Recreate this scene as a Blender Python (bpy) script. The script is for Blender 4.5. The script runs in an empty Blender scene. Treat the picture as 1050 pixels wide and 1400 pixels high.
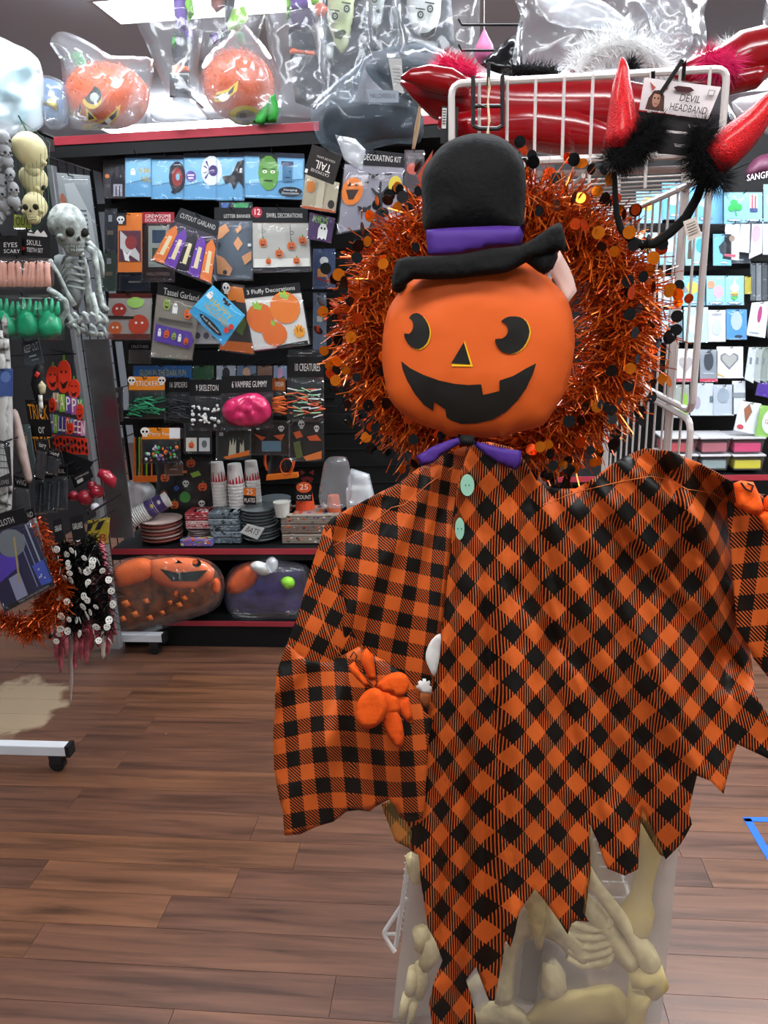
import bpy, bmesh, math, random
from mathutils import Vector, Matrix, noise
from mathutils.geometry import delaunay_2d_cdt
random.seed(7)
S = bpy.context.scene
C = S.collection
PI = math.pi
# ---------------------------------------------------------------- camera, world, lights, exposure
CAM_LOC = Vector((0, 0, 1.5))
FPX = 1050.0
yaw, pitch, roll = math.radians(6), math.radians(16), math.radians(2)
FWD = Vector((-math.sin(yaw) * math.cos(pitch), math.cos(yaw) * math.cos(pitch), -math.sin(pitch)))
R0 = Vector((math.cos(yaw), math.sin(yaw), 0))
U0 = R0.cross(FWD)
RT = R0 * math.cos(roll) - U0 * math.sin(roll)
UP = R0 * math.sin(roll) + U0 * math.cos(roll)
cam = bpy.data.cameras.new('camera'); cam.sensor_fit = 'VERTICAL'; cam.sensor_height = 36; cam.lens = 36 * FPX / 1400
cam.clip_start = 0.02
camo = bpy.data.objects.new('camera', cam); C.objects.link(camo)
rm = Matrix((RT, UP, -FWD)).transposed().to_4x4()
camo.matrix_world = Matrix.Translation(CAM_LOC) @ rm
S.camera = camo

def ray(x, y):
    return FWD + RT * ((x - 525) / FPX) - UP * ((y - 700) / FPX)
def P(x, y, Y):
    r = ray(x, y); return CAM_LOC + r * (Y / r.y)
def PZ(x, y, z=0.0):
    r = ray(x, y); return CAM_LOC + r * ((z - CAM_LOC.z) / r.z)

w = bpy.data.worlds.new('world'); S.world = w; w.use_nodes = True
w.node_tree.nodes['Background'].inputs[0].default_value = (0.86, 0.93, 1.0, 1)
w.node_tree.nodes['Background'].inputs[1].default_value = 0.22
S.view_settings.view_transform = 'Standard'; S.view_settings.look = 'None'
S.view_settings.gamma = 1; S.view_settings.use_curve_mapping = False
S.view_settings.exposure = 0.0
S.cycles.transparent_max_bounces = 24
CEIL = 2.95
LAMPS = [(-1.05, 3.95), (0.65, 3.4), (1.9, 3.0), (-1.4, 2.35), (0.3, 2.2), (2.0, 2.4), (-0.9, 0.25), (0.75, 0.2), (0.0, -1.3), (2.2, 0.3), (-2.3, -1.0), (-2.2, 6.4), (0.2, 6.4), (2.6, 6.2)]  # last three, at the far back, are added to brighten that area
LAMPW = [50, 40, 55, 20, 15, 30, 15, 13, 17, 16, 9, 22, 20, 30]
for (x, y), p in zip(LAMPS, LAMPW):
    l = bpy.data.lights.new('ceiling_lamp', 'AREA'); l.shape = 'RECTANGLE'; l.size = 1.1; l.size_y = 0.3; l.energy = p
    l.color = (0.93, 0.97, 1.0) if y > 1 else (1.0, 0.95, 0.88)
    o = bpy.data.objects.new('ceiling_lamp', l); C.objects.link(o); o.location = (x, y, CEIL - 0.165)
    l2 = bpy.data.lights.new('added_uplight', 'AREA'); l2.shape = 'RECTANGLE'; l2.size = 1.1; l2.size_y = 0.28; l2.energy = p * 0.05; l2.color = l.color  # added area light facing up, put in to brighten the ceiling
    o = bpy.data.objects.new('added_uplight', l2); C.objects.link(o); o.location = (x, y, CEIL - 0.115); o.rotation_euler = (PI, 0, 0)

# ---------------------------------------------------------------- materials
def lin(c):
    if isinstance(c, str):
        c = c.lstrip('#'); c = [int(c[i:i + 2], 16) / 255 for i in (0, 2, 4)]
    return tuple((v / 12.92 if v <= 0.04045 else ((v + 0.055) / 1.055) ** 2.4) for v in c) + (1,)
MC = {}
def mat(col, rough=0.5, metal=0.0, coat=0.0, bump=0.0, bscale=60, vary=0.0):
    k = (col, rough, metal, coat, bump, bscale, vary)
    if k in MC: return MC[k]
    m = bpy.data.materials.new('paint_' + str(col).lstrip('#')); m.use_nodes = True
    nt = m.node_tree; b = nt.nodes['Principled BSDF']
    b.inputs['Base Color'].default_value = lin(col); b.inputs['Roughness'].default_value = rough
    b.inputs['Metallic'].default_value = metal; b.inputs['Specular IOR Level'].default_value = 0.28; b.inputs['Coat Weight'].default_value = coat
    b.inputs['Coat Roughness'].default_value = 0.15
    if bump or vary:
        tc = nt.nodes.new('ShaderNodeTexCoord'); n = nt.nodes.new('ShaderNodeTexNoise'); n.inputs['Scale'].default_value = bscale
        n.inputs['Detail'].default_value = 4
        nt.links.new(tc.outputs['Object'], n.inputs['Vector'])
        if bump:
            bp = nt.nodes.new('ShaderNodeBump'); bp.inputs['Strength'].default_value = bump; bp.inputs['Distance'].default_value = 0.004
            nt.links.new(n.outputs['Fac'], bp.inputs['Height']); nt.links.new(bp.outputs['Normal'], b.inputs['Normal'])
        if vary:
            r = nt.nodes.new('ShaderNodeValToRGB'); e = r.color_ramp.elements
            L = lin(col); e[0].position = 0.35; e[1].position = 0.65
            e[0].color = tuple(v * (1 - vary) for v in L[:3]) + (1,); e[1].color = tuple(min(1, v * (1 + vary)) for v in L[:3]) + (1,)
            nt.links.new(n.outputs['Fac'], r.inputs['Fac']); nt.links.new(r.outputs['Color'], b.inputs['Base Color'])
    MC[k] = m; return m
def paper(c): return mat(c, 0.55)
def emat(col, s):
    m = bpy.data.materials.new('lamp_glow'); m.use_nodes = True; nt = m.node_tree
    b = nt.nodes['Principled BSDF']; b.inputs['Emission Color'].default_value = lin(col); b.inputs['Emission Strength'].default_value = s
    return m
def film(name, opac=0.12, rough=0.12, tint=(0.93, 0.96, 1.0), gloss=1.0, bscale=40, bump=0.5):
    m = bpy.data.materials.new(name); m.use_nodes = True; nt = m.node_tree; nt.nodes.clear()
    N = nt.nodes.new; L = nt.links.new
    out = N('ShaderNodeOutputMaterial'); tr = N('ShaderNodeBsdfTransparent'); tr.inputs[0].default_value = (0.97, 0.98, 0.99, 1)
    df = N('ShaderNodeBsdfDiffuse'); df.inputs[0].default_value = tint + (1,)
    gl = N('ShaderNodeBsdfGlossy'); gl.inputs['Roughness'].default_value = rough; gl.inputs[0].default_value = (1, 1, 1, 1)
    fr = N('ShaderNodeLayerWeight'); fr.inputs[0].default_value = 0.5
    pw = N('ShaderNodeMath'); pw.operation = 'POWER'; pw.inputs[1].default_value = 3.0
    mu = N('ShaderNodeMath'); mu.operation = 'MULTIPLY_ADD'; mu.inputs[1].default_value = gloss * 0.35; mu.inputs[2].default_value = gloss * 0.05; mu.use_clamp = True
    tc = N('ShaderNodeTexCoord'); nz = N('ShaderNodeTexNoise'); nz.noise_type = 'RIDGED_MULTIFRACTAL'; nz.inputs['Scale'].default_value = bscale; nz.inputs['Detail'].default_value = 2.5
    nz.inputs['Distortion'].default_value = 0.8
    bp = N('ShaderNodeBump'); bp.inputs['Strength'].default_value = bump; bp.inputs['Distance'].default_value = 0.012
    L(tc.outputs['Object'], nz.inputs['Vector']); L(nz.outputs['Fac'], bp.inputs['Height'])
    L(bp.outputs['Normal'], gl.inputs['Normal']); L(bp.outputs['Normal'], fr.inputs['Normal'])
    m1 = N('ShaderNodeMixShader'); m1.inputs[0].default_value = opac
    m2 = N('ShaderNodeMixShader')
    L(tr.outputs[0], m1.inputs[1]); L(df.outputs[0], m1.inputs[2])
    L(fr.outputs['Facing'], pw.inputs[0]); L(pw.outputs[0], mu.inputs[0]); L(mu.outputs[0], m2.inputs[0]); L(m1.outputs[0], m2.inputs[1]); L(gl.outputs[0], m2.inputs[2])
    L(m2.outputs[0], out.inputs[0])
    return m
FILM = film('clear_film', 0.006, 0.1, gloss=0.45, bscale=16, bump=.3)
BAG = film('clear_bag_plastic', 0.09, 0.13, gloss=1.1, bscale=11, bump=.9)
FROST = film('frosted_bag_plastic', 0.22, 0.3, tint=(0.70, 0.67, 0.62), gloss=0.6, bscale=6, bump=.3)
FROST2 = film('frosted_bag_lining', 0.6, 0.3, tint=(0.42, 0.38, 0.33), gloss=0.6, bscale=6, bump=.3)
MILK = film('milky_bag_plastic', 0.35, 0.2, tint=(0.88, 0.93, 0.97), gloss=1.3, bscale=12, bump=.9)
SMOKE = film('blue_bag_plastic', 0.09, 0.12, tint=(0.42, 0.58, 0.72), gloss=.35, bscale=7, bump=.6)
DOLLBAG = film('thin_doll_bag', 0.04, 0.12, gloss=.5, bscale=9, bump=.8)
DARKBAG = film('thin_sack_plastic', 0.02, 0.1, gloss=.7, bscale=14, bump=.9)

# ---------------------------------------------------------------- mesh helpers
class MB:
    """collects verts/faces in world space, links them as ONE object relative to its thing"""
    def __init__(s): s.v = []; s.f = []; s.m = []; s.mats = []; s.uv = None
    def mi(s, m):
        if m not in s.mats: s.mats.append(m)
        return s.mats.index(m)
    def add(s, vs, fs, m):
        o = len(s.v); s.v += [Vector(v) for v in vs]; k = s.mi(m)
        for f in fs: s.f.append([o + i for i in f]); s.m.append(k)
    def box(s, a, b, m):
        x0, x1 = sorted((a[0], b[0])); y0, y1 = sorted((a[1], b[1])); z0, z1 = sorted((a[2], b[2]))
        vs = [(x, y, z) for x in (x0, x1) for y in (y0, y1) for z in (z0, z1)]
        s.add(vs, [(0, 1, 3, 2), (4, 6, 7, 5), (0, 4, 5, 1), (2, 3, 7, 6), (0, 2, 6, 4), (1, 5, 7, 3)], m)
    def tube(s, pts, r, m, n=8, cap=True, flat=1.0):
        pts = [Vector(p) for p in pts]
        rs = r if isinstance(r, (list, tuple)) else [r] * len(pts)
        o = len(s.v); k = s.mi(m); t0 = (pts[1] - pts[0]).normalized()
        a = t0.orthogonal().normalized()
        for i, p in enumerate(pts):
            t = (pts[min(i + 1, len(pts) - 1)] - pts[max(i - 1, 0)]).normalized()
            a = (a - t * a.dot(t)); a = a.normalized() if a.length > 1e-6 else t.orthogonal().normalized()
            b = t.cross(a)
            for j in range(n):
                q = 2 * PI * j / n
                s.v.append(p + (a * math.cos(q) + b * math.sin(q) * flat) * rs[i])
        for i in range(len(pts) - 1):
            for j in range(n):
                s.f.append([o + i * n + j, o + i * n + (j + 1) % n, o + (i + 1) * n + (j + 1) % n, o + (i + 1) * n + j]); s.m.append(k)
        if cap:
            s.f.append([o + j for j in range(n)][::-1]); s.m.append(k)
            s.f.append([o + (len(pts) - 1) * n + j for j in range(n)]); s.m.append(k)
    def ball(s, c, r, m, nu=12, nv=8, fn=None, rot=None):
        c = Vector(c); r = (r, r, r) if isinstance(r, (int, float)) else r
        vs = []; fs = []
        for i in range(nv + 1):
            th = PI * i / nv
            for j in range(nu):
                ph = 2 * PI * j / nu
                d = Vector((math.sin(th) * math.cos(ph), math.sin(th) * math.sin(ph), math.cos(th)))
                k = fn(d) if fn else 1
                d = Vector((d.x * r[0], d.y * r[1], d.z * r[2])) * k
                if rot: d = rot @ d
                vs.append(c + d)
        for i in range(nv):
            for j in range(nu): fs.append((i * nu + j, (i + 1) * nu + j, (i + 1) * nu + (j + 1) % nu, i * nu + (j + 1) % nu))
        s.add(vs, fs, m)
    def build(s, name, parent=None, loc=None, smooth=False, solid=0, bevel=0, origin=None):
        me = bpy.data.meshes.new(name)
        base = Vector(parent['_b']) if parent is not None and '_b' in parent.keys() else (Vector(origin) if origin else Vector((0, 0, 0)))
        me.from_pydata([tuple(v - base) for v in s.v], [], s.f)
        for m in s.mats: me.materials.append(m)
        me.polygons.foreach_set('material_index', s.m)
        if smooth: me.polygons.foreach_set('use_smooth', [True] * len(me.polygons))
        if s.uv:
            ul = me.uv_layers.new(name='UVMap')
            for p in me.polygons:
                for li in p.loop_indices: ul.data[li].uv = s.uv[me.loops[li].vertex_index]
        me.update()
        o = bpy.data.objects.new(name, me); C.objects.link(o)
        if parent is not None:
            o.parent = parent; o['_b'] = tuple(base)
        else: o.location = base
        if solid:
            md = o.modifiers.new('solid', 'SOLIDIFY'); md.thickness = solid; md.offset = 0
        if bevel:
            md = o.modifiers.new('bevel', 'BEVEL'); md.width = bevel; md.segments = 2
        return o

def thing(name, label, cat, loc, group=None):
    o = bpy.data.objects.new(name, None); C.objects.link(o); o.location = loc; o.empty_display_size = 0.05
    o['label'] = label; o['category'] = cat; o['_b'] = tuple(loc)
    if group: o['group'] = group
    return o
def tag(o, label, cat, group=None, kind=None):
    o['label'] = label; o['category'] = cat
    if group: o['group'] = group
    if kind: o['kind'] = kind
    return o
def struct(o):
    o['kind'] = 'structure'; return o

def inside(p, poly):
    x, y = p; c = False; n = len(poly); j = n - 1
    for i in range(n):
        xi, yi = poly[i]; xj, yj = poly[j]
        if (yi > y) != (yj > y) and x < (xj - xi) * (y - yi) / (yj - yi) + xi: c = not c
        j = i
    return c
def dist(p, poly):
    x, y = p; best = 1e9; n = len(poly)
    for i in range(n):
        ax, ay = poly[i]; bx, by = poly[(i + 1) % n]; dx, dy = bx - ax, by - ay
        l = dx * dx + dy * dy; t = 0 if l == 0 else max(0, min(1, ((x - ax) * dx + (y - ay) * dy) / l))
        d = (x - ax - t * dx) ** 2 + (y - ay - t * dy) ** 2
        if d < best: best = d
    return math.sqrt(best)
def smoothpoly(poly, n=3):
    """Catmull-Rom through the points"""
    out = []; N = len(poly)
    for i in range(N):
        p0, p1, p2, p3 = poly[i - 1], poly[i], poly[(i + 1) % N], poly[(i + 2) % N]
        for k in range(n):
            t = k / n
            out.append(tuple(0.5 * ((2 * p1[d]) + (-p0[d] + p2[d]) * t + (2 * p0[d] - 5 * p1[d] + 4 * p2[d] - p3[d]) * t * t + (-p0[d] + 3 * p1[d] - 3 * p2[d] + p3[d]) * t ** 3) for d in (0, 1)))
    return out
def trimesh(poly, step, jit=0.15):
    b = []
    n = len(poly)
    for i in range(n):
        a, c = poly[i], poly[(i + 1) % n]; L = math.hypot(c[0] - a[0], c[1] - a[1]); k = max(1, int(L / step))
        for q in range(k): b.append((a[0] + (c[0] - a[0]) * q / k, a[1] + (c[1] - a[1]) * q / k))
    nb = len(b); pts = list(b)
    x0, x1 = min(p[0] for p in poly), max(p[0] for p in poly); y0, y1 = min(p[1] for p in poly), max(p[1] for p in poly)
    y = y0 + step * 0.5; row = 0
    while y < y1:
        x = x0 + (step / 2 if row % 2 else 0) + step * 0.3
        while x < x1:
            p = (x + random.uniform(-jit, jit) * step, y + random.uniform(-jit, jit) * step)
            if inside(p, poly) and dist(p, poly) > step * 0.45: pts.append(p)
            x += step
        y += step * 0.87; row += 1
    r = delaunay_2d_cdt([Vector(p) for p in pts], [(i, (i + 1) % nb) for i in range(nb)], [], 1, 1e-4)
    V = [(v.x, v.y) for v in r[0]]
    F = [list(f) for f in r[2] if inside((sum(V[i][0] for i in f) / 3, sum(V[i][1] for i in f) / 3), poly)]
    return V, F

def sheet(name, parent, poly, Y, m, step=8, dep=None, uvf=None, thick=0.0012, smooth=True):
    """cloth-like sheet in the plane y=Y with real relief dep(x,y)->metres towards +Y"""
    V, F = trimesh(poly, step); b = MB()
    b.add([P(x, y, Y + (dep(x, y) if dep else 0)) for x, y in V], F, m)
    if uvf: b.uv = [uvf(x, y) for x, y in V]
    return b.build(name, parent, smooth=smooth, solid=thick)
def prof(d, R):
    t = min(1, d / R); return math.sqrt(max(0, 1 - (1 - t) ** 2))
def pillow(name, parent, poly, Y, m, T=0.02, R=None, step=8, back=0.6, crumple=0.0, cs=0.03, smooth=True, mb=None, uvf=None):
    """closed stuffed shape; front bulges by T towards the viewer, back by T*back"""
    V, F = trimesh(poly, step)
    D = [dist(v, poly) for v in V]
    while max(D) < 0.7 and step > 1:
        step *= .6; V, F = trimesh(poly, step); D = [dist(v, poly) for v in V]
    R = R or max(D)
    b = mb or MB(); vs = []; n = len(V)
    for (x, y), d in zip(V, D):
        t = T * prof(d, R)
        if crumple: t *= 1 + crumple * (noise.noise(Vector((x * cs, y * cs, Y * 9))) + 0.8 * abs(noise.noise(Vector((x * cs * 2.3, y * cs * 1.6, 3 + Y)))) - .2)
        vs.append(P(x, y, Y - t))
    idx = {}
    for i, ((x, y), d) in enumerate(zip(V, D)):
        if d < 1e-3: idx[i] = i
        else: idx[i] = len(vs); vs.append(P(x, y, Y + T * back * prof(d, R)))
    fs = F + [[idx[i] for i in f][::-1] for f in F]
    b.add(vs, fs, m)
    if uvf and mb is None:
        b.uv = [uvf(x, y) for x, y in V] + [uvf(V[i][0], V[i][1]) for i in range(n) if idx[i] != i]
    if mb is None: return b.build(name, parent, smooth=smooth)
def bulge(poly, T, R=None):
    if R is None: R = max(dist(p, poly) for p in trimesh(poly, 12)[0])
    return lambda x, y: -T * prof(dist((x, y), poly), R) if inside((x, y), poly) else 0.0
def slab(mb, poly, Y, m, t=0.002):
    """flat card with thickness, front face at Y"""
    n = len(poly); a = [P(x, y, Y) for x, y in poly]; c = [v + Vector((0, t, 0)) for v in a]
    mb.add(a + c, [list(range(n)), list(range(2 * n - 1, n - 1, -1))] + [[i, i + n, (i + 1) % n + n, (i + 1) % n] for i in range(n)], m)
def card(name, parent, poly, Y, m, t=0.002, bevel=0):
    b = MB(); slab(b, poly, Y, m, t); return b.build(name, parent, bevel=bevel)
TC = {}
def text2d(s):
    if s not in TC:
        cu = bpy.data.curves.new('t', 'FONT'); cu.body = s; cu.resolution_u = 2; cu.align_x = 'CENTER'; cu.align_y = 'CENTER'
        ob = bpy.data.objects.new('t', cu); me = ob.to_mesh()
        V = [(v.co.x, v.co.y) for v in me.vertices]; F = [list(p.vertices) for p in me.polygons]
        ob.to_mesh_clear(); bpy.data.objects.remove(ob); bpy.data.curves.remove(cu)
        if not V: V = [(0, 0)]
        wd = max(v[0] for v in V) - min(v[0] for v in V); ht = max(v[1] for v in V) - min(v[1] for v in V)
        TC[s] = (V, F, wd or 1, ht or 1)
    return TC[s]
def ell(cx, cy, rx, ry, n=14, a0=0, a1=2 * PI, rot=0):
    o = []
    for i in range(n):
        a = a0 + (a1 - a0) * i / n; x, y = rx * math.cos(a), ry * math.sin(a)
        o.append((cx + x * math.cos(rot) - y * math.sin(rot), cy + x * math.sin(rot) + y * math.cos(rot)))
    return o
class Quad:
    def __init__(s, q): s.q = q
    def __call__(s, u, v):
        a, b, c, d = s.q
        return tuple((a[k] * (1 - u) + b[k] * u) * (1 - v) + (d[k] * (1 - u) + c[k] * u) * v for k in (0, 1))
    def W(s): a, b = s.q[0], s.q[1]; return math.hypot(a[0] - b[0], a[1] - b[1])
    def H(s): a, b = s.q[0], s.q[3]; return math.hypot(a[0] - b[0], a[1] - b[1])
def draw(mb, q, prims, Y, start=1, dep=None, st=0.00025):
    """flat print: unit coordinates on the quad q, each layer proud by a hair"""
    k = start
    for p in prims:
        m = paper(p[1]) if isinstance(p[1], str) else p[1]; y = Y - st * k; k += 1
        f = (lambda x_, y_: P(x_, y_, y + dep(x_, y_))) if dep else (lambda x_, y_: P(x_, y_, y))
        if p[0] == 'p': pts = [q(*a) for a in p[2]]
        elif p[0] == 'e': pts = [q(*a) for a in ell(p[2], p[3], p[4], p[5])]
        elif p[0] == 'c': pts = [q(*a) for a in ell(p[2], p[3], p[4], p[4] * q.W() / q.H())]
        elif p[0] == 'r': pts = [q(p[2], p[3]), q(p[4], p[3]), q(p[4], p[5]), q(p[2], p[5])]
        elif p[0] == 't':
            _, _, s, cu, cv, wd, ht = p[:7]; rot = PI if len(p) > 7 and p[7] > 2.5 else 0
            V, F, tw, th = text2d(s); W, H = q.W(), q.H(); ca, sa = math.cos(rot), math.sin(rot)
            vs = []
            for (a, c) in V:
                xx, yy = a / tw * wd * W, -c / th * ht * H
                xx, yy = xx * ca - yy * sa, xx * sa + yy * ca
                pt = q(cu + xx / W, cv + yy / H)
                vs.append(f(*pt))
            mb.add(vs, F, m); continue
        if dep and p[0] != 't':
            V, F = trimesh(pts, max(4, q.W() / 8)); mb.add([f(x, y_) for x, y_ in V], F, m)
        else: mb.add([f(x, y_) for x, y_ in pts], [list(range(len(pts)))], m)
# little printed pictures, unit coordinates of the package
def pumpkin(u, v, r, c='e8641e', face='1a1210', st='5c8a30', k=1.0):
    return [('e', st, u + r * .1, v - r * k * 1.05, r * .18, r * .35 * k), ('e', c, u - r * .35, v, r * .65, r * .9 * k), ('e', c, u + r * .35, v, r * .65, r * .9 * k),
            ('p', face, [(u - r * .5, v - r * k * .1), (u - r * .15, v - r * k * .1), (u - r * .32, v - r * k * .5)]), ('p', face, [(u + r * .5, v - r * k * .1), (u + r * .15, v - r * k * .1), (u + r * .32, v - r * k * .5)]),
            ('p', face, [(u - r * .6, v + r * k * .15), (u, v + r * k * .35), (u + r * .6, v + r * k * .15), (u + r * .3, v + r * k * .6), (u - r * .3, v + r * k * .6)])]
def skullp(u, v, r, k=1.0, c='e8e4dc', d='181618'):
    return [('e', c, u, v - r * .2 * k, r, r * .85 * k), ('r', c, u - r * .5, v + r * .2 * k, u + r * .5, v + r * k), ('e', d, u - r * .4, v - r * .1 * k, r * .28, r * .28 * k), ('e', d, u + r * .4, v - r * .1 * k, r * .28, r * .28 * k),
            ('p', d, [(u - r * .12, v + r * .4 * k), (u + r * .12, v + r * .4 * k), (u, v + r * .15 * k)]), ('r', d, u - r * .4, v + r * .68 * k, u + r * .4, v + r * .73 * k)]
def ghostp(u, v, r, k=1.0, c='f0efe8', d='202024'):
    return [('p', c, [(u - r * .6, v + r * k), (u - r * .65, v - r * .2 * k), (u - r * .35, v - r * .9 * k), (u + r * .3, v - r * .9 * k), (u + r * .65, v - r * .2 * k), (u + r * .6, v + r * k), (u + r * .3, v + r * .75 * k), (u, v + r * k), (u - r * .3, v + r * .75 * k)]),
            ('e', d, u - r * .22, v - r * .35 * k, r * .12, r * .16 * k), ('e', d, u + r * .22, v - r * .35 * k, r * .12, r * .16 * k)]
def batp(u, v, r, k=1.0, c='16141a'):
    return [('p', c, [(u - r, v - r * .5 * k), (u - r * .5, v - r * .35 * k), (u - r * .2, v - r * .1 * k), (u - r * .15, v - r * .4 * k), (u, v - r * .2 * k), (u + r * .15, v - r * .4 * k), (u + r * .2, v - r * .1 * k), (u + r * .5, v - r * .35 * k), (u + r, v - r * .5 * k),
                      (u + r * .75, v + r * .3 * k), (u + r * .45, v + r * .1 * k), (u + r * .15, v + r * .5 * k), (u, v + r * .35 * k), (u - r * .15, v + r * .5 * k), (u - r * .45, v + r * .1 * k), (u - r * .75, v + r * .3 * k)])]

PEG = mat('15161a', 0.35, 0.3)
def hookat(parent, p, Yb, r=0.0022, m=None, up=0.012):
    """a peg: from the back board to just in front of the package, tip turned up"""
    b = MB(); x, y, z = p
    b.tube([(x, Yb, z), (x, y + 0.0, z), (x, y - 0.02, z), (x, y - 0.026, z + up)], r, m or PEG, 6)
    return b.build('peg_hook', parent)
def pack(label, cat, quad, Y, body, header=None, hh=0.2, art=(), group=None, rack=None, Yb=3.1, puff=0.0, clear=True, name='packet', t=0.0025, bodyclear=False, fm=None, hookm=None):
    q = Quad(quad); top = q(.5, 0); root = thing(name, label, cat, P(top[0], top[1], Y), group)
    if header:
        hq = [q(0, 0), q(1, 0), q(1, hh), q(0, hh)]
        card('header_card', root, hq, Y - 0.0012, paper(header), 0.0030)
    if not bodyclear: card('backing_card', root, [q(0, hh if header else 0), q(1, hh if header else 0), q(1, 1), q(0, 1)], Y, paper(body), t)
    if art:
        b = MB(); draw(b, q, art, Y - 0.0016); b.build('print', root)
    if clear:
        v0 = hh if header else 0.02
        pl = [q(-.02, v0), q(1.02, v0), q(1.03, 1.02), q(-.03, 1.02)]
        W = min(q.W(), q.H() * (1 - v0)); st = max(5, W / 7)
        pillow('clear_pouch', root, pl, Y - 0.0045 - len(art) * 0.00025, fm or FILM, T=max(0.004, puff), R=W * .4, step=st, back=0.0 if not bodyclear else 1.0, crumple=0.5, cs=0.06, smooth=True)
    if rack is not None:
        p = P(q(.5, .03)[0], q(.5, .03)[1], Y); hookat(rack, (p.x, p.y - .012, p.z), Yb, m=hookm)
    return root
# ================================================================ the setting
def plankmat():
    m = bpy.data.materials.new('plank_wood'); m.use_nodes = True; nt = m.node_tree; N = nt.nodes.new; L = nt.links.new
    b = nt.nodes['Principled BSDF']
    oi = N('ShaderNodeObjectInfo'); g = N('ShaderNodeNewGeometry'); sx = N('ShaderNodeSeparateXYZ'); L(g.outputs['Position'], sx.inputs[0])
    cb = N('ShaderNodeCombineXYZ')
    mr = N('ShaderNodeMath'); mr.operation = 'MULTIPLY'; mr.inputs[1].default_value = 40; L(oi.outputs['Random'], mr.inputs[0])
    mx = N('ShaderNodeMath'); mx.operation = 'MULTIPLY'; mx.inputs[1].default_value = 1.4; L(sx.outputs[0], mx.inputs[0])
    my = N('ShaderNodeMath'); my.operation = 'MULTIPLY'; my.inputs[1].default_value = 22; L(sx.outputs[1], my.inputs[0])
    L(mx.outputs[0], cb.inputs[0]); L(my.outputs[0], cb.inputs[1]); L(mr.outputs[0], cb.inputs[2])
    n = N('ShaderNodeTexNoise'); n.inputs['Scale'].default_value = 1.6; n.inputs['Detail'].default_value = 7; n.inputs['Roughness'].default_value = 0.62; n.inputs['Distortion'].default_value = 0.5
    L(cb.outputs[0], n.inputs['Vector'])
    r = N('ShaderNodeValToRGB'); cr = r.color_ramp; cr.elements[0].position = 0.28; cr.elements[0].color = lin('37261d'); cr.elements[1].position = 0.75; cr.elements[1].color = lin('74503a')
    e = cr.elements.new(0.5); e.color = lin('5e4030')
    L(n.outputs['Fac'], r.inputs['Fac'])
    r2 = N('ShaderNodeValToRGB'); c2 = r2.color_ramp; c2.interpolation = 'LINEAR'
    c2.elements[0].color = (0.84, 0.80, 0.84, 1); c2.elements[1].color = (1.16, 1.06, 0.88, 1); e = c2.elements.new(.5); e.color = (1, 0.94, 0.94, 1)
    L(oi.outputs['Random'], r2.inputs['Fac'])
    mm = N('ShaderNodeMixRGB'); mm.blend_type = 'MULTIPLY'; mm.inputs[0].default_value = 1; L(r.outputs[0], mm.inputs[1]); L(r2.outputs[0], mm.inputs[2])
    # worn, scuffed pale patch by the rack foot and fine pale specks
    vd = N('ShaderNodeVectorMath'); vd.operation = 'DISTANCE'; wc = PZ(5, 968); vd.inputs[1].default_value = (wc.x, wc.y, 0); L(g.outputs['Position'], vd.inputs[0])
    n2 = N('ShaderNodeTexNoise'); n2.inputs['Scale'].default_value = 9; n2.inputs['Detail'].default_value = 6; L(g.outputs['Position'], n2.inputs['Vector'])
    a = N('ShaderNodeMath'); a.operation = 'MULTIPLY_ADD'; a.inputs[1].default_value = 0.42; L(n2.outputs['Fac'], a.inputs[0]); L(vd.outputs['Value'], a.inputs[2])
    mp = N('ShaderNodeMapRange'); mp.inputs[1].default_value = 0.40; mp.inputs[2].default_value = 0.46; mp.inputs[3].default_value = 0.85; mp.inputs[4].default_value = 0; L(a.outputs[0], mp.inputs[0])
    m2 = N('ShaderNodeMixRGB'); m2.inputs[2].default_value = lin('9c8a70'); L(mp.outputs[0], m2.inputs[0]); L(mm.outputs[0], m2.inputs[1])
    v = N('ShaderNodeTexVoronoi'); v.inputs['Scale'].default_value = 3.2; L(g.outputs['Position'], v.inputs['Vector'])
    sp = N('ShaderNodeMath'); sp.operation = 'LESS_THAN'; sp.inputs[1].default_value = 0.012; L(v.outputs['Distance'], sp.inputs[0])
    m3 = N('ShaderNodeMixRGB'); m3.inputs[2].default_value = lin('c8b8a0'); L(sp.outputs[0], m3.inputs[0]); L(m2.outputs[0], m3.inputs[1])
    L(m3.outputs[0], b.inputs['Base Color'])
    rr = N('ShaderNodeMapRange'); rr.inputs[3].default_value = 0.26; rr.inputs[4].default_value = 0.48; L(n.outputs['Fac'], rr.inputs[0]); L(rr.outputs[0], b.inputs['Roughness'])
    bp = N('ShaderNodeBump'); bp.inputs['Strength'].default_value = 0.25; bp.inputs['Distance'].default_value = 0.002; L(n.outputs['Fac'], bp.inputs['Height']); L(bp.outputs[0], b.inputs['Normal'])
    return m
PLK = plankmat()
b = MB(); b.box((-4.5, -2.5, -0.02), (4.5, 8.2, -0.004), mat('2a1c16', 0.7)); floor = struct(b.build('floor'))
PW = 0.108
pmesh = {}
row = 0; y = 0.62; npk = 0
while y < 5.6:
    x = -2.6 - random.random() * 0.9
    while x < 2.9:
        ln = random.choice((0.55, 0.72, 0.9, 1.05, 1.2))
        if ln not in pmesh:
            q = MB(); q.box((0, 0, -0.004), (ln - 0.0012, PW - 0.0012, 0), PLK); o = q.build('plank', floor); pmesh[ln] = o.data
            bpy.data.objects.remove(o)
        if npk < 300 and (x + ln > -2.4 if y > 2 else x + ln > -1.6) and (x < (2.6 if y > 2 else 1.7)):
            o = bpy.data.objects.new('plank', pmesh[ln]); C.objects.link(o); o.parent = floor; o.location = (x, y, 0); npk += 1
        x += ln
    y += PW
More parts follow.
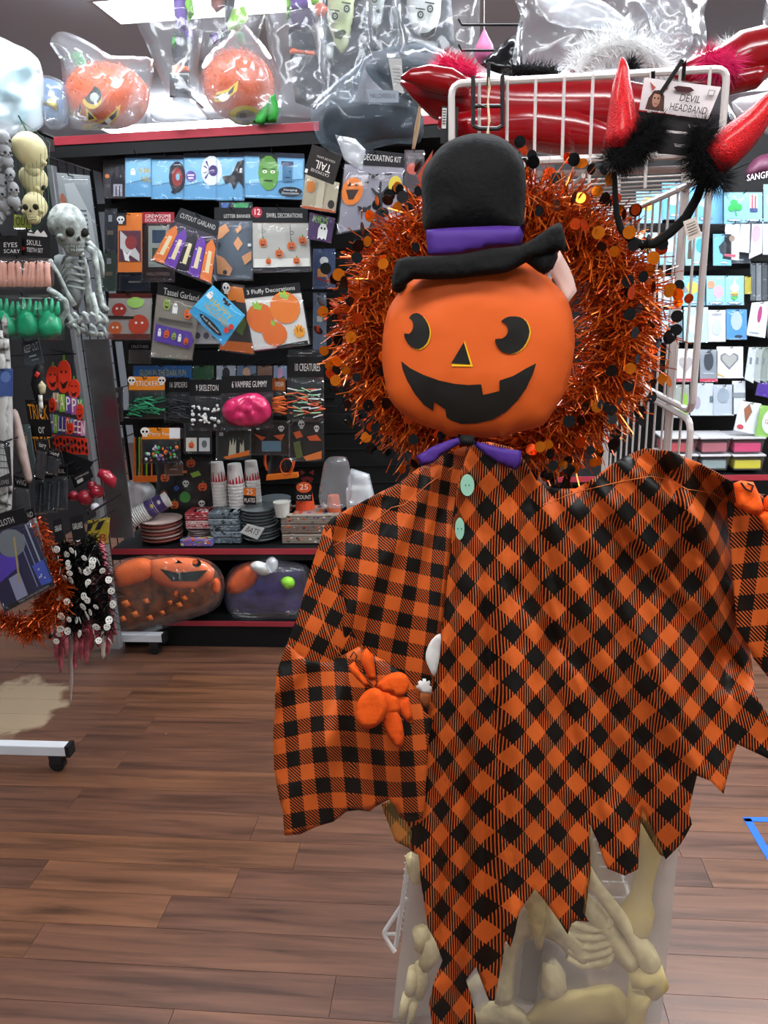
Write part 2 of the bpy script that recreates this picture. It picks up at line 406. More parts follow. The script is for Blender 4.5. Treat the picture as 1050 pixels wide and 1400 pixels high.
q = MB(); q.box((-4.5, -2.5, -0.004), (4.5, 0.62, 0), PLK); q.box((-4.5, y, -0.004), (4.5, 8.2, 0), PLK); o = q.build('plank_field', floor); o['kind'] = 'stuff'
WALLM = mat('8c9096', 0.8)
b = MB(); b.box((-4.5, 8.0, 0), (4.5, 8.1, CEIL), WALLM); struct(b.build('wall_back'))
b = MB(); b.box((-4.5, -2.5, 0), (-4.4, 8.0, CEIL), WALLM); struct(b.build('wall_left'))
b = MB(); b.box((4.4, -2.5, 0), (4.5, 8.0, CEIL), WALLM); struct(b.build('wall_right'))
b = MB(); b.box((-4.5, -2.5, CEIL), (4.5, 8.1, CEIL + 0.1), mat('e0e2e8', 0.9)); struct(b.build('ceiling'))
b = MB()
for i, (x, yy) in enumerate(((-4.36, 7.9), (4.36, 7.9))): pass
FIXM = mat('d8dadd', 0.4); GLOW = emat('f4f8ff', 12.0)
for i, (x, yy) in enumerate(LAMPS):
    t = thing('ceiling_light', ['rectangular ceiling light panel glowing at the top left above the shelf', 'ceiling light panel above the middle of the aisle', 'ceiling light panel over the balloon wall',
        'ceiling light panel above the left rack', 'ceiling light panel above the wire rack', 'ceiling light panel above the right aisle', 'ceiling light panel at front left', 'ceiling light panel at front right',
        'ceiling light panel behind the viewer', 'ceiling light panel far front right', 'ceiling light panel far front left', 'added ceiling light panel brightening the far back left', 'added ceiling light panel brightening the far back middle', 'added ceiling light panel brightening the far back right'][i], 'ceiling light', (x, yy, CEIL), 'ceiling light panels')
    b = MB(); zc = CEIL - .16
    b.box((x - .6, yy - .17, zc), (x + .6, yy - .15, zc + .04), FIXM); b.box((x - .6, yy + .15, zc), (x + .6, yy + .17, zc + .04), FIXM)
    b.box((x - .6, yy - .15, zc), (x - .58, yy + .15, zc + .04), FIXM); b.box((x + .58, yy - .15, zc), (x + .6, yy + .15, zc + .04), FIXM); b.build('frame', t)
    b = MB(); b.box((x - .58, yy - .15, zc + .008), (x + .58, yy + .15, zc + .03), GLOW); b.build('diffuser', t)
    for sx in (-.5, .5): b = MB(); b.tube([(x + sx, yy + .16, zc + .03), (x + sx, yy + .16, CEIL)], .003, FIXM, 6); b.build('hanger', t)  # added hangers: fixtures dropped so the extra upward light reaches the ceiling

# ================================================================ shelf units
BLK = mat('0a0b0c', 0.6, bump=0.1); RED = mat('94303a', 0.4); DARK = mat('101114', 0.6); GREYM = mat('3a3c40', 0.6)
YF = 3.035
GX0, GX1 = -1.52, -0.02
gon = thing('shelf_unit', 'black shop shelf unit with red lipped shelves behind the wreath', 'shelf', (-.77, 3.2, 0))
b = MB(); b.box((GX0, 3.48, 0), (GX1, 3.52, 2.1), BLK)
for i in range(1, 26): b.box((GX0, 3.474, i * .08), (GX1, 3.48, i * .08 + .004), mat('050506', 0.8))
b.build('back_panel', gon)
for x in (GX0, GX1): b = MB(); b.box((x - .015, 3.45, 0), (x + .015, 3.5, 2.09), BLK); b.build('upright', gon)
def shelf(parent, x0, x1, yf, yb, z, lip=0.028, th=0.05):
    b = MB(); b.box((x0, yf + .004, z - th), (x1, yb, z), BLK); o = b.build('shelf', parent)
    b = MB(); b.box((x0, yf, z - lip + .003), (x1, yf + .004, z + .003), RED); q = b.build('price_rail', parent, bevel=0.001); q['label'] = 'dull red front rail'
    return o
shelf(gon, GX0, GX1, YF, 3.48, 2.098, 0.030, 0.07)
shelf(gon, GX0, GX1, YF, 3.48, 0.462, 0.026, 0.05)
shelf(gon, GX0, GX1, YF, 3.48, 0.125, 0.024, 0.03)
b = MB(); b.box((GX0, YF + .012, 0), (GX1, YF + .03, 0.095), BLK); b.build('kick_plate', gon)
b = MB()
for z, yy in ((1.86, 3.3), (1.62, 3.3), (1.33, 3.3), (1.0, 3.3), (0.98, 3.2)): b.box((GX0 + .02, yy - .006, z), (GX1 - .02, yy + .006, z + .03), BLK)
b.build('hook_bar', gon)
# black wire grid at the left end of the shelf unit
grid = thing('wire_grid_panel', 'black wire grid panel at the left end of the shelf unit', 'wire grid', (-1.60, 3.2, 1.0))
b = MB(); X = -1.60
p1 = [(X, 2.6, .25), (X, 2.6, 2.13), (X, 3.5, 2.13), (X, 3.5, .25)]
for i in range(4): b.tube([p1[i], p1[(i + 1) % 4]], .009, PEG, 6)
b.build('frame', grid)
b = MB()
for i in range(1, 12): b.tube([(X, 2.6 + i * .075, .25), (X, 2.6 + i * .075, 2.13)], .0028, PEG, 5)
for i in range(1, 25): b.tube([(X, 2.6, .25 + i * .075), (X, 3.5, .25 + i * .075)], .0028, PEG, 5)
b.build('wires', grid)

# ---- left display rack: standing panel on white T feet with castors
WHT = mat('c9cdd2', 0.35, coat=0.2)
lr = thing('display_rack', 'freestanding display panel on white feet at the left edge', 'display rack', (-1.5, 2.45, 0))
GRAYSTEEL = mat('8a8d90', 0.35, 0.4)
stm = bpy.data.materials.new('stained_board'); stm.use_nodes = True; nt = stm.node_tree; n = nt.nodes.new('ShaderNodeTexNoise'); n.inputs['Scale'].default_value = 5; n.inputs['Detail'].default_value = 5
tc = nt.nodes.new('ShaderNodeTexCoord'); nt.links.new(tc.outputs['Object'], n.inputs['Vector'])
r = nt.nodes.new('ShaderNodeValToRGB'); r.color_ramp.elements[0].position = .35; r.color_ramp.elements[0].color = lin('4a2028'); r.color_ramp.elements[1].position = .62; r.color_ramp.elements[1].color = lin('4c4a4a')
e = r.color_ramp.elements.new(.47); e.color = lin('383636'); nt.links.new(n.outputs['Fac'], r.inputs['Fac']); nt.links.new(r.outputs['Color'], nt.nodes['Principled BSDF'].inputs['Base Color'])
b = MB(); b.box((-1.50, 1.9, .66), (-1.485, 2.9, 2.0), mat('19191b', .6)); b.build('board', lr)['label'] = 'dark grey hanging board'
b = MB(); b.box((-1.51, 2.885, .06), (-1.465, 2.92, 1.98), GRAYSTEEL); b.build('post', lr, bevel=.003)
b = MB(); b.box((-1.95, 2.10, .06), (-1.91, 2.135, 1.98), GRAYSTEEL); b.build('post', lr, bevel=.003)
# second, set back face seen right of the post (stained backing of the end cap)
b = MB(); b.box((-1.46, 2.93, .55), (-1.36, 2.94, 1.36), stm); b.build('end_board', lr)['label'] = 'grey end board with red smears'
for fy in (2.115, 2.97):
    b = MB(); b.box((-1.95 if fy < 2.5 else -1.65, fy - .018, .062), (-1.30, fy + .018, .098), WHT); f = b.build('foot', lr, bevel=.003)
    b = MB(); b.box((-1.302, fy - .02, .06), (-1.288, fy + .02, .1), mat('18181a', .5)); b.build('end_cap', f)
    b = MB()
    b.tube([(-1.345, fy - .012, .026), (-1.345, fy + .012, .026)], .026, mat('17181a', .4), 16)
    b.box((-1.365, fy - .017, .03), (-1.325, fy + .017, .062), mat('202124', .4)); b.build('castor', f)
# ---- white wire rack behind the scarecrow
WW = mat('c9c4c0', 0.3, coat=0.3)
wr = thing('wire_display_rack', 'white wire display rack with tall open side panels', 'display rack', (.25, 1.6, 0))
YR = 1.36
def rodp(b, pts, r, m=WW, n=8): b.tube(pts, r, m, n)
def rnd(pts, rad, k=4):
    out = [Vector(pts[0])]
    for i in range(1, len(pts) - 1):
        a, c, d = Vector(pts[i - 1]), Vector(pts[i]), Vector(pts[i + 1])
        u = (a - c).normalized(); v = (d - c).normalized(); s = c + u * rad; e = c + v * rad
        for j in range(k + 1):
            t = j / k; out.append(s * (1 - t) ** 2 + c * 2 * t * (1 - t) + e * t * t)
    out.append(Vector(pts[-1])); return out
xl, xr, zt, zb = -.012, .408, 1.812, 1.695
b = MB(); rodp(b, rnd([(xl, YR, 1.1), (xl, YR, zt), (xr, YR, zt - .002), (xr, YR, 1.66)], .018), .0055)
b.build('front_frame', wr)
b = MB(); rodp(b, [(xl, YR, zb), (xr, YR, zb - .004)], .0065); rodp(b, [(xl, YR + .02, zb - .018), (xr, YR + .02, zb - .022)], .0055); b.build('front_rail', wr)
b = MB()
for i in range(1, 10):
    x = xl + (xr - xl) * i / 9.6; rodp(b, [(x, YR - .004, zt), (x, YR - .004, zb - (.05 if i % 2 else .0))], .0026, n=6)
b.build('front_wires', wr)
b = MB(); D = 1.1
for i in range(16): rodp(b, [(xl, YR + .03 + i * .065, zb - .022), (xr, YR + .03 + i * .065, zb - .022)], .0018, n=5)
for x in (xl, (xl + xr) / 2, xr): rodp(b, [(x, YR, zb - .027), (x, YR + D, zb - .027)], .004, n=6)
b.build('wire_shelf', wr)
# tall right-hand side panel, running back
def sidepanel(x, y0, y1, z0, z1, n, rad=.03, r=.006, name='side_panel'):
    b = MB(); rodp(b, rnd([(x, y0 + .05, z1), (x, y0, z1), (x, y0, z0), (x, y0 + .05, z0)], rad), r)
    rodp(b, [(x, y0 + .05, z1), (x, y1, z1)], r); rodp(b, [(x, y0 + .05, z0), (x, y1, z0)], r); rodp(b, [(x, y1, z0), (x, y1, z1)], r)
    for i in range(1, n): yy = y0 + (y1 - y0) * i / n; rodp(b, [(x, yy, z0), (x, yy, z1)], .0024, n=5)
    return b.build(name, wr)
sidepanel(.395, YR, YR + .75, 1.283, 1.66, 12)
sidepanel(.395, YR, YR + .75, .86, 1.268, 12)
sidepanel(.395, YR, YR + .75, .45, .83, 12)
sidepanel(.395, YR, YR + .75, .08, .42, 12)
sidepanel(-.02, YR, YR + .75, .08, 1.66, 12)
for (x, yy) in ((.40, YR + .16), (.40, YR + .8), (-.012, YR + .8)):
    b = MB(); rodp(b, [(x, yy, .03), (x, yy, 1.78)], .008); b.build('post', wr)
for (px, py, dy) in ((0, 0, 0),):
    b = MB(); pts = [P(560, 1168, 1.36), P(541, 1294, 1.33)]
    rodp(b, pts, .005); e0 = [P(556, 1228, 1.37), P(524, 1276, 1.35), P(540, 1302, 1.33)]
    rodp(b, rnd(e0, .01), .005); rodp(b, [P(527, 1277, 1.35), P(547, 1277, 1.35)], .004)
    for i in range(12): a = P(562 - i * 1.2, 1172 + i * 8, 1.365); c = P(548 - i * 1.4 + 8, 1150 + i * 8, 1.36); rodp(b, [P(549 - i * .6 + 5, 1170 + i * 9, 1.36), P(560, 1180 + i * 9, 1.40)], .0018, n=5)
    b.build('lower_basket_edge', wr)
b = MB()
for i in range(14): yy = YR + .03 + i * .05; rodp(b, [(-.02, yy, .10), (.395, yy, .10)], .0025, n=5)
b.build('bottom_shelf', wr)
# ---- balloon wall, right background
YB = 4.0
bw = thing('balloon_wall_unit', 'black wall shelf unit hung with pale blue and white packets on the right', 'shelf', (1.5, 4.3, 0))
b = MB(); b.box((.5, 4.44, 0), (3.2, 4.5, 2.25), BLK); b.build('back_panel', bw)
for z in (1.79, 1.55, 1.28, 1.01): b = MB(); b.box((.5, 4.28, z), (3.2, 4.34, z + .035), BLK); b.build('hook_bar', bw)
shelf(bw, .5, 1.56, YB - .02, 4.44, .535, .03, .04); shelf(bw, .5, 1.56, YB - .02, 4.44, .12, .03, .04)
b = MB(); b.box((.5, YB, 0), (1.56, YB + .02, .1), BLK); b.build('kick_plate', bw)
# blue tape marked out on the floor
b = MB(); TP = mat('1f5fc0', .5)
def tape(a, c, wd):
    a, c = PZ(*a, .0012), PZ(*c, .0012); d = (c - a).normalized(); n = Vector((-d.y, d.x, 0)) * wd / 2
    b.add([a - n, a + n, c + n, c - n], [(0, 1, 2, 3)], TP)
tape((1017, 1120), (1085, 1121), .02); tape((1021, 1119), (1062, 1188), .022)
o = b.build('floor_tape', origin=PZ(1035, 1130), solid=.0006); tag(o, 'blue tape corner stuck on the wooden floor at the right', 'tape')
# ================================================================ the hanging scarecrow
def plaid(name, k=2.6, dark='12110e', org='c45a22', hatch=9.0):
    m = bpy.data.materials.new(name); m.use_nodes = True; nt = m.node_tree; N = nt.nodes.new; L = nt.links.new
    b = nt.nodes['Principled BSDF']; b.inputs['Roughness'].default_value = 0.48; b.inputs['Specular IOR Level'].default_value = 0.25
    uv = N('ShaderNodeUVMap'); uv.uv_map = 'UVMap'; sp = N('ShaderNodeSeparateXYZ'); L(uv.outputs[0], sp.inputs[0])
    def M(op, a, c=None, **k):
        n = N('ShaderNodeMath'); n.operation = op
        for i, v in enumerate((a, c)):
            if v is None: continue
            if isinstance(v, (int, float)): n.inputs[i].default_value = v
            else: L(v, n.inputs[i])
        return n.outputs[0]
    def band(s): return M('GREATER_THAN', M('ABSOLUTE', M('SUBTRACT', M('FRACT', M('ADD', s, .5)), .5)), .25)
    A = band(sp.outputs[0]); B = band(sp.outputs[1])
    h = M('GREATER_THAN', M('FRACT', M('MULTIPLY', M('ADD', sp.outputs[0], sp.outputs[1]), hatch)), .37)
    both = M('MULTIPLY', A, B); one = M('MULTIPLY', M('SUBTRACT', M('ADD', A, B), M('MULTIPLY', both, 2)), h)
    f = M('ADD', both, one)
    nz = N('ShaderNodeTexNoise'); nz.inputs['Scale'].default_value = 9; tc = N('ShaderNodeTexCoord'); L(tc.outputs['Object'], nz.inputs['Vector'])
    bp = N('ShaderNodeBump'); bp.inputs['Strength'].default_value = .35; bp.inputs['Distance'].default_value = .02; L(nz.outputs['Fac'], bp.inputs['Height']); L(bp.outputs[0], b.inputs['Normal'])
    mx = N('ShaderNodeMixRGB'); mx.inputs[1].default_value = lin(org); mx.inputs[2].default_value = lin(dark); L(f, mx.inputs[0]); L(mx.outputs[0], b.inputs['Base Color'])
    return m
PLAID = plaid('plaid_cloth')
sc = thing('hanging_scarecrow', 'pumpkin headed scarecrow in black top hat and orange black plaid poncho', 'scarecrow', P(655, 480, 1.18))
YM = 1.155
def affine(ox, oy, ux, uy, vx, vy):
    det = ux * vy - uy * vx
    return lambda x, y: (((x - ox) * vy - (y - oy) * vx) / det, (-(x - ox) * uy + (y - oy) * ux) / det)
def ridge(s): return (1 - abs(math.sin(s))) ** 1.6
CREASE = [((700, 800), (733, 850), (840, 975), (943, 1083), 30, .016), ((712, 640), (735, 730), (760, 810), (790, 900), 26, .014), ((640, 650), (622, 800), (612, 1000), (606, 1300), 24, .022), ((652, 690), (668, 900), (690, 1120), (712, 1260), 26, .016),
    ((915, 670), (960, 760), (1000, 840), (1024, 900), 28, .020), ((880, 690), (930, 800), (985, 900), (1010, 1000), 34, .012), ((690, 650), (700, 820), (745, 1000), (790, 1180), 30, .011), ((760, 690), (850, 850), (905, 960), (960, 1040), 26, .010),
    ((850, 700), (845, 820), (860, 960), (880, 1090), 40, .009), ((640, 1080), (650, 1180), (640, 1280), (625, 1360), 18, .012), ((600, 900), (590, 1050), (600, 1150), (630, 1240), 18, .014)]
def creases(x, y, L):
    f = 0
    for *pts, wd, dp in L:
        if not (pts[0][1] - 40 < y < pts[-1][1] + 40): continue
        for a, c in zip(pts, pts[1:]):
            if a[1] <= y <= c[1] or (c is pts[-1] and y > c[1]) or (a is pts[0] and y < a[1]):
                t = (y - a[1]) / (c[1] - a[1]); xc = a[0] + (c[0] - a[0]) * t; n = math.hypot(c[0] - a[0], c[1] - a[1]); d = (x - xc) * (c[1] - a[1]) / n
                fade = min(1, max(0, (y - pts[0][1] + 40) / 80)) * min(1, max(0, (pts[-1][1] + 40 - y) / 80))
                f += fade * dp * (math.exp(-d / wd) if d > 0 else math.exp(d / 5.0)); break
    return f
def foldA(x, y):
    th = math.atan2(x - 672, y - 500); r = math.hypot(x - 672, y - 500)
    a = min(1, r / 520) ** 1.2
    f = 0.038 * a * (ridge(th * 8.5 + .5 + .25 * math.sin(r * .006)) - .4) + 0.014 * a * math.sin(th * 31 + r * .004) + .006 * a * math.sin(th * 57 + 2)
    f += .016 * a * ((1 - abs(math.sin(th * 5.3 + 1.9 + .2 * math.sin(r * .008)))) ** 7) + .010 * a * ((1 - abs(math.sin(th * 12.1 + .4 - .2 * math.sin(r * .011)))) ** 6)
    # deep folds falling from the right shoulder
    t2 = math.atan2(x - 885, y - 520); r2 = math.hypot(x - 885, y - 520)
    wgt = max(0, min(1, (t2 - .08) / .2)) * max(0, min(1, (1020 - y) / 240))
    f += wgt * .045 * math.sin(t2 * 17 - 1.2) * min(1, r2 / 260)
    f += .010 * math.exp(-((x - 960 - (y - 700) * .12) / 38) ** 2) * (1 if y > 640 else 0)
    f += .012 * (noise.noise(Vector((x * .012, y * .006, 2))) - .1) + .004 * noise.noise(Vector((x * .035, y * .03, 7)))
    # shoulder bulge
    f -= .03 * math.exp(-((x - 885) / 110) ** 2 - ((y - 690) / 90) ** 2)
    f += .02 * math.exp(-((x - 760) / 45) ** 2 - ((y - 665) / 25) ** 2)
    f += creases(x, y, CREASE) - .008
    # left border rolls back
    e = x - (612 - (y - 650) * .07)
    if e < 30: f += .02 * (1 - max(e, -20) / 30) ** 2
    f = min(f, .026 + .012 * math.tanh((f - .026) / .012)) if f > .026 else f
    k = min(1, max(0, (x - 945) / 60)) * min(1, max(0, (y - 690) / 40)) * min(1, max(0, (960 - y) / 60))
    return f + .055 * k * k * (3 - 2 * k)
afA = affine(851.7, 935, 31, 34, 31, -34)
def uvA(x, y):
    s = max(0, (690 - x) / 90); s = min(s, 1.2)
    xx = x - 14 * s * s * max(0, min(1, (1150 - y) / 300)) + 2.5 * math.sin(y * .018 + x * .01)
    k = max(0, (x - 950) / 60); xx += 26 * k * k * max(0, min(1, (1000 - y) / 200))
    f = foldA(x, y)
    return afA(xx + f * 190, y + 3 * math.sin(x * .02))
A = [(646, 606), (668, 604), (700, 612), (717, 630), (733, 657), (757, 668), (787, 668), (810, 655), (833, 637), (858, 622), (882, 613), (917, 617), (953, 632), (983, 648), (1002, 660),
     (1012, 720), (1018, 790), (1022, 850), (1026, 895), (1033, 950), (1052, 982), (1075, 1000), (1072, 1045), (1050, 1037), (1008, 1017), (1003, 1030), (997, 1050), (989, 1085), (972, 1068), (953, 1060), (948, 1080), (942, 1110), (946, 1127),
     (938, 1142), (930, 1155), (910, 1175), (905, 1160), (897, 1143), (885, 1118), (878, 1100), (874, 1137), (873, 1165), (872, 1188), (855, 1197), (830, 1187), (822, 1166), (817, 1150), (808, 1130), (800, 1117), (807, 1132), (806, 1160), (805, 1190), (800, 1222), (797, 1247), (805, 1260), (783, 1258), (776, 1277),
     (764, 1258), (753, 1243), (742, 1228), (731, 1215), (716, 1238), (709, 1249), (704, 1275), (698, 1295), (691, 1284), (686, 1318), (680, 1345), (676, 1368), (669, 1368), (660, 1345), (651, 1321), (637, 1340), (644, 1361), (650, 1390), (653, 1420), (592, 1420), (590, 1395), (587, 1372), (592, 1348), (605, 1313),
     (596, 1288), (585, 1268), (581, 1241), (575, 1201), (573, 1169), (563, 1164), (555, 1150), (549, 1135), (560, 1105), (574, 1085), (579, 1050), (583, 1000), (588, 950), (592, 925), (598, 895), (606, 850), (612, 790), (617, 745), (620, 700), (627, 660), (637, 625)]
sheet('poncho_front', sc, A, YM, PLAID, 6, foldA, uvA, thick=.0015)
# left shoulder and back panel
B = [(650, 606), (620, 616), (590, 628), (568, 643), (546, 660), (511, 678), (488, 690), (474, 697), (455, 708), (443, 720), (452, 750), (458, 800), (470, 868), (485, 905), (500, 960), (560, 1005), (584, 1050), (598, 1000), (612, 920), (628, 820), (640, 700)]
def foldB(x, y):
    th = math.atan2(x - 650, y - 560); r = math.hypot(x - 650, y - 560)
    return .014 + .010 * min(1, r / 250) * math.sin(th * 16 + 1) + .006 * math.sin(th * 37) + .008 * noise.noise(Vector((x * .015, y * .012, 5))) + .03 * max(0, 1 - (y - 600) / 160) * ((650 - x) / 200) - .012 + .018 * max(0, (x - 585 + (y - 650) * .02) / 45)
afB = affine(505 + .1, 740, 41, 8, 5.7, -37.7)
sheet('poncho_shoulder', sc, B, YM + .006, PLAID, 9, foldB, lambda x, y: afB(x + 240 * foldB(x, y) - 3.5 + max(0, x - 570) * .35, y + 2 * math.sin(x * .03)), thick=.0015)
# left sleeve: upper outer strip and gathered lower part
Cc = [(452, 716), (443, 721), (439, 735), (435, 748), (427, 772), (417, 804), (408, 842), (400, 860), (390, 888), (386, 925), (430, 930), (470, 915), (494, 892), (492, 880), (482, 864), (474, 835), (466, 805), (464, 788), (456, 752)]
def foldC(x, y): return .004 + .008 * math.sin((x * .8 + y * .35) * .045) + .006 * noise.noise(Vector((x * .03, y * .02, 1)))
afC = affine(448.6, 817, 35, 19, 19, -37)
sheet('sleeve_upper_left', sc, Cc, YM - .004, PLAID, 8, foldC, afC, thick=.0015)
Dd = [(392, 880), (389, 888), (383, 905), (378, 922), (376, 950), (376, 976), (374, 1000), (374, 1020), (375, 1051), (379, 1075), (383, 1095), (387, 1108), (389, 1142), (411, 1140), (432, 1130), (456, 1123), (474, 1109), (490, 1107), (505, 1109), (514, 1102), (522, 1098), (532, 1093), (541, 1103), (548, 1118), (560, 1124), (578, 1118),
      (581, 1095), (583, 1060), (586, 1010), (592, 985), (580, 972), (560, 930), (530, 905), (505, 893), (490, 884), (474, 893), (456, 902), (440, 906), (425, 904), (410, 896)]
def foldD(x, y):
    th = math.atan2(x - 488, max(5, y - 840)); k = max(0, min(1, (y - 890) / 120))
    f = .022 * k * math.sin(th * 9 + .6) + .006 * k * math.sin(th * 21 + y * .01) - .03 * k * max(0, 1 - ((x - 470) / 110) ** 2) * (1 - .4 * max(0, (y - 1000) / 120))
    f += .006 * math.exp(-((y - 905 + (x - 400) * .1) / 10) ** 2) * math.sin(x * .1) + .004 * noise.noise(Vector((x * .04, y * .03, 3)))
    return f - .006
def uvD(x, y):
    af = affine(415.6, 974, 38, -1.5, -4, -42)
    th = (x - 488) / 100; k = max(0, min(1, (960 - y) / 80))
    return af(x + foldD(x, y) * 120 * (1 if x > 480 else -1) * .5 , y + 9 * math.sin((x - 400) * .03) * .6 - k * 10 * (1 - abs(th)))
sheet('sleeve_lower_left', sc, Dd, YM - .012, PLAID, 8, foldD, uvD, thick=.0015)
# inside-out scrap of hem left of the front panel
INNER = plaid('plaid_inner', dark='5d4c2c', org='b8763a')
sheet('hem_lining', sc, [(521, 1100), (534, 1094), (548, 1112), (566, 1140), (570, 1166), (556, 1158), (540, 1150), (532, 1128)], YM + .012, INNER, 7, None, lambda x, y: afA(x, y))['label'] = 'paler reverse side of the plaid hem'
sheet('hem_lining', sc, [(790, 1095), (806, 1125), (808, 1190), (800, 1250), (783, 1262), (770, 1262), (776, 1200), (784, 1140)], YM + .034, INNER, 8, None, lambda x, y: afA(x, y))['label'] = 'paler reverse side of the plaid hem'
sheet('hem_lining', sc, [(870, 1090), (884, 1105), (898, 1140), (910, 1172), (902, 1168), (888, 1145), (874, 1120)], YM + .03, INNER, 6, None, lambda x, y: afA(x, y))['label'] = 'paler reverse side of the plaid hem'
# right sleeve
E = [(1002, 660), (1020, 672), (1045, 676), (1090, 690), (1095, 900), (1075, 935), (1050, 925), (1030, 900), (1024, 885), (1008, 860), (1003, 800), (998, 740), (994, 690)]
def foldE(x, y): return .010 * math.sin(x * .09 + y * .004) + .004
afE = affine(1045, 800, 45, -4, 6, -44)
sheet('sleeve_right', sc, E, YM + .012, PLAID, 9, foldE, afE, thick=.0015)
# fine orange seam stitching threads
TH = mat('d0743c', .5)
def thread(pts, Y, dep, r=.0006):
    b = MB(); b.tube([P(x, y, Y + dep(x, y) - .0022) for x, y in pts], r, TH, 5); b.build('seam_thread', sc)
def lerp(pts, n=7):
    o = []
    for a, c in zip(pts, pts[1:]): o += [(a[0] + (c[0] - a[0]) * i / n, a[1] + (c[1] - a[1]) * i / n) for i in range(n)]
    return o + [pts[-1]]
thread(lerp([(620, 638), (585, 662), (567, 678), (552, 690), (535, 694), (500, 722), (470, 738), (452, 748)]), YM + .006, foldB)
thread(lerp([(426, 780), (436, 820), (445, 858), (457, 885), (472, 902)]), YM - .004, foldC)
thread(lerp([(742, 690), (790, 672), (850, 658), (890, 651), (915, 656), (940, 669), (975, 674), (998, 690)]), YM, foldA)
# ---- pumpkin head
HEAD = [(559, 386), (543, 403), (530, 425), (524, 455), (522, 490), (526, 520), (532, 545), (547, 563), (563, 575), (582, 583), (603, 590), (614, 598), (620, 597), (640, 597), (668, 599), (681, 597), (688, 603), (696, 595), (720, 588), (743, 581), (757, 561), (770, 540), (780, 510), (786, 470), (784, 440), (778, 415), (768, 398), (755, 385), (740, 370), (722, 357), (700, 345), (640, 340), (590, 355)]
HS = smoothpoly(HEAD, 2)
ORG = mat('d65c1e', .62, bump=.25, bscale=14)
YH = 1.155; TH_ = .045; RH = 95
hd = pillow('head', sc, HS, YH, ORG, T=TH_, R=RH, step=9, back=.7, crumple=.05, cs=.02)
hd['label'] = 'stuffed orange pumpkin face'
TL = [0]
def headdep(x, y):
    d = dist((x, y), HS)
    return -TH_ * prof(d, RH) * (1 + .05 * (noise.noise(Vector((x * .02, y * .02, YH * 9))) + .8 * abs(noise.noise(Vector((x * .02 * 2.3, y * .02 * 1.6, 3 + YH)))) - .2))
FB = mat('1b1916', .6); FY = mat('f2b818', .55)
def fp(name, pts, m, off, step=7):
    z = lambda s: [(500 + a / 3.28, 380 + c / 3.28) for a, c in s]
    V, F = trimesh(z(pts), step); b = MB(); b.add([P(x, y, YH + headdep(x, y) - off) for x, y in V], F, m); return b.build(name, hd, smooth=True)
LE = [(228, 157), (255, 170), (278, 205), (287, 245), (275, 290), (240, 318), (205, 310), (180, 280), (172, 250), (195, 250), (210, 230), (212, 205), (205, 188), (195, 180), (205, 165)]
RE = [(650, 172), (690, 175), (720, 195), (735, 240), (720, 290), (690, 325), (650, 340), (610, 330), (588, 305), (580, 275), (610, 272), (632, 255), (638, 230), (625, 205), (607, 195), (625, 180)]
fp('eye_outline', smoothpoly([(a + (6 if i < 7 else 14), c + (4 if i < 7 else 0)) for i, (a, c) in enumerate(LE)], 2), FY, .0014)['label'] = 'thin yellow crescent beside the eye'; fp('eye', smoothpoly(LE, 2), FB, .0022)
fp('eye_outline', smoothpoly([(a + (6 if i < 7 else 16), c + (2 if i < 7 else 0)) for i, (a, c) in enumerate(RE)], 2), FY, .0014)['label'] = 'thin yellow crescent beside the eye'; fp('eye', smoothpoly(RE, 2), FB, .0022)
fp('nose_outline', [(444, 280), (481, 398), (386, 396), (386, 386), (440, 300)], FY, .0014); fp('nose', [(440, 288), (470, 388), (383, 383)], FB, .0022)
fp('mouth', [(158, 372), (200, 405), (260, 435), (330, 460), (400, 475), (460, 480), (518, 477), (526, 525), (600, 507), (600, 460), (660, 440), (720, 405), (765, 382), (750, 430), (720, 495), (680, 550), (630, 600), (570, 635), (500, 652), (430, 655), (385, 640), (362, 625), (357, 590), (330, 572), (307, 555), (303, 597), (262, 570), (220, 520), (185, 460), (165, 410)], FB, .0022)['label'] = 'wide black gap-toothed grin'
# ---- hat
z1 = lambda s: [(500 + a / 3.28, 160 + c / 3.28) for a, c in s]
HATM = mat('0b0c0c', .9, bump=.5, bscale=120, vary=.25); PUR = mat('45267a', .6, bump=.3, bscale=30)
crown = smoothpoly(z1([(268, 520), (255, 400), (250, 300), (258, 240), (290, 190), (340, 130), (400, 95), (470, 75), (540, 73), (600, 88), (660, 130), (700, 180), (715, 240), (718, 330), (712, 420), (702, 520), (600, 540), (430, 540)]), 2)
pillow('hat_crown', sc, crown, 1.165, HATM, T=.05, R=60, step=9, back=.8, crumple=.06)
band = z1([(270, 506), (340, 499), (400, 495), (500, 491), (600, 487), (690, 490), (708, 478), (709, 530), (700, 560), (690, 577), (560, 592), (430, 617), (340, 630), (277, 618), (273, 560)])
pillow('hat_band', sc, band, 1.128, PUR, T=.006, R=12, step=8, back=.5, crumple=.2)
brim = smoothpoly(z1([(120, 735), (140, 640), (230, 625), (300, 623), (430, 615), (560, 590), (690, 576), (760, 540), (830, 490), (875, 474), (892, 530), (903, 603), (872, 598), (820, 612), (723, 650), (640, 695), (540, 710), (400, 725), (300, 730), (215, 728), (165, 765), (128, 765)]), 2)
pillow('hat_brim', sc, brim, 1.105, HATM, T=.014, R=9, step=7, back=1.0, crumple=.25, cs=.03)
pillow('hat_brim_back', sc, z1([(660, 640), (720, 600), (860, 590), (862, 630), (840, 680), (800, 708), (770, 692), (723, 655)]), 1.112, HATM, T=.012, step=7)
pillow('hat_brim_back', sc, z1([(115, 715), (140, 690), (190, 720), (180, 770), (150, 790), (120, 780)]), 1.15, HATM, T=.012, step=7)
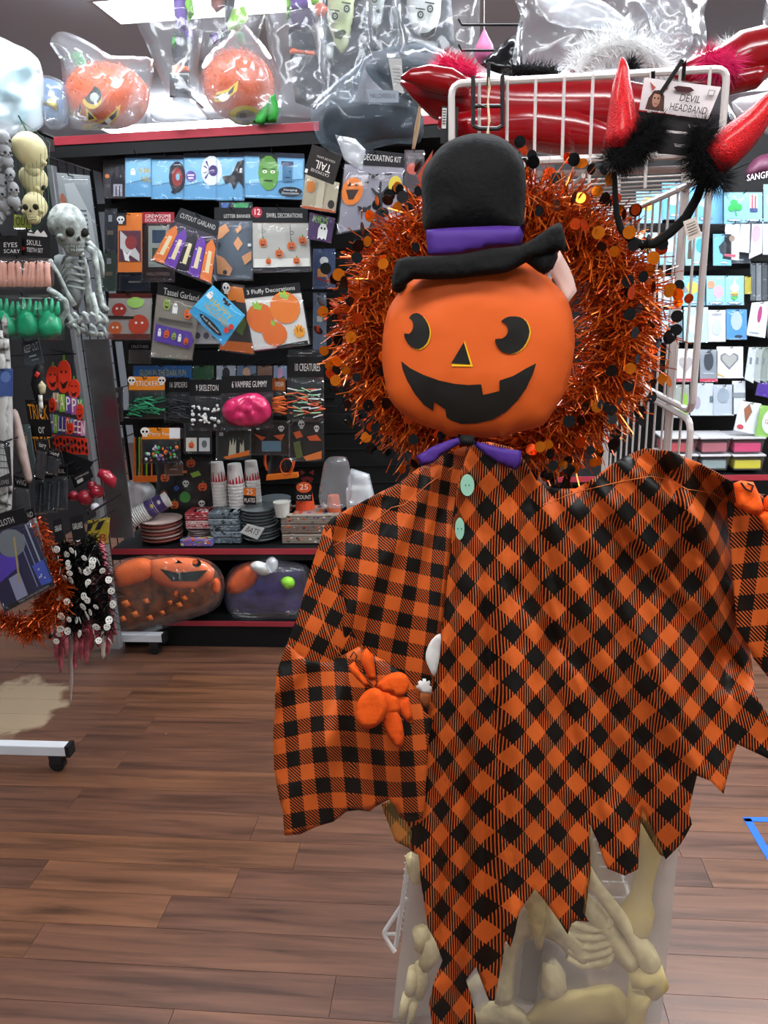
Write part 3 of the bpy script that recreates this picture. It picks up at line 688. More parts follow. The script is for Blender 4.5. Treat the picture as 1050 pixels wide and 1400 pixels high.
# white swing tag tucked behind the head
sheet('swing_tag', sc, z1([(870, 598), (845, 640), (825, 692), (862, 765), (905, 838), (947, 780), (932, 725), (915, 680)]), 1.168, mat('d9b8ac', .6), 9, lambda x, y: .012 * math.sin((y - 340) * .03), thick=.0008)['label'] = 'pale blank swing tag'
# ---- bow tie
z2 = lambda s: [(500 + a / 3.28, 380 + c / 3.28) for a, c in s]
pillow('bow_wing', sc, z2([(225, 800), (300, 755), (370, 728), (415, 715), (430, 742), (345, 790), (300, 830), (250, 845)]), 1.135, PUR, T=.0035, R=10, step=5, crumple=.9, cs=.05)
pillow('bow_wing', sc, z2([(480, 728), (540, 745), (600, 760), (697, 775), (700, 800), (695, 840), (670, 862), (600, 832), (540, 795), (480, 748)]), 1.135, PUR, T=.0035, R=10, step=5, crumple=.9, cs=.05)
pillow('bow_knot', sc, z2([(410, 702), (485, 706), (492, 745), (460, 758), (425, 742)]), 1.125, mat('141414', .8), T=.008, step=5)
# ---- buttons
BTN = mat('8fc0a8', .5)
for (cx, cy, rx, ry) in ((639, 663.5, 9.6, 14.7), (628.5, 723, 6.4, 15)):
    b = MB(); slab(b, ell(cx, cy, rx, ry, 20), YM - .014, BTN, .002); o = b.build('button', sc)
    b = MB()
    for d in (-2.5, 2.5): b.add([P(cx + d + .9 * math.cos(a * PI / 4), cy + 1.2 * math.sin(a * PI / 4), YM - .0146) for a in range(8)], [list(range(8))], mat('3d5a4c', .6))
    b.build('stitch_hole', o)
# ---- felt hands
FELT = mat('ea5a12', .85, bump=.5, bscale=90); FELT2 = mat('e0520f', .85, bump=.5, bscale=90)
z5 = lambda s: [(370 + a / 3.18, 850 + c / 3.18) for a, c in s]
hn = pillow('hand', sc, z5([(455, 235), (520, 240), (575, 285), (570, 350), (500, 370), (470, 330)]), 1.118, FELT, T=.006, step=7); hn['label'] = 'orange felt hand tied at the left cuff'
pillow('finger', hn, smoothpoly(z5([(462, 232), (520, 185), (570, 175), (603, 200), (605, 245), (573, 282), (520, 268), (475, 255)])), 1.114, FELT, T=.002, R=6, step=7, crumple=.3)
pillow('finger', hn, smoothpoly(z5([(500, 345), (530, 330), (560, 350), (578, 390), (586, 460), (572, 495), (545, 487), (512, 440), (495, 380)])), 1.116, FELT2, T=.002, R=6, step=7, crumple=.3)
pillow('finger', hn, z5([(548, 300), (580, 280), (603, 282), (615, 320), (627, 398), (600, 388), (572, 360)]), 1.119, FELT2, T=.002, R=6, step=7)
pillow('thumb', hn, smoothpoly(z5([(440, 246), (405, 275), (378, 330), (385, 392), (430, 418), (480, 398), (512, 350), (510, 290), (480, 248)])), 1.105, FELT, T=.003, R=6, step=7, crumple=.3)
pillow('gathered_wrist', hn, z5([(350, 148), (375, 130), (400, 175), (425, 205), (448, 246), (418, 236), (385, 205), (360, 175)]), 1.110, FELT, T=.010, R=9, step=5, crumple=.4)
pillow('gathered_wrist', hn, z5([(400, 100), (425, 72), (455, 100), (463, 160), (468, 222), (455, 236), (430, 190), (405, 140)]), 1.112, FELT, T=.008, R=9, step=5, crumple=.4)
hn2 = pillow('hand', sc, [(1002, 661), (1012, 657), (1030, 659), (1040, 680), (1046, 700), (1036, 706), (1018, 699), (1004, 692), (1005, 680)], 1.15, FELT, T=.014, R=12, step=6, crumple=.5, cs=.06); hn2['label'] = 'orange felt hand tied at the right cuff'
pillow('finger', hn2, [(1036, 705), (1046, 698), (1062, 700), (1064, 735), (1052, 732), (1043, 718)], 1.148, FELT, T=.006, step=5)
pillow('finger', hn2, [(1044, 676), (1066, 680), (1072, 705), (1056, 704), (1044, 698)], 1.148, FELT2, T=.006, step=5)
b = MB(); b.tube([P(x, y, 1.135) for x, y in ((1013, 660), (1019, 668), (1027, 672), (1030, 664), (1022, 661))], .0015, mat('2a2422', .6), 6); b.build('cuff_tie', hn2)
b = MB(); b.tube([P(x, y, 1.122) for x, y in ((482, 886), (487, 878), (491, 884), (488, 896), (480, 905))], .0012, mat('35251c', .7), 6); b.build('cuff_tie', hn)
hn.location = (0, -.03, -.002)
# white felt shapes printed beside the front panel
WF = mat('dcdcd8', .7)
def dB(x, y): return foldB(x, y) - .006
sheet('white_patch', sc, smoothpoly(z5([(738, 52), (700, 80), (680, 120), (674, 160), (690, 205), (710, 238), (725, 200), (738, 120)]), 2), YM - .001, WF, 7, dB)
sheet('paw_patch', sc, z5([(700, 312), (655, 305), (636, 290), (633, 278), (645, 272), (640, 262), (650, 255), (662, 260), (660, 248), (675, 248), (676, 262), (690, 256), (694, 268), (688, 275), (700, 282)]), YM - .001, WF, 5, dB)
sheet('arm_patch', sc, z5([(652, 306), (700, 312), (692, 345), (682, 378), (655, 365), (645, 340)]), YM - .0005, mat('8a4a24', .8), 6, dB)
# ---- hanging twine and black plastic hook
TW = mat('a99a7c', .9)
tw = thing('twine', 'frayed twine loop holding up the top hat', 'string', P(668, 130, 1.3))
b = MB(); pts = [P(666, 186, 1.165), P(669, 165, 1.2), P(667, 140, 1.27), P(669, 120, 1.33), P(668, 96, 1.352)]
for k in (-1, 1): b.tube([p + Vector((.0012 * k * math.cos(i * 2.2), .001 * math.sin(i * 2.2), 0)) for i, p in enumerate(pts)], .0012, TW, 5)
for i in range(14):
    a = P(668, 120 + i * 4.5, 1.33 - i * .011); b.tube([a, a + Vector((random.uniform(-.012, .012), -.004, random.uniform(-.008, .01)))], .0003, TW, 3)
b.build('strand', tw)
mh = thing('plastic_hook', 'black plastic hanging hook clipped over the white top rail', 'hook', P(668, 130, 1.34))
b = MB(); hk = lambda s, r=.0035: b.tube([P(x, y, 1.345) for x, y in s], r, mat('1a1718', .35), 7)
hk([(647, 104), (647, 172)]); hk([(687, 103), (687, 172)]); hk([(647, 145), (687, 145)], .003); hk([(647, 172), (655, 176), (680, 176), (687, 172)]); hk([(668, 86), (668, 118)], .003)
b.build('hook_body', mh)

# ================================================================ tinsel wreath
def foil(name, c1, c2, rough=.22):
    m = bpy.data.materials.new(name); m.use_nodes = True; nt = m.node_tree; b = nt.nodes['Principled BSDF']; b.inputs['Metallic'].default_value = .55; b.inputs['Roughness'].default_value = rough
    g = nt.nodes.new('ShaderNodeNewGeometry'); r = nt.nodes.new('ShaderNodeValToRGB'); r.color_ramp.elements[0].color = lin(c1); r.color_ramp.elements[1].color = lin(c2)
    nt.links.new(g.outputs['Random Per Island'], r.inputs['Fac']); nt.links.new(r.outputs['Color'], b.inputs['Base Color']); return m
TINS = foil('copper_tinsel', '962c06', 'ff8428'); YW = 1.275
wc0 = P(677, 451, YW)
wre = thing('tinsel_wreath', 'round copper orange tinsel wreath with black and orange discs', 'wreath', wc0)
def strands(b, core, n, L0, L1, wdt, m, seg=2, back=.75):
    for i in range(n):
        c, t, rr = core()
        d = Vector((random.gauss(0, 1), random.gauss(0, 1) , random.gauss(0, 1))); d = (d - t * d.dot(t) * .6).normalized()
        if d.y > 0:
            d.y = -d.y if random.random() < back else d.y * .4
        L = random.uniform(L0, L1); sd = d.cross(Vector((random.random() - .5, random.random() - .5, random.random() - .5))).normalized() * wdt
        bend = Vector((random.uniform(-.3, .3), random.uniform(-.3, .3), random.uniform(-.5, .1))) * L
        vs = []
        for k in range(seg + 1):
            f = k / seg; q = c + d * L * f + bend * f * f; vs += [q - sd, q + sd]
        b.add(vs, [(2 * k, 2 * k + 1, 2 * k + 3, 2 * k + 2) for k in range(seg)], m)
RW, RT2 = .192, .040
def wcore():
    a = random.random() * 2 * PI; ph = random.random() * 2 * PI; r = RT2 * math.sqrt(random.random())
    e = Vector((math.cos(a), 0, math.sin(a))); R = RW + r * math.cos(ph)
    return wc0 + Vector((e.x * R * 1.03, r * math.sin(ph), e.z * R * .97)), Vector((-e.z, 0, e.x)), r
b = MB(); strands(b, wcore, 20000, .022, .058, .0009, TINS)
ts = b.build('tinsel', wre); ts['kind'] = 'stuff'
b = MB(); ring = [wc0 + Vector((math.cos(i * PI / 24) * RW * 1.03, .01, math.sin(i * PI / 24) * RW * .97)) for i in range(49)]
b.tube(ring, .034, mat('4a1a08', .6), 8, cap=False); b.build('core_ring', wre)
DO = mat('f0801c', .12, .75); DO2 = mat('d84a18', .12, .75); DB = mat('101010', .18, .2, .5)
dm = []
for m_ in (DO, DO2, DB):
    q = MB(); R = .0088; q.add([(R * math.cos(i * PI / 7), 0, R * math.sin(i * PI / 7)) for i in range(14)] + [(R * math.cos(i * PI / 7), .0003, R * math.sin(i * PI / 7)) for i in range(14)],
        [list(range(14))[::-1], list(range(14, 28))] + [(i, (i + 1) % 14, 14 + (i + 1) % 14, 14 + i) for i in range(14)], m_)
    o = q.build('disc'); dm.append(o.data); bpy.data.objects.remove(o)
random.seed(21)
for i in range(298):
    a = random.random() * 2 * PI; out = random.random() < .6
    rad = RW + (random.uniform(.045, .082) if out else random.uniform(-.02, .055))
    yy = random.uniform(-.07, -.01) if out else random.uniform(-.095, -.07)
    o = bpy.data.objects.new('disc', dm[(0, 0, 1, 2, 2, 2, 2)[random.randrange(7)]]); C.objects.link(o); o.parent = wre
    o.location = (math.cos(a) * rad * 1.03, yy, math.sin(a) * rad * .97)
    o.rotation_euler = (random.gauss(-.25, .4), random.random() * 3, random.gauss(0, .6)); s = random.uniform(.8, 1.1); o.scale = (s, 1, s)

# ================================================================ devil headband on the rack
SEQ = mat('c40c14', .25, .3, .3, bump=.6, bscale=500, vary=.35)
dh = thing('devil_headband', 'devil headband with sequinned red horns and black fluffy trim', 'headband', P(900, 200, 1.2))
def horn(pts, rad, Y):
    b = MB(); b.tube([P(x, y, Y) for x, y in pts], rad, SEQ, 16); return b.build('horn', dh, smooth=True)
horn([(846, 205), (850, 180), (850, 155), (850, 130), (850, 110), (852, 95), (851, 84), (850, 78)], [.024, .022, .019, .015, .011, .008, .005, .001], 1.2)
horn([(968, 222), (990, 205), (1010, 188), (1028, 170), (1040, 155), (1050, 140), (1060, 125), (1066, 112)], [.026, .026, .024, .020, .016, .012, .007, .001], 1.18)
FUR = mat('050506', 1.0)
def furball(name, parent, path, rad, n, L, m, Y, w_=.0004, coremat=None):
    b = MB(); pp = [P(x, y, Y) for x, y in path]; b.tube(pp, [r * .6 for r in rad], coremat or m, 10)
    for i in range(n):
        f = random.random() * (len(pp) - 1); k = min(int(f), len(pp) - 2); c = pp[k].lerp(pp[k + 1], f - k); r = rad[k] + (rad[k + 1] - rad[k]) * (f - k)
        d = Vector((random.gauss(0, 1), random.gauss(0, 1), random.gauss(0, 1))).normalized(); sd = d.orthogonal().normalized() * w_
        s = c + d * r * .6; e = c + d * (r + L * random.uniform(.4, 1)) + Vector((0, 0, -L * .15)); b.add([s - sd, s + sd, e], [(0, 1, 2)], m)
    o = b.build(name, parent); return o
furball('fur_trim', dh, [(838, 222), (860, 205), (880, 192), (898, 172)], [.026, .027, .026, .020], 4200, .016, FUR, 1.19)
furball('fur_trim', dh, [(960, 175), (955, 205), (965, 235), (985, 250)], [.020, .027, .027, .018], 4200, .016, FUR, 1.175)
b = MB(); band_ = [(840, 235), (841, 265), (843, 292), (848, 312), (860, 326), (876, 334), (893, 334), (915, 319), (938, 297), (953, 270), (962, 245)]
b.tube([P(x, y, 1.19 + .012 * math.sin(i / 10 * PI)) for i, (x, y) in enumerate(band_)], [.0035, .004, .0045, .005, .0055, .006, .0065, .0068, .0068, .0065, .006], mat('0b0b0c', .95, bump=.5, bscale=200), 9); b.build('band', dh, smooth=True)
q = Quad([(934, 303), (951, 296), (960, 322), (941, 330)]); b = MB(); slab(b, q.q, 1.174, mat('c9bdb2', .7), .0004)
draw(b, q, [('r', '6a605a', .15, .2 + i * .13, .85, .24 + i * .13) for i in range(5)], 1.174); b.build('care_label', dh)
q = Quad([(881, 106), (986, 119), (968, 163), (874, 150)])
tagc = MB(); slab(tagc, q.q, 1.225, paper('d6d0d0'), .001); tagc.build('header_card', dh)['label'] = 'white card lettered DEVIL HEADBAND'
b = MB(); draw(b, q, [('p', '4a2c22', [(.08, .95), (.10, .6), (.16, .35), (.25, .32), (.31, .5), (.35, .95)]), ('e', 'b98a72', .21, .62, .055, .24), ('p', '3a1c16', [(.13, .42), (.21, .32), (.29, .42), (.21, .45)]),
    ('p', 'a04838', [(.13, .36), (.08, .1), (.17, .26)]), ('p', 'a04838', [(.27, .3), (.32, .04), (.33, .28)]), ('e', '241818', .185, .58, .012, .03), ('e', '241818', .235, .58, .012, .03), ('r', '8a3a34', .19, .74, .235, .77),
    ('p', '3a0d12', [(.40, .18), (.45, .12), (.62, .12), (.68, .2), (.62, .28), (.45, .28)]), ('t', '1c1a1c', 'DEVIL', .66, .47, .28, .22, .09), ('t', '1c1a1c', 'HEADBAND', .68, .78, .52, .22, .09), ('r', '9a9494', .86, .12, .95, .30), ('r', 'd6d0d0', .875, .15, .935, .27)], 1.225, st=.0004)
b.build('print', dh)
q2 = Quad([(872, 152), (969, 163), (978, 215), (900, 210)]); b = MB(); slab(b, q2.q, 1.23, paper('141012'), .0015)
draw(b, q2, [('r', 'c8c4c0', .3, .4, .7, .46), ('r', '8a8684', .35, .72, .85, .80), ('t', 'd8d4d0', '1 PC', .75, .25, .14, .1, .09)], 1.23); b.build('backing_card', dh)
b = MB(); b.tube([P(903, 128, 1.215), P(932, 84, 1.215)], .003, mat('121112', .4), 7); b.tube([P(932, 84, 1.215), P(936, 82, 1.34), P(934, 110, 1.345)], .003, mat('121112', .4), 7); b.tube([P(893, 97, 1.34), P(893, 110, 1.345)], .003, mat('121112', .4), 7)
o = b.build('rail_hook', origin=P(920, 100, 1.3)); tag(o, 'black slanted rail hook carrying the devil headband', 'hook')

# ================================================================ skeleton in clear bag at the foot of the rack
sk = thing('bagged_skeleton', 'cream plastic skeleton folded in a cloudy bag below the poncho', 'skeleton', P(730, 1400, 1.24))
BONE = mat('cdbd8c', .55, bump=.5, bscale=40, vary=.15); BONED = mat('c2ac6a', .5)
def bone(name, pts, rads, Y, m=BONE, n=12):
    b = MB(); pp = []
    for i, pt in enumerate(pts): pp.append(P(pt[0], pt[1], pt[2] if len(pt) > 2 else Y))
    b.tube(pp, [r * .00135 for r in rads], m, n); return b.build(name, sk, smooth=True)
YS = 1.265
bone('femur', [(893, 1125), (889, 1160), (881, 1200), (876, 1225), (874, 1240), (868, 1258), (862, 1268), (852, 1276)], [16, 17, 14, 15, 22, 26, 24, 10], YS, BONED)
bone('tibia', [(802, 1185), (812, 1208), (840, 1245), (865, 1278), (880, 1300), (888, 1315), (884, 1330)], [6, 9, 10, 12, 16, 17, 8], YS - .02)
bone('fibula', [(796, 1225), (815, 1250), (838, 1280), (856, 1305), (866, 1322)], [10, 14, 14, 17, 12], YS - .012)
bone('knee_bone', [(860, 1336), (878, 1333), (895, 1330), (900, 1345), (890, 1360)], [14, 19, 18, 15, 10], YS - .02, BONED)
bone('shin_bone', [(878, 1350), (872, 1372), (868, 1392), (864, 1412)], [20, 15, 14, 15], YS - .01, BONED)
pillow('pelvis', sk, smoothpoly([(676, 1372), (682, 1327), (690, 1297), (704, 1265), (712, 1245), (725, 1222), (744, 1222), (760, 1252), (778, 1266), (802, 1286), (812, 1312), (800, 1326), (780, 1314), (766, 1294), (750, 1284), (736, 1281), (722, 1284), (713, 1294), (706, 1315), (703, 1345), (700, 1372)], 2), YS - .006, BONE, T=.022, R=13, step=6, crumple=.3)
pillow('hollow_shade', sk, smoothpoly([(704, 1372), (706, 1320), (716, 1288), (736, 1280), (762, 1290), (778, 1316), (800, 1330), (800, 1372)], 2), YS + .022, mat('6e675c', .6), T=.008, step=9)  # grey-brown pad, its colour stands in for the dark inside the pelvis cavity
pillow('skull_dome', sk, smoothpoly([(722, 1405), (728, 1378), (742, 1362), (765, 1352), (800, 1350), (835, 1345), (856, 1362), (868, 1405)], 2), YS + .012, BONED, T=.03, R=30, step=8, crumple=.3)
pillow('cheek_bone', sk, smoothpoly([(630, 1405), (645, 1380), (676, 1366), (700, 1370), (720, 1386), (730, 1405)], 2), YS + .012, BONE, T=.02, R=20, step=8, crumple=.3)
for k in range(4): bone('vertebra', [(716 + k * 2, 1236 + k * 9), (732, 1230 + k * 9), (748 - k * 2, 1236 + k * 9)], [5, 8, 5], YS - .032)
bone('sacrum', [(732, 1212), (733, 1230), (735, 1250), (736, 1268), (736, 1282), (737, 1295)], [12, 18, 17, 13, 8, 5], YS - .028)
for i in range(5):
    y0 = 1262 + i * 12
    bone('rib', [(776, y0 - 2), (795, y0 + 6 + i), (815, y0 + 7), (832, y0 + 2), (838, y0 - 8)], [5, 6, 6.5, 6, 4], YS - .022)
bone('iliac_wing', [(780, 1282), (788, 1300), (805, 1316), (825, 1318), (840, 1305)], [6, 7, 7, 7, 5], YS - .016)
bone('neck_bone', [(752, 1318), (757, 1332), (757, 1346), (750, 1356)], [12, 18, 20, 14], YS)
bone('arm_bone', [(612, 1320), (620, 1345), (640, 1358), (655, 1340)], [10, 12, 14, 10], YS + .02)
# hand and wrist bones in the left fold
for pts, rr in ((((563, 1170), (566, 1190), (570, 1205)), (9, 11, 8)), (((575, 1272), (577, 1285), (575, 1298)), (13, 12, 9)), (((590, 1282), (588, 1305), (580, 1322)), (14, 15, 10)), (((566, 1325), (563, 1345), (560, 1358)), (9, 10, 8)),
                (((575, 1318), (577, 1342), (572, 1362)), (9, 9, 8)), (((557, 1360), (552, 1378), (548, 1392)), (8, 7, 6)), (((566, 1368), (563, 1385), (560, 1400)), (7, 6, 6))):
    bone('hand_bone', pts, rr, YS)
bone('leg_bone', [(800, 1130), (806, 1160), (812, 1190), (816, 1210)], [9, 9, 10, 8], YS + .02)
def bagp(x, y): return -.012 * math.sin(x * .05 + math.sin(y * .01)) - .01 * noise.noise(Vector((x * .02, y * .008, 4))) + .006 * math.sin(x * .13 + y * .01)
bagpoly = [(566, 1150), (600, 1120), (700, 1080), (800, 1080), (868, 1090), (925, 1130), (928, 1160), (922, 1210), (918, 1260), (912, 1310), (907, 1360), (902, 1412), (535, 1412), (538, 1380), (543, 1330), (550, 1280), (556, 1220), (561, 1180)]
sheet('clear_bag', sk, bagpoly, YS - .055, FROST, 12, bagp, thick=0)['label'] = 'cloudy translucent bag'
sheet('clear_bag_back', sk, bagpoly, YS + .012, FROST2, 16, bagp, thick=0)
# ================================================================ helpers for goods
def proj(p):
    d = Vector(p) - CAM_LOC; z = d.dot(FWD); return (525 + FPX * d.dot(RT) / z, 700 - FPX * d.dot(UP) / z)
def R4(x0, y0, x1, y1, sk=0, dy=0): return [(x0 + sk, y0), (x1 + sk, y0 + dy), (x1, y1 + dy), (x0, y1)]
def lathe(b, c, prof_, m, n=18, tilt=None):
    pts = [Vector((0, 0, z)) for z, r in prof_]
    if tilt: pts = [tilt @ p for p in pts]
    b.tube([Vector(c) + p for p in pts], [r for z, r in prof_], m, n)
def skull(root, c, r, m, dark, yaw_=0, pitch_=0, name=None, nu=16, nv=12):
    """skull with brow, cheeks, jaw; sockets, nose hole and teeth are parts"""
    rot = Matrix.Rotation(yaw_, 3, 'Z') @ Matrix.Rotation(pitch_, 3, 'X'); c = Vector(c)
    def f(d):
        k = 1.0
        if d.z < 0: k -= .18 * min(1, -d.z * 1.2) * (1 if d.y > -.2 else .15)
        if d.y < 0 and -.35 < d.z < .1: k -= .06 * (1 - abs(d.x) * 1.1)
        if d.y < 0 and d.z < -.3: k += .16 * (1 - abs(d.x))
        return k
    b = MB(); b.ball(c, (r * .82, r, r), m, nu, nv, f, rot)
    b.ball(c + rot @ Vector((0, -r * .52, -r * .82)), (r * .46, r * .36, r * .38), m, 12, 8, None, rot)
    for s in (-1, 1): b.ball(c + rot @ Vector((s * r * .58, -r * .58, -r * .35)), (r * .2, r * .22, r * .16), m, 8, 6, None, rot)
    o = b.build(name or 'cranium', root, smooth=True)
    for s in (-1, 1):
        b = MB(); b.ball(c + rot @ Vector((s * r * .34, -r * .86, -r * .08)), (r * .21, r * .14, r * .2), dark, 10, 7, None, rot); b.build('eye_socket', root, smooth=True)
    b = MB(); a = [c + rot @ Vector(v) * r for v in ((-.1, -1.0, -.42), (.1, -1.0, -.42), (0, -1.02, -.2), (0, -.8, -.35))]; b.add(a, [(0, 1, 2), (0, 3, 1), (1, 3, 2), (2, 3, 0)], dark); b.build('nose_hole', root)
    b = MB()
    for i in range(7):
        for z in (-.70, -.86): b.ball(c + rot @ Vector(((i - 3) * .095 * r, (-.93 + abs(i - 3) * .03) * r, z * r)), (r * .042, r * .04, r * .07), m, 6, 4, None, rot)
    b.build('teeth', root, smooth=True)
    return o
TBL = 'e8e4dc'
# ================================================================ row one on the hook wall, pale blue packets
gp = gon
BL = '5f97bd'; BL2 = '7fb4d4'
G1 = 'pale blue party packets in the top row'
def bluepack(label, q, art, Y=3.06): return pack(label, 'packet', q, Y, BL, '1a2030', .10, [('p', BL2, [(.02, .14), (.98, .14), (.98, .55), (.02, .7)])] + art, G1, gon, 3.47)
pack('dark haunted house packet left of the pale blue packets', 'packet', R4(141, 216, 172, 271), 3.08, '3a3438', '1a1618', .15,
     [('p', '15131a', [(.35, .9), (.35, .45), (.5, .3), (.6, .5), (.75, .2), (.9, .5), (.9, .9)]), ('c', 'c8713a', .18, .45, .1), ('r', '9a96a0', .45, .65, .85, .95), ('r', '2a262e', .55, .7, .6, .95), ('r', '2a262e', .7, .7, .75, .95)], None, gon, 3.47)
bluepack('pale blue packet with a small white ghost and yellow lettering', R4(171, 210, 207, 269), ghostp(.3, .42, .14, .6) + [('t', 'c8a828', 'HA', .75, .40, .4, .14), ('t', 'c8a828', 'HAL', .8, .6, .4, .14)])
bluepack('pale blue packet with a red and black round wreath picture', R4(207, 212, 251, 272), [('e', '23222a', .8, .5, .26, .36), ('e', '8a2f2c', .8, .5, .17, .22), ('e', '7fa8c0', .82, .5, .06, .08), ('p', '23222a', [(.55, .3), (.65, .2), (.7, .35)]), ('p', '23222a', [(.6, .85), (.7, .75), (.75, .9)])])
bluepack('pale blue packet with a purple spider on a white web and purple badge', R4(251, 209, 296, 273), [('e', 'd8dde0', .85, .38, .32, .32), ('e', '46306c', .9, .38, .14, .12)] +
         [('p', '46306c', [(.8, .38), (.8 - .22 * math.cos(a), .38 + .24 * math.sin(a)), (.8 - .18 * math.cos(a) + .02, .38 + .28 * math.sin(a))]) for a in (-.9, -.4, .2, .7)] + [('e', '6a4a94', .22, .5, .15, .12), ('r', 'e0dce8', .12, .46, .32, .49), ('r', 'e0dce8', .14, .52, .30, .55)])
bluepack('pale blue packet with a black bat and crescent', R4(296, 208, 334, 274), [('p', '16141c', [(.2, .5), (.5, .48), (.6, .4), (.75, .2), (.98, .15), (.98, .75), (.8, .6), (.62, .78), (.5, .62), (.32, .66)]), ('e', 'e8e8e8', .88, .38, .05, .05), ('e', '16141c', .9, .38, .02, .03)])
bluepack('wide pale blue packet with green monster face and dark oval badge', R4(333, 207, 416, 270, 0, 3), [('r', '1c2a20', .26, .05, .56, .25), ('e', '5d9440', .41, .45, .17, .38), ('r', '5d9440', .25, .22, .57, .5), ('e', 'e4e8c8', .35, .42, .04, .035), ('e', 'e4e8c8', .48, .42, .04, .035), ('c', '18201a', .35, .42, .012), ('c', '18201a', .48, .42, .012), ('r', '18201a', .34, .60, .48, .63), ('r', '18201a', .31, .35, .38, .37), ('r', '18201a', .45, .35, .52, .37),
    ('r', '2a3c5c', .62, .18, .82, .28), ('r', '3f6f90', .64, .28, .80, .62), ('c', '1c2c40', .69, .4, .015), ('c', '1c2c40', .76, .4, .015), ('r', '1c2c40', .68, .52, .77, .54), ('e', '101218', .77, .83, .2, .1), ('t', 'd8dce0', 'Hanging', .77, .80, .22, .06), ('t', 'd8dce0', 'Decorations', .77, .87, .28, .05)])
# upside-down tail card
pack('black costume card lettered TAIL hanging upside down over an orange packet', 'costume card', [(427, 197), (468, 212), (456, 253), (415, 237)], 2.82, '1c1614', None, 0,
     [('t', 'd8d0c8', 'TAIL', .52, .55, .52, .26, PI + .35 - .02), ('t', 'b8b0a8', 'CAT/MOUSE', .48, .78, .6, .10, PI + .35), ('t', 'b8b0a8', 'COLA DE GATO', .55, .3, .6, .07, PI + .35), ('r', 'd8d0c8', .02, .82, .10, .95)], None, gon, 3.47, clear=False)
pack('cream cookie packet below the upside down tail card', 'packet', [(418, 236), (464, 250), (458, 291), (412, 284)], 2.9, 'b0a488', None, 0, [('e', 'd07a30', .2, .35, .12, .18), ('r', 'c8bca0', .4, .0, .6, 1), ('e', '2a2420', .85, .75, .1, .14), ('r', 'c05a28', .0, .93, 1, 1)], None, gon, 3.47)
pack('purple kids ghost packet below the cookie packet', 'packet', [(424, 290), (458, 298), (452, 332), (420, 326)], 2.95, '4a2c5c', None, 0, ghostp(.6, .62, .3, 1.1) + [('t', '7cc040', 'KIDS', .45, .22, .6, .28, .1)], None, gon, 3.47)
pack('panel decorating packet with grinning pumpkin, bats and bare tree', 'packet', [(474, 201), (553, 210), (546, 305), (462, 318)], 2.6, '8a8690', '15141a', .2,
     [('t', 'c8c4c0', 'PANEL DECORATING KIT', .5, .10, .9, .08, .1), ('e', 'e07820', .17, .52, .18, .17), ('p', '2a1208', [(.06, .5), (.28, .5), (.2, .62), (.12, .62)]), ('p', '2a1208', [(.08, .46), (.14, .46), (.12, .4)]), ('p', '2a1208', [(.2, .46), (.26, .46), (.23, .4)]),
      ('p', '18161c', [(.5, 1), (.6, .8), (.58, .6), (.48, .5), (.5, .48), (.6, .55), (.62, .4), (.65, .4), (.66, .55), (.8, .42), (.82, .45), (.7, .62), (.7, .8), (.8, 1)]), ('e', 'd8c03a', .88, .45, .11, .13)] + batp(.5, .33, .09, .8) + batp(.75, .30, .07, .8) + batp(.38, .42, .06, .8) + batp(.4, .75, .12, .8), None, gon, 3.47, puff=.008)
# ---- row two
pack('orange packet with a white skull peeking over a dark framed picture', 'packet', R4(161, 291, 194, 372), 3.0, 'd87428', None, 0, [('r', '5a3040', .04, .3, .96, .82), ('p', 'c8c4c0', [(.1, .3), (.5, .45), (.9, .7), (.9, .82), (.1, .6)]), ('e', '8c3030', .55, .5, .25, .12), ('p', 'e8e4e0', [(.2, .62), (.4, .7), (.6, .62), (.45, .75), (.5, .82), (.3, .8)]), ('r', '1a1618', 0, 0, .35, .2)] + skullp(.12, .12, .16, .4), None, gon, 3.47)
pack('dark red door cover packet with a pale window picture', 'packet', R4(194, 290, 238, 384), 3.03, '2a1a1a', '8c1f2c', .16, [('t', 'e8d8d4', 'GREWSOME', .5, .06, .8, .05), ('t', 'e8d8d4', 'DOOR COVER', .5, .12, .8, .05), ('r', '8a9088', .2, .2, .85, .8), ('r', '2c3c50', .32, .26, .74, .45), ('r', '38402c', .32, .52, .74, .72), ('t', '8a7068', 'HALLOWEEN', .5, .9, .7, .05)], None, gon, 3.47)
pack('tilted cutout garland packet with orange and purple pointed banners', 'packet', [(247, 284), (300, 303), (289, 389), (207, 356)], 2.93, '3a3440', '23252a', .24,
     [('t', 'b8b8b4', 'CUTOUT GARLAND', .5, .12, .85, .08, .33)] + sum([[('p', c, [(x0, .98), (x0, .42), (x0 + .095, .3), (x0 + .19, .42), (x0 + .19, .98)]), ('r', '#e0d0a0', x0 + .06, .5, x0 + .13, .85), ('c', 'f0e8e0', x0 + .03, .55, .014), ('c', 'f0e8e0', x0 + .15, .7, .014), ('c', 'f0e8e0', x0 + .04, .85, .014)] for x0, c in ((.0, 'e07838'), (.2, '6a3aa0'), (.4, '231c2c'), (.6, '6a3aa0'), (.8, 'e07838'))], []), None, gon, 3.47, puff=.008)
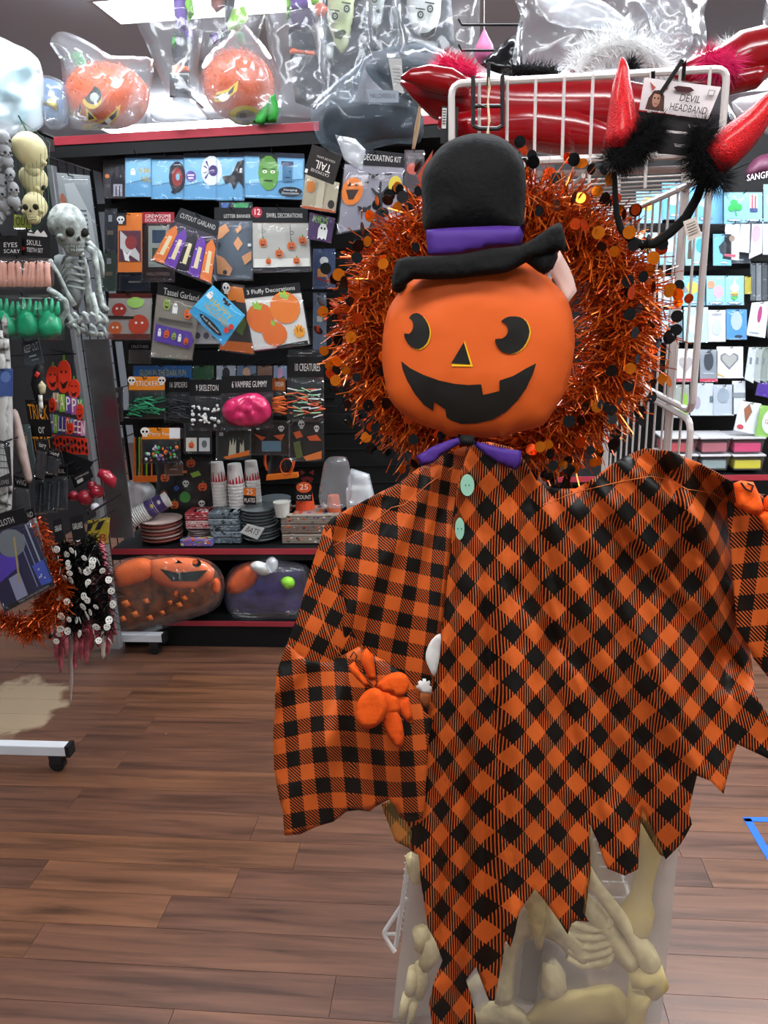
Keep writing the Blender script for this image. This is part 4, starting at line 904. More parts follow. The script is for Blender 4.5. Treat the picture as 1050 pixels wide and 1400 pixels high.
pack('letter banner packet of loose peach and grey letters', 'packet', R4(293, 284, 345, 382), 3.02, '5c6670', '17181b', .18, [('t', 'b8b8b4', 'LETTER BANNER', .6, .12, .7, .05), ('p', 'e0a070', [(.05, .3), (.3, .22), (.4, .32), (.2, .42), (.05, .45)]), ('p', 'e0a070', [(.55, .3), (.7, .24), (.72, .3), (.6, .36)]), ('p', 'e0a070', [(.5, .5), (.62, .4), (.75, .5), (.62, .6)]),
     ('p', 'e0a070', [(.72, .68), (.98, .6), (.98, .72), (.8, .8)]), ('p', 'e0a070', [(.05, .65), (.25, .7), (.48, .85), (.4, .95), (.08, .92)]), ('c', '3c4450', .1, .52, .08), ('c', '3c4450', .28, .9, .06), ('r', 'e8e8e4', .88, .5, .97, .54)], None, gon, 3.47, puff=.006)
pack('swirl decorations packet with rows of small hanging orange pumpkins', 'packet', [(345, 283), (420, 284), (425, 370), (346, 372)], 2.98, 'b4b2a8', '17181b', .24, [('c', '9c2836', .08, .08, .1), ('t', 'e8e0dc', '12', .08, .08, .1, .09), ('t', 'c0c0bc', 'SWIRL DECORATIONS', .58, .13, .65, .07), ('r', 'd8d6cc', .02, .80, .98, .93), ('r', '17181b', 0, .93, 1, 1)] +
     sum([pumpkin(u, v, r, 'd86830') for u, v, r in ((.18, .55, .07), (.68, .6, .07), (.88, .52, .07), (.46, .72, .07), (.27, .84, .05), (.76, .84, .06))], []) + [('r', '3a3834', .17, .25, .18, .47), ('r', '3a3834', .67, .28, .68, .52), ('c', '3a3834', .2, .36, .035), ('c', 'b4b2a8', .2, .36, .025), ('c', '3a3834', .7, .4, .035), ('c', 'b4b2a8', .7, .4, .025)], None, gon, 3.47)
pack('dark packet with holographic green strips behind the swirl decorations', 'packet', R4(300, 276, 345, 292), 3.05, '1c2428', None, 0, [('p', '2c8c4c', [(.4, .1), (.9, .1), (.8, .9), (.5, .9)]), ('p', '3c60a0', [(.05, .1), (.3, .1), (.2, .9), (.1, .9)])], None, gon, 3.47)
# ---- row three
pack('packet with three red spider pumpkins and a lime oval sticker', 'packet', R4(146, 401, 205, 464, 3), 3.0, '9a948c', '4a1a14', .10, [('e', '9cc860', .62, .2, .2, .12), ('e', 'a02c1c', .25, .36, .17, .15), ('e', 'b43c20', .72, .68, .24, .22), ('e', 'c05820', .18, .76, .16, .15), ('p', '2a1814', [(0, .48), (.6, .5), (.6, .56), (0, .55)]), ('r', '5c2418', 0, .88, 1, 1)] + [('c', 'f0e0d0', u, v, .028) for u, v in ((.2, .33), (.31, .33), (.66, .64), (.8, .64), (.13, .74), (.23, .74))], None, gon, 3.47)
pack('small dark crystal packet under the spider pumpkin packet', 'packet', R4(176, 470, 206, 497), 3.08, '4c4844', '15161a', .3, [('t', 'b8b4b0', 'CREATURES', .5, .15, .8, .15)], None, gon, 3.47)
pack('tassel garland packet with ghost cats and pumpkins over a purple band', 'packet', [(216, 386), (276, 400), (262, 492), (206, 488)], 2.98, '847c70', '1a1a1c', .16, [('t', 'c8c8c4', 'Tassel Garland', .55, .1, .8, .09, .2)] + ghostp(.45, .3, .09, .9) + pumpkin(.25, .27, .08, '90a850') + pumpkin(.75, .35, .08) +
     [('r', '4c4440', .1, .46, .9, .5), ('p', '5a3a98', [(.04, .55), (.9, .6), (.98, .72), (.9, .84), (.04, .78)])] + ghostp(.15, .66, .06, 1) + pumpkin(.32, .67, .06) + pumpkin(.5, .69, .055, '90a850') + ghostp(.64, .7, .06, 1) + pumpkin(.8, .74, .055), None, gon, 3.47, puff=.008)
pack('white packet of small printed pictures behind the blue banner packet', 'packet', R4(262, 425, 302, 470), 3.03, 'b8b8b8', None, 0, [('e', '8a5a7c', .3, .3, .12, .12), ('e', '484850', .65, .35, .1, .12), ('e', '585860', .2, .75, .1, .1), ('e', '585860', .5, .75, .1, .1), ('e', '585860', .8, .75, .1, .1)], None, gon, 3.47)
pack('orange skull packet tucked behind the blue banner packet', 'packet', [(303, 386), (334, 390), (348, 484), (300, 478)], 3.0, '3c3430', None, 0, [('p', 'd87820', [(.1, .02), (.98, .05), (.98, .26), (.3, .26)]), ('p', 'c8641c', [(.05, .86), (.98, .84), (.98, 1), (0, 1)]), ('p', '5c7030', [(.5, .7), (.8, .45), (.9, .55), (.7, .75)])] + skullp(.2, .08, .16, .5), None, gon, 3.47)
pack('tilted sky blue packet lettered HAPPY HALLOWEEN in yellow', 'packet', [(291, 390), (335, 431), (305, 473), (258, 426)], 2.9, '2f93c4', None, 0, [('p', '45b0dc', [(0, 0), (1, 0), (1, .5), (0, .8)]), ('t', 'd8b020', 'HAPPY', .48, .33, .62, .17, .72), ('t', 'd0a020', 'HALLOWEEN', .52, .55, .72, .13, .72), ('p', 'c09820', [(.2, .44), (.78, .44), (.78, .455), (.2, .455)]), ('e', '101418', .52, .83, .32, .09), ('t', 'd8d8d8', 'Foil Banner', .52, .83, .5, .06, .72), ('c', 'c83020', .9, .48, .06), ('c', 'c83020', .86, .64, .06)] + batp(.48, .1, .12, 1.1) + ghostp(.1, .25, .1, 1.1), None, gon, 3.47)
pack('fluffy decorations packet with three orange tissue pumpkins on white', 'packet', [(332, 394), (409, 386), (423, 470), (347, 479)], 2.95, 'd0cfc8', '1a1a1c', .17, [('t', 'd0d0cc', '3 Fluffy Decorations', .48, .08, .85, .09, -.1), ('e', 'd86a24', .22, .5, .25, .24), ('e', 'e07828', .68, .38, .27, .26), ('e', 'd86a24', .42, .78, .22, .2), ('p', '8cb840', [(.12, .34), (.12, .22), (.18, .28), (.2, .2), (.24, .3), (.3, .28), (.24, .38)]), ('p', '8cb840', [(.62, .2), (.62, .1), (.68, .15), (.72, .08), (.74, .18), (.8, .16), (.74, .26)]), ('p', '8cb840', [(.38, .62), (.4, .54), (.46, .6), (.44, .66)]),
     ('p', 'e89820', [(.86 + .11 * (1 if i % 2 else .75) * math.cos(i * PI / 10), .78 + .12 * (1 if i % 2 else .75) * math.sin(i * PI / 10)) for i in range(20)]), ('t', '3a2010', '16', .86, .76, .1, .08), ('p', '17181b', [(.45, .96), (.98, .94), (.98, 1), (.4, 1)])], None, gon, 3.47, puff=.006)
# ---- crowded lower rows
def bagtop(label, q, head, headtext, fill, fcols, Y=3.1, tc='d8d4d0', extra=(), grp=None, shape='bits', puff=.014):
    r = pack(label, 'packet', q, Y, '1a1c1e', head, .32, [('t', tc, headtext, .55, .17, .7, .12)] + list(extra), grp, gon, 3.47, puff=puff)
    Q = Quad(q); b = MB()
    for i in range(fill):
        u, v = random.uniform(.08, .92), random.uniform(.5, .93); p = P(*Q(u, v), Y - .006 - random.random() * puff * .7); m = paper(fcols[i % len(fcols)])
        if shape == 'bits': b.ball(p, [random.uniform(.004, .009) for _ in range(3)], m, 6, 4)
        else:
            a = random.uniform(-.5, .3); d = Vector((math.cos(a), 0, math.sin(a))) * .02; b.tube([p - d, p + d], .003, m, 5)
    o = b.build('contents', r); o['kind'] = 'stuff'
    return r
bagtop('orange topped skull packet of shiny green strips', R4(176, 515, 225, 572), 'd88020', 'STICKERS', 46, ('1c7a50', '2c9464', '186040'), extra=skullp(.08, .1, .11, .9) + skullp(.92, .1, .11, .9), shape='strip', Y=3.02)
bagtop('sixteen spiders packet with black header and black contents', R4(225, 516, 259, 578), '141416', '16 SPIDERS', 40, ('1c2024', '2a2e32'), shape='strip', Y=3.04)
bagtop('black headed packet of small white bones', R4(259, 519, 303, 588), '141416', '9 SKELETON', 40, ('d8d8d4', 'b8b8b4'), Y=3.02)
pk = bagtop('black headed packet holding a shiny pink brain shape', [(303, 514), (372, 513), (372, 584), (303, 588)], '141416', '6 VAMPIRE GUMMY', 8, ('b0204c',), Y=2.99, tc='e8e4e0')
pillow('pink_filling', pk, smoothpoly([(303, 565), (310, 548), (330, 540), (350, 537), (366, 548), (371, 566), (360, 579), (338, 583), (315, 580)]), 2.975, mat('c02a5c', .25, coat=.6), T=.035, step=4, crumple=0.40, cs=.12, smooth=True)
bagtop('slim orange spider packet right of the pink packet', R4(372, 517, 390, 568), '9c5420', 'SPIDER', 30, ('d86a24', 'b85018'), Y=3.02, shape='strip')
bagtop('black headed packet of pale green and orange creatures', R4(393, 488, 442, 575), '121214', '10 CREATURES', 60, ('8cb890', 'c8562c', '1a1c1e', 'b8bcb8', 'c8562c'), Y=3.0, shape='strip')
GT = 'party packets half hidden in a row under the hook bar'
for x0, x1, c, a in ((183, 262, '2c6cb0', [('t', 'd8d058', 'GLOW IN THE DARK FUN', .5, .5, .8, .4)]), (264, 292, '2c5c38', []), (296, 322, 'b0b8c0', [('e', '2a2c34', .5, .5, .2, .4)]), (324, 350, '6a8098', [('e', 'd0a080', .5, .5, .2, .4)]), (352, 372, '805c48', []), (374, 392, '8090a8', [('e', 'c090b0', .5, .5, .2, .4)])):
    pack({183: 'blue glow fun packet top half hidden under the hook bar', 264: 'green packet top under the hook bar beside the blue one', 296: 'pale grey packet top with a dark spot under the hook bar', 324: 'slate blue packet top with tan spot under the hook bar', 352: 'brown packet top under the hook bar', 374: 'lilac grey packet top under the hook bar, rightmost'}[x0], 'packet', R4(x0, 500, x1, 520), 3.12, c, None, 0, a, GT, gon, 3.47)
bagtop('orange and white topped party favours packet with green and grey toys', R4(194, 585, 246, 633), 'd88020', 'Party Favors', 40, ('3c9c4c', '7c6c9c', 'b8b8c0', 'd86a24', '383c44'), Y=3.02, extra=[('r', 'd8dce0', .72, 0, 1, .3)] + skullp(.08, .12, .12, 1.1))
pack('temporary tattoos packet showing a pumpkin square and a grey square', 'packet', R4(252, 577, 289, 620), 3.03, '141416', None, 0, [('t', 'c8c4c0', 'TATTOOS', .5, .25, .6, .07), ('r', 'd0cabc', .06, .5, .46, .93), ('r', 'b8bab8', .54, .5, .94, .93), ('e', '585c60', .74, .7, .1, .12)] + pumpkin(.26, .74, .11), None, gon, 3.47)
pack('black packet of pale reaching hands with an orange strip', 'packet', R4(296, 582, 342, 628), 3.06, '1e2420', None, 0, [('p', 'b8b49c', [(.35, .9), (.4, .4), (.45, .6), (.5, .35), (.52, .6), (.58, .4), (.58, .9)]), ('p', 'b8b49c', [(.68, .85), (.7, .5), (.76, .6), (.8, .4), (.84, .85)]), ('p', 'd87020', [(.2, .93), (.98, .72), (.98, .88), (.3, 1)]), ('r', 'c8c8c8', .08, .2, .2, .3)], None, gon, 3.47)
pack('skeleton garland packet with white skulls on orange and black', 'packet', R4(342, 574, 395, 622), 3.12, '22180f', None, 0, skullp(.2, .2, .08, 1) + skullp(.8, .25, .08, 1) + [('p', 'c8541c', [(.1, .4), (.4, .5), (.3, .6)]), ('p', 'c8541c', [(.6, .45), (.9, .4), (.8, .6)]), ('r', '5c7c8c', .3, .6, .8, .9)], None, gon, 3.47)
pack('skeleton hands packet with orange flames at the right of the lower row', 'packet', R4(396, 575, 442, 630), 3.08, '1c1814', None, 0, skullp(.35, .1, .1, 1) + skullp(.8, .2, .08, 1) + [('p', 'c8541c', [(.1, .3), (.3, .25), (.4, .4), (.2, .45)]), ('p', 'c8541c', [(.5, .4), (.8, .35), (.95, .5), (.6, .5)]), ('p', 'd87020', [(.4, .9), (.95, .75), (.95, .95), (.5, 1)]), ('p', '56602c', [(.1, .55), (.3, .5), (.4, .9), (.2, .95)])], None, gon, 3.47)
pack('blue grey packet beside the wreath under the kids ghost packet', 'packet', R4(428, 340, 458, 395), 3.1, '2c3c5c', None, 0, [('r', 'b87838', .2, .5, .6, .7), ('e', 'c8c8c4', .5, .3, .2, .1)], None, gon, 3.47)
for i, (q, c, lb) in enumerate(((R4(163, 375, 205, 398), '2c3444', 'dark blue packet edge below the orange skull packet'), (R4(205, 330, 224, 350), '8c2f3c', 'small red packet corner behind the garland packet'), (R4(395, 478, 440, 489), '1c1d22', 'black packet top right of the hook bar'),
        (R4(428, 400, 446, 480), '4c5868', 'grey packet hanging behind the left edge of the wreath'), (R4(224, 585, 250, 600), '384048', 'dark packet behind the party favours'), (R4(225, 635, 250, 650), '6c4c3c', 'brown packet under the party favours'))):
    pack(lb, 'packet', q, 3.14, c, None, 0, [('r', 'a8a090', .3, .4, .7, .5)], None, gon, 3.47)
# ================================================================ on the lower-middle shelf (z .465)
ZS = .465
def at_x(x, Y): # x pixel on shelf top at depth Y
    r = None; lo = 400; hi = 900
    for _ in range(30):
        m = (lo + hi) / 2; z = P(x, m, Y).z
        if z > ZS: lo = m
        else: hi = m
    return P(x, lo, Y)
def plates(label, x, Y, rad, n, dz, m, rim, grp=None, z0=0.0):
    c = at_x(x, Y); c.z = ZS + z0; t = thing('plate_stack', label, 'paper plates', c, grp)
    for i in range(n):
        b = MB(); z = i * dz; o = (random.uniform(-.003, .003), random.uniform(-.003, .003), 0)
        lathe(b, c + Vector(o), [(z, rad * .6), (z + .003, rad * .72), (z + dz * 1.1, rad), (z + dz * 1.1 + .002, rad), (z + .006, rad * .7), (z + .004, .001)], m if i % 2 else rim, 22); b.build('plate', t, smooth=False)
    return t, c
GPW = mat('b8a49c', .5); GPR = mat('9c5c54', .5)
plates('stack of pale pink rimmed paper plates left on the shelf', 223, 3.16, .092, 6, .016, GPW, GPR)
GG = mat('5c6468', .3, coat=.4); GG2 = mat('8a9294', .3, coat=.4)
t, c = plates('tall stack of shrink wrapped grey plates in the shelf middle', 358, 3.17, .080, 10, .0145, GG, GG2)
b = MB(); q = Quad([(338, 716), (362, 722), (352, 738), (328, 728)]); slab(b, q.q, 3.08, paper('b0b4b0'), .0006); draw(b, q, [('t', '2a2c30', 'BATS', .5, .5, .7, .5, .3)], 3.08); b.build('wrap_label', t)
plates('white paper plates under the red and white napkins', 275, 3.17, .055, 5, .010, mat('c0bcb8', .5), mat('a08c8c', .5))
def packs(label, x0, x1, Y, n, dz, d, cols, cat='napkins', art=None, z0=0, name='napkin_pack'):
    a, c = at_x(x0, Y), at_x(x1, Y)
    for i in range(n):
        t = thing(name, label[i] if isinstance(label, (list, tuple)) else label, cat, (a.x, Y, ZS + z0 + i * dz), None)
        j = random.uniform(-.004, .004); b = MB(); b.box((a.x + j, Y, ZS + z0 + i * dz + .001), (c.x + j, Y + d, ZS + z0 + (i + 1) * dz - .001), mat(cols[i % len(cols)], .3, coat=.5)); b.build('folded_stack', t, bevel=.004)
        b = MB()
        for k in range(3): z = ZS + z0 + i * dz + dz * (k + 1) / 4; b.box((a.x + j, Y - .0006, z), (c.x + j, Y, z + .0015), mat(cols[(i + 1) % len(cols)], .4))
        W = c.x - a.x
        if art:
            for k in range(22):
                u = random.random() * .95; z = ZS + z0 + i * dz + random.uniform(.1, .8) * dz; s = random.uniform(.004, .012)
                b.box((a.x + u * W, Y - .0010, z), (a.x + u * W + s, Y - .0004, z + s * .6), mat(random.choice(art), .35, coat=.4))
                b.box((a.x + u * W, Y + random.random() * d * .9, ZS + z0 + (i + 1) * dz - .001), (a.x + u * W + s * 1.6, Y + d * random.random(), ZS + z0 + (i + 1) * dz - .0004), mat(random.choice(art), .35, coat=.4))
        b.build('wrap_print', t)
packs(['lowest wrapped grey napkin pack left of the grey plates', 'second lowest wrapped grey napkin pack left of the grey plates', 'third grey napkin pack up, left of the grey plates', 'fourth grey napkin pack up, left of the grey plates', 'topmost grey napkin pack left of the grey plates'], 288, 329, 3.10, 5, .0285, .12, ('4a565e', '7c8a92'), art=('8c9ca4', '2c343a'))
packs(['lowest of three colourful napkin packs at the right of the shelf', 'middle of three colourful napkin packs at the right of the shelf', 'top of three colourful napkin packs at the right of the shelf'], 386, 464, 3.10, 3, .044, .16, ('8c8478', '6c5c54'), art=('c8643c', '3c5c4c', 'd8d0c4', '5c4c7c', '2a2624', 'b03c2c'))
packs(['small orange and purple napkin pack in front of the plates'], 246, 289, 3.06, 1, .035, .04, ('6a5ca0',), art=('d87020', 'c8c840', 'd8d0c4', '3c9c4c', 'd87020'))
packs(['lower red and white splattered napkin pack left of the grey napkins', 'upper red and white splattered napkin pack left of the grey napkins'], 256, 290, 3.12, 2, .038, .1, ('c0a8a4', '9c2c38'), art=('8c1c28', 'b03040', 'e0d8d4'), z0=.062)
# cup towers
def cups(label, x, Y, r, z0, z1, m, n, grp=None, art=None, name='cup_stack', inv=False):
    c = at_x(x, Y); c.z = ZS; t = thing(name, label, 'paper cups', c, grp)
    h = (z1 - z0); cup = min(.095, h); k = n
    for i in range(k):
        zz = z0 + (h - cup) * i / max(1, k - 1); b = MB()
        if inv: lathe(b, c, [(zz, r), (zz + .004, r * 1.04), (zz + .008, r), (zz + cup, r * .78), (zz + cup, .001)], m, 18)
        else: lathe(b, c, [(zz, r * .78), (zz + cup - .006, r), (zz + cup - .003, r * 1.05), (zz + cup, r), (zz + cup - .004, r * .93), (zz + .01, .001)], m, 18)
        o = b.build('cup', t, smooth=False)
    return t, c
WC = mat('d4d2ce', .45)
for x, Y, lb in ((306, 3.24, 'left tower of white cups with red drips'), (329, 3.2, 'middle tower of white cups with red drips behind the 25 label'), (351, 3.26, 'right tower of white cups with red drips')):
    t, c = cups(lb, x, Y, .034 if x != 329 else .038, 0.12, .335, WC, 9, 'white cup towers with red drips', inv=True)
    b = MB()  # drips round the uppermost cup
    zt_ = .335 - .095
    for k in range(9):
        a = PI + k * PI / 8; r = (.034 if x != 329 else .038) * .975; hh = random.uniform(.012, .04)
        p = lambda aa, z, rr: c + Vector((math.cos(aa) * rr, math.sin(aa) * rr, z))
        b.add([p(a - .16, zt_ + .012, r + .001), p(a + .16, zt_ + .012, r + .001), p(a + .05, zt_ + .018 + hh, r + .001 - hh * .09), p(a - .05, zt_ + .018 + hh, r + .001 - hh * .09)], [(0, 1, 2, 3)], mat('b0202c', .4))
    b.build('red_drips', t)
    b = MB(); lathe(b, c, [(0, .02), (.001, .03), (.12, .031)], WC, 16); b.build('cup', t)
OC = mat('cc4a28', .45)
t, c = cups('orange jack-o-lantern cup stack with a 25 label', 420, 3.2, .042, 0, .225, OC, 7, inv=True)
b = MB(); q = Quad([(404, 660), (427, 660), (427, 685), (404, 685)]); slab(b, q.q, 3.13, paper('16141a'), .0006); draw(b, q, [('e', 'd85820', .5, .25, .46, .3), ('t', 'e8e0d8', '25', .5, .25, .5, .3), ('t', 'e8e0d8', 'COUNT', .5, .8, .85, .22)], 3.13); b.build('count_label', t)
b = MB(); q = Quad(R4(408, 640, 432, 660)); draw(b, q, [('p', '5a1410', [(.1, .1), (.4, .3), (.15, .5)]), ('p', '5a1410', [(.9, .1), (.6, .3), (.85, .5)]), ('p', '5a1410', [(.1, .7), (.5, .55), (.9, .7), (.7, 1), (.5, .8), (.3, 1)])], 3.151); b.build('face_print', t)
t2 = thing('count_label', 'black and orange 25 plates sticker in front of the white cups', 'label', P(340, 680, 3.1))
b = MB(); q = Quad(R4(333, 667, 350, 690)); slab(b, q.q, 3.13, paper('16141a'), .001); draw(b, q, [('p', 'd87020', [(0, 0), (1, 0), (1, .5), (0, .42)]), ('t', 'e8e0d8', '25', .5, .25, .5, .3), ('t', 'e8e0d8', 'PLATES', .5, .75, .85, .25)], 3.13); b.build('sticker', t2)
t, c = cups('plain white tub standing behind the grey plates', 389, 3.12, .036, .12, .185, mat('b8b8b0', .5), 1)
b = MB(); lathe(b, c, [(.140, .0305), (.165, .034)], mat('3c4448', .5), 18); b.build('printed_band', t)
plates('grey plate stack standing behind the white tub', 378, 3.32, .075, 8, .018, GG, GG2, z0=.0)
t, c = cups('orange printed cups in a clear bag beside the wreath', 459, 3.16, .032, 0, .20, mat('c8603c', .4), 6, inv=True)
pillow('clear_bag', t, smoothpoly([(438, 690), (440, 650), (446, 628), (462, 624), (477, 632), (478, 690)]), 3.08, BAG, T=.02, step=7, crumple=0.50, smooth=True)
cc = at_x(492, 3.2)
t = thing('web_bag_box', 'white box with a spider web bag beside the wreath', 'box', cc); b = MB(); b.box((cc.x - .05, 3.18, ZS), (cc.x + .05, 3.26, ZS + .22), mat('b8b8b4', .5)); b.build('box', t, bevel=.003)
pillow('web_bag', t, [(478, 690), (474, 655), (480, 640), (505, 648), (515, 690)], 3.14, MILK, T=.02, step=7, crumple=0.50, smooth=True)
# cup sleeve lying tilted
t = thing('cup_sleeve', 'long sleeve of white ribbed cups lying tilted at the shelf left end', 'paper cups', at_x(190, 3.1))
a, e = P(158, 722, 3.08), P(230, 682, 3.16); n = 22
for i in range(n):
    f = i / n * .78; p = a.lerp(e, f); d = (e - a).normalized(); b = MB(); b.tube([p, p + d * .004, p + d * .0085], [.036, .040, .037], mat('c4c4c0', .45), 16); b.build('cup', t)
p = a.lerp(e, .62); b = MB(); b.tube([p, a.lerp(e, .92)], [.0405, .038], mat('3c2c5c', .4), 16); b.build('printed_wrap', t)
b = MB()
for k, cl in enumerate(('6cc030', 'd87020', 'c8b860', '6cc030', '141416', 'd8d4cc')): b.ball(a.lerp(e, .64 + .045 * k) + Vector((-.012 + .008 * (k % 3), -.0375, .012 * ((k % 3) - 1))), (.008, .003, .010), paper(cl), 8, 5)
b.build('wrap_print', t)
b = MB(); b.tube([a.lerp(e, .9), a.lerp(e, 1.0)], [.032, .036], mat('d0cec8', .45), 16); b.build('cup', t)
t = thing('crumpled_bag', 'crumpled clear grey plastic bag at the left end of the shelf', 'plastic bag', at_x(175, 3.2))
pillow('bag', t, smoothpoly([(146, 712), (142, 690), (150, 668), (170, 658), (192, 656), (210, 664), (212, 680), (200, 700), (170, 716)]), 3.18, MILK, T=.06, step=8, crumple=0.70, cs=.06, smooth=True)
# straws
t = thing('straw_bundle', 'bundle of orange, green and black paper straws hanging upright', 'straws', P(196, 655, 3.15))
for i, cl in enumerate(('d86a24', '1c1c1e', '8cc030', 'd86a24', '2a2c2e', '8cc030', '1c1c1e', 'd86a24')):
    b = MB(); x = 184 + i * 3.3; b.tube([P(x, 598, 3.15), P(x, 652, 3.15)], .0038, paper(cl), 7); b.build('straw', t)
b = MB(); slab(b, R4(182, 651, 213, 659), 3.14, paper('d86a24'), .014); b.build('band', t)
pack('black printed treat bags scattered with pumpkins, skulls and green faces', 'packet', [(213, 628), (290, 622), (291, 700), (216, 702)], 3.30, '161314', None, 0, pumpkin(.62, .12, .08, 'd8541c') + skullp(.42, .12, .06, 1) + pumpkin(.15, .35, .08) + skullp(.52, .48, .06, 1) + [('e', '3c8c34', .5, .72, .1, .1), ('r', 'd87020', .3, .24, .55, .29), ('p', '8cb840', [(.6, .3), (.75, .26), (.8, .34), (.65, .38)])] + pumpkin(.82, .55, .08, 'd8541c') + pumpkin(.3, .85, .08) + skullp(.8, .85, .06, 1) + [('e', '7c3c24', .12, .65, .07, .08), ('e', '3c4c8c', .35, .55, .05, .05)] + batp(.2, .15, .1), None, gon, 3.47)
t = thing('treat_pail', 'black boot shaped treat pail with an orange loop handle', 'pail', P(382, 655, 3.22))
b = MB(); rr = [P(382 + 20 * math.cos(a), 628 - 26 * math.sin(a), 3.18) for a in [(-.25 + i * .12) * PI for i in range(13)]]; b.tube(rr, .0065, mat('c8542c', .4), 8); b.build('handle', t, smooth=True)
pillow('body', t, smoothpoly([(366, 650), (366, 625), (372, 608), (388, 606), (394, 622), (400, 640), (404, 652), (385, 655)]), 3.22, mat('1c1e22', .3, coat=.5), T=.05, step=6, crumple=.5, smooth=True)
b = MB(); slab(b, [(364, 650), (406, 647), (407, 653), (364, 657)], 3.15, paper('d87020'), .03); b.build('orange_base', t)
b = MB(); rr = [P(392 + 9 * math.cos(a), 638 - 11 * math.sin(a), 3.14) for a in [i * .2 * PI for i in range(11)]]; b.tube(rr, .003, mat('c8542c', .4), 6); b.build('small_ring', t)
# ================================================================ bagged plush on the bottom shelf
t = thing('bagged_plush', 'big orange smiling pumpkin figure packed in clear plastic, bottom shelf left', 'plush', P(228, 850, 3.1), 'bagged plush figures')
o_ = smoothpoly([(158, 777), (185, 764), (230, 761), (268, 765), (290, 775), (302, 795), (300, 820), (280, 838), (240, 850), (190, 862), (160, 868), (152, 830)])
pillow('body', t, o_, 3.02, mat('6a3a1e', .6, bump=.4, bscale=22, vary=.6), T=.06, R=30, step=9, crumple=.2)
pillow('head', t, smoothpoly([(205, 768), (225, 763), (250, 762), (275, 766), (292, 778), (288, 795), (262, 806), (225, 802), (205, 788)]), 2.96, mat('ee7440', .55), T=.03, step=6)
b = MB(); draw(b, Quad(R4(212, 760, 288, 806)), [('p', '1c2826', [(.08, .38), (.4, .5), (.95, .42), (.75, .75), (.3, .75)]), ('p', '1c2826', [(.35, .22), (.5, .22), (.42, .12)]), ('e', '1c2826', .75, .22, .08, .12), ('e', 'ee7440', .72, .18, .05, .07)], 2.922); b.build('face_print', t)
pillow('arm', t, smoothpoly([(154, 780), (175, 766), (200, 763), (214, 775), (208, 792), (185, 800), (160, 802)]), 2.97, mat('ee6c2c', .6), T=.03, step=7)
pillow('hand', t, smoothpoly([(290, 795), (297, 790), (302, 800), (298, 812), (290, 808)]), 2.96, mat('d8581c', .6), T=.02, step=5)
for cx, cy, s in ((240, 812, 7), (252, 818, 6), (245, 827, 6), (233, 824, 5), (172, 826, 8), (185, 840, 7), (168, 846, 6), (200, 822, 6), (262, 808, 5), (205, 845, 6), (222, 838, 5)): pillow('plaid_patch', t, ell(cx, cy, s, s * .8, 4, rot=.3), 2.955, mat('e0702c', .6), T=.008, step=4)
pillow('clear_bag', t, smoothpoly([(152, 775), (180, 762), (235, 759), (285, 766), (306, 790), (300, 828), (262, 846), (215, 862), (175, 874), (150, 872), (146, 830)]), 2.95, DARKBAG, T=.06, step=9, crumple=0.40, cs=.03, smooth=True)
t = thing('bagged_plush', 'purple and orange figure tied in a clear sack, bottom shelf right', 'plush', P(360, 840, 3.1), 'bagged plush figures')
pillow('body', t, smoothpoly([(309, 800), (318, 775), (340, 762), (380, 765), (415, 775), (418, 835), (380, 842), (330, 842), (308, 830)]), 3.14, mat('38346a', .5, bump=.5, bscale=14, vary=.5), T=.05, step=9, crumple=.3)
pillow('orange_side', t, smoothpoly([(310, 808), (314, 788), (330, 772), (350, 768), (352, 790), (340, 806), (320, 812)]), 3.08, mat('e0622c', .6), T=.04, step=7, crumple=.4)
pillow('green_patch', t, smoothpoly([(383, 795), (392, 788), (402, 792), (402, 802), (392, 806)]), 3.04, mat('9ce83c', .5), T=.02, step=5, crumple=.5)
pillow('green_patch', t, smoothpoly([(395, 756), (404, 752), (406, 762), (398, 764)]), 3.09, mat('4c8c2c', .5), T=.02, step=5)
pillow('white_glove', t, smoothpoly([(342, 772), (352, 767), (366, 772), (370, 782), (360, 787), (345, 780)]), 3.02, mat('d8dcd8', .6), T=.03, step=5)
pillow('gathered_neck', t, smoothpoly([(364, 766), (372, 761), (380, 767), (379, 778), (371, 784), (364, 776)]), 3.0, MILK, T=.03, step=4, crumple=0.75, cs=.15, smooth=True)
pillow('clear_bag', t, smoothpoly([(306, 805), (316, 778), (345, 766), (372, 762), (400, 768), (425, 780), (425, 840), (380, 846), (320, 845)]), 3.05, DARKBAG, T=.07, step=8, crumple=0.45, cs=.05, smooth=True)
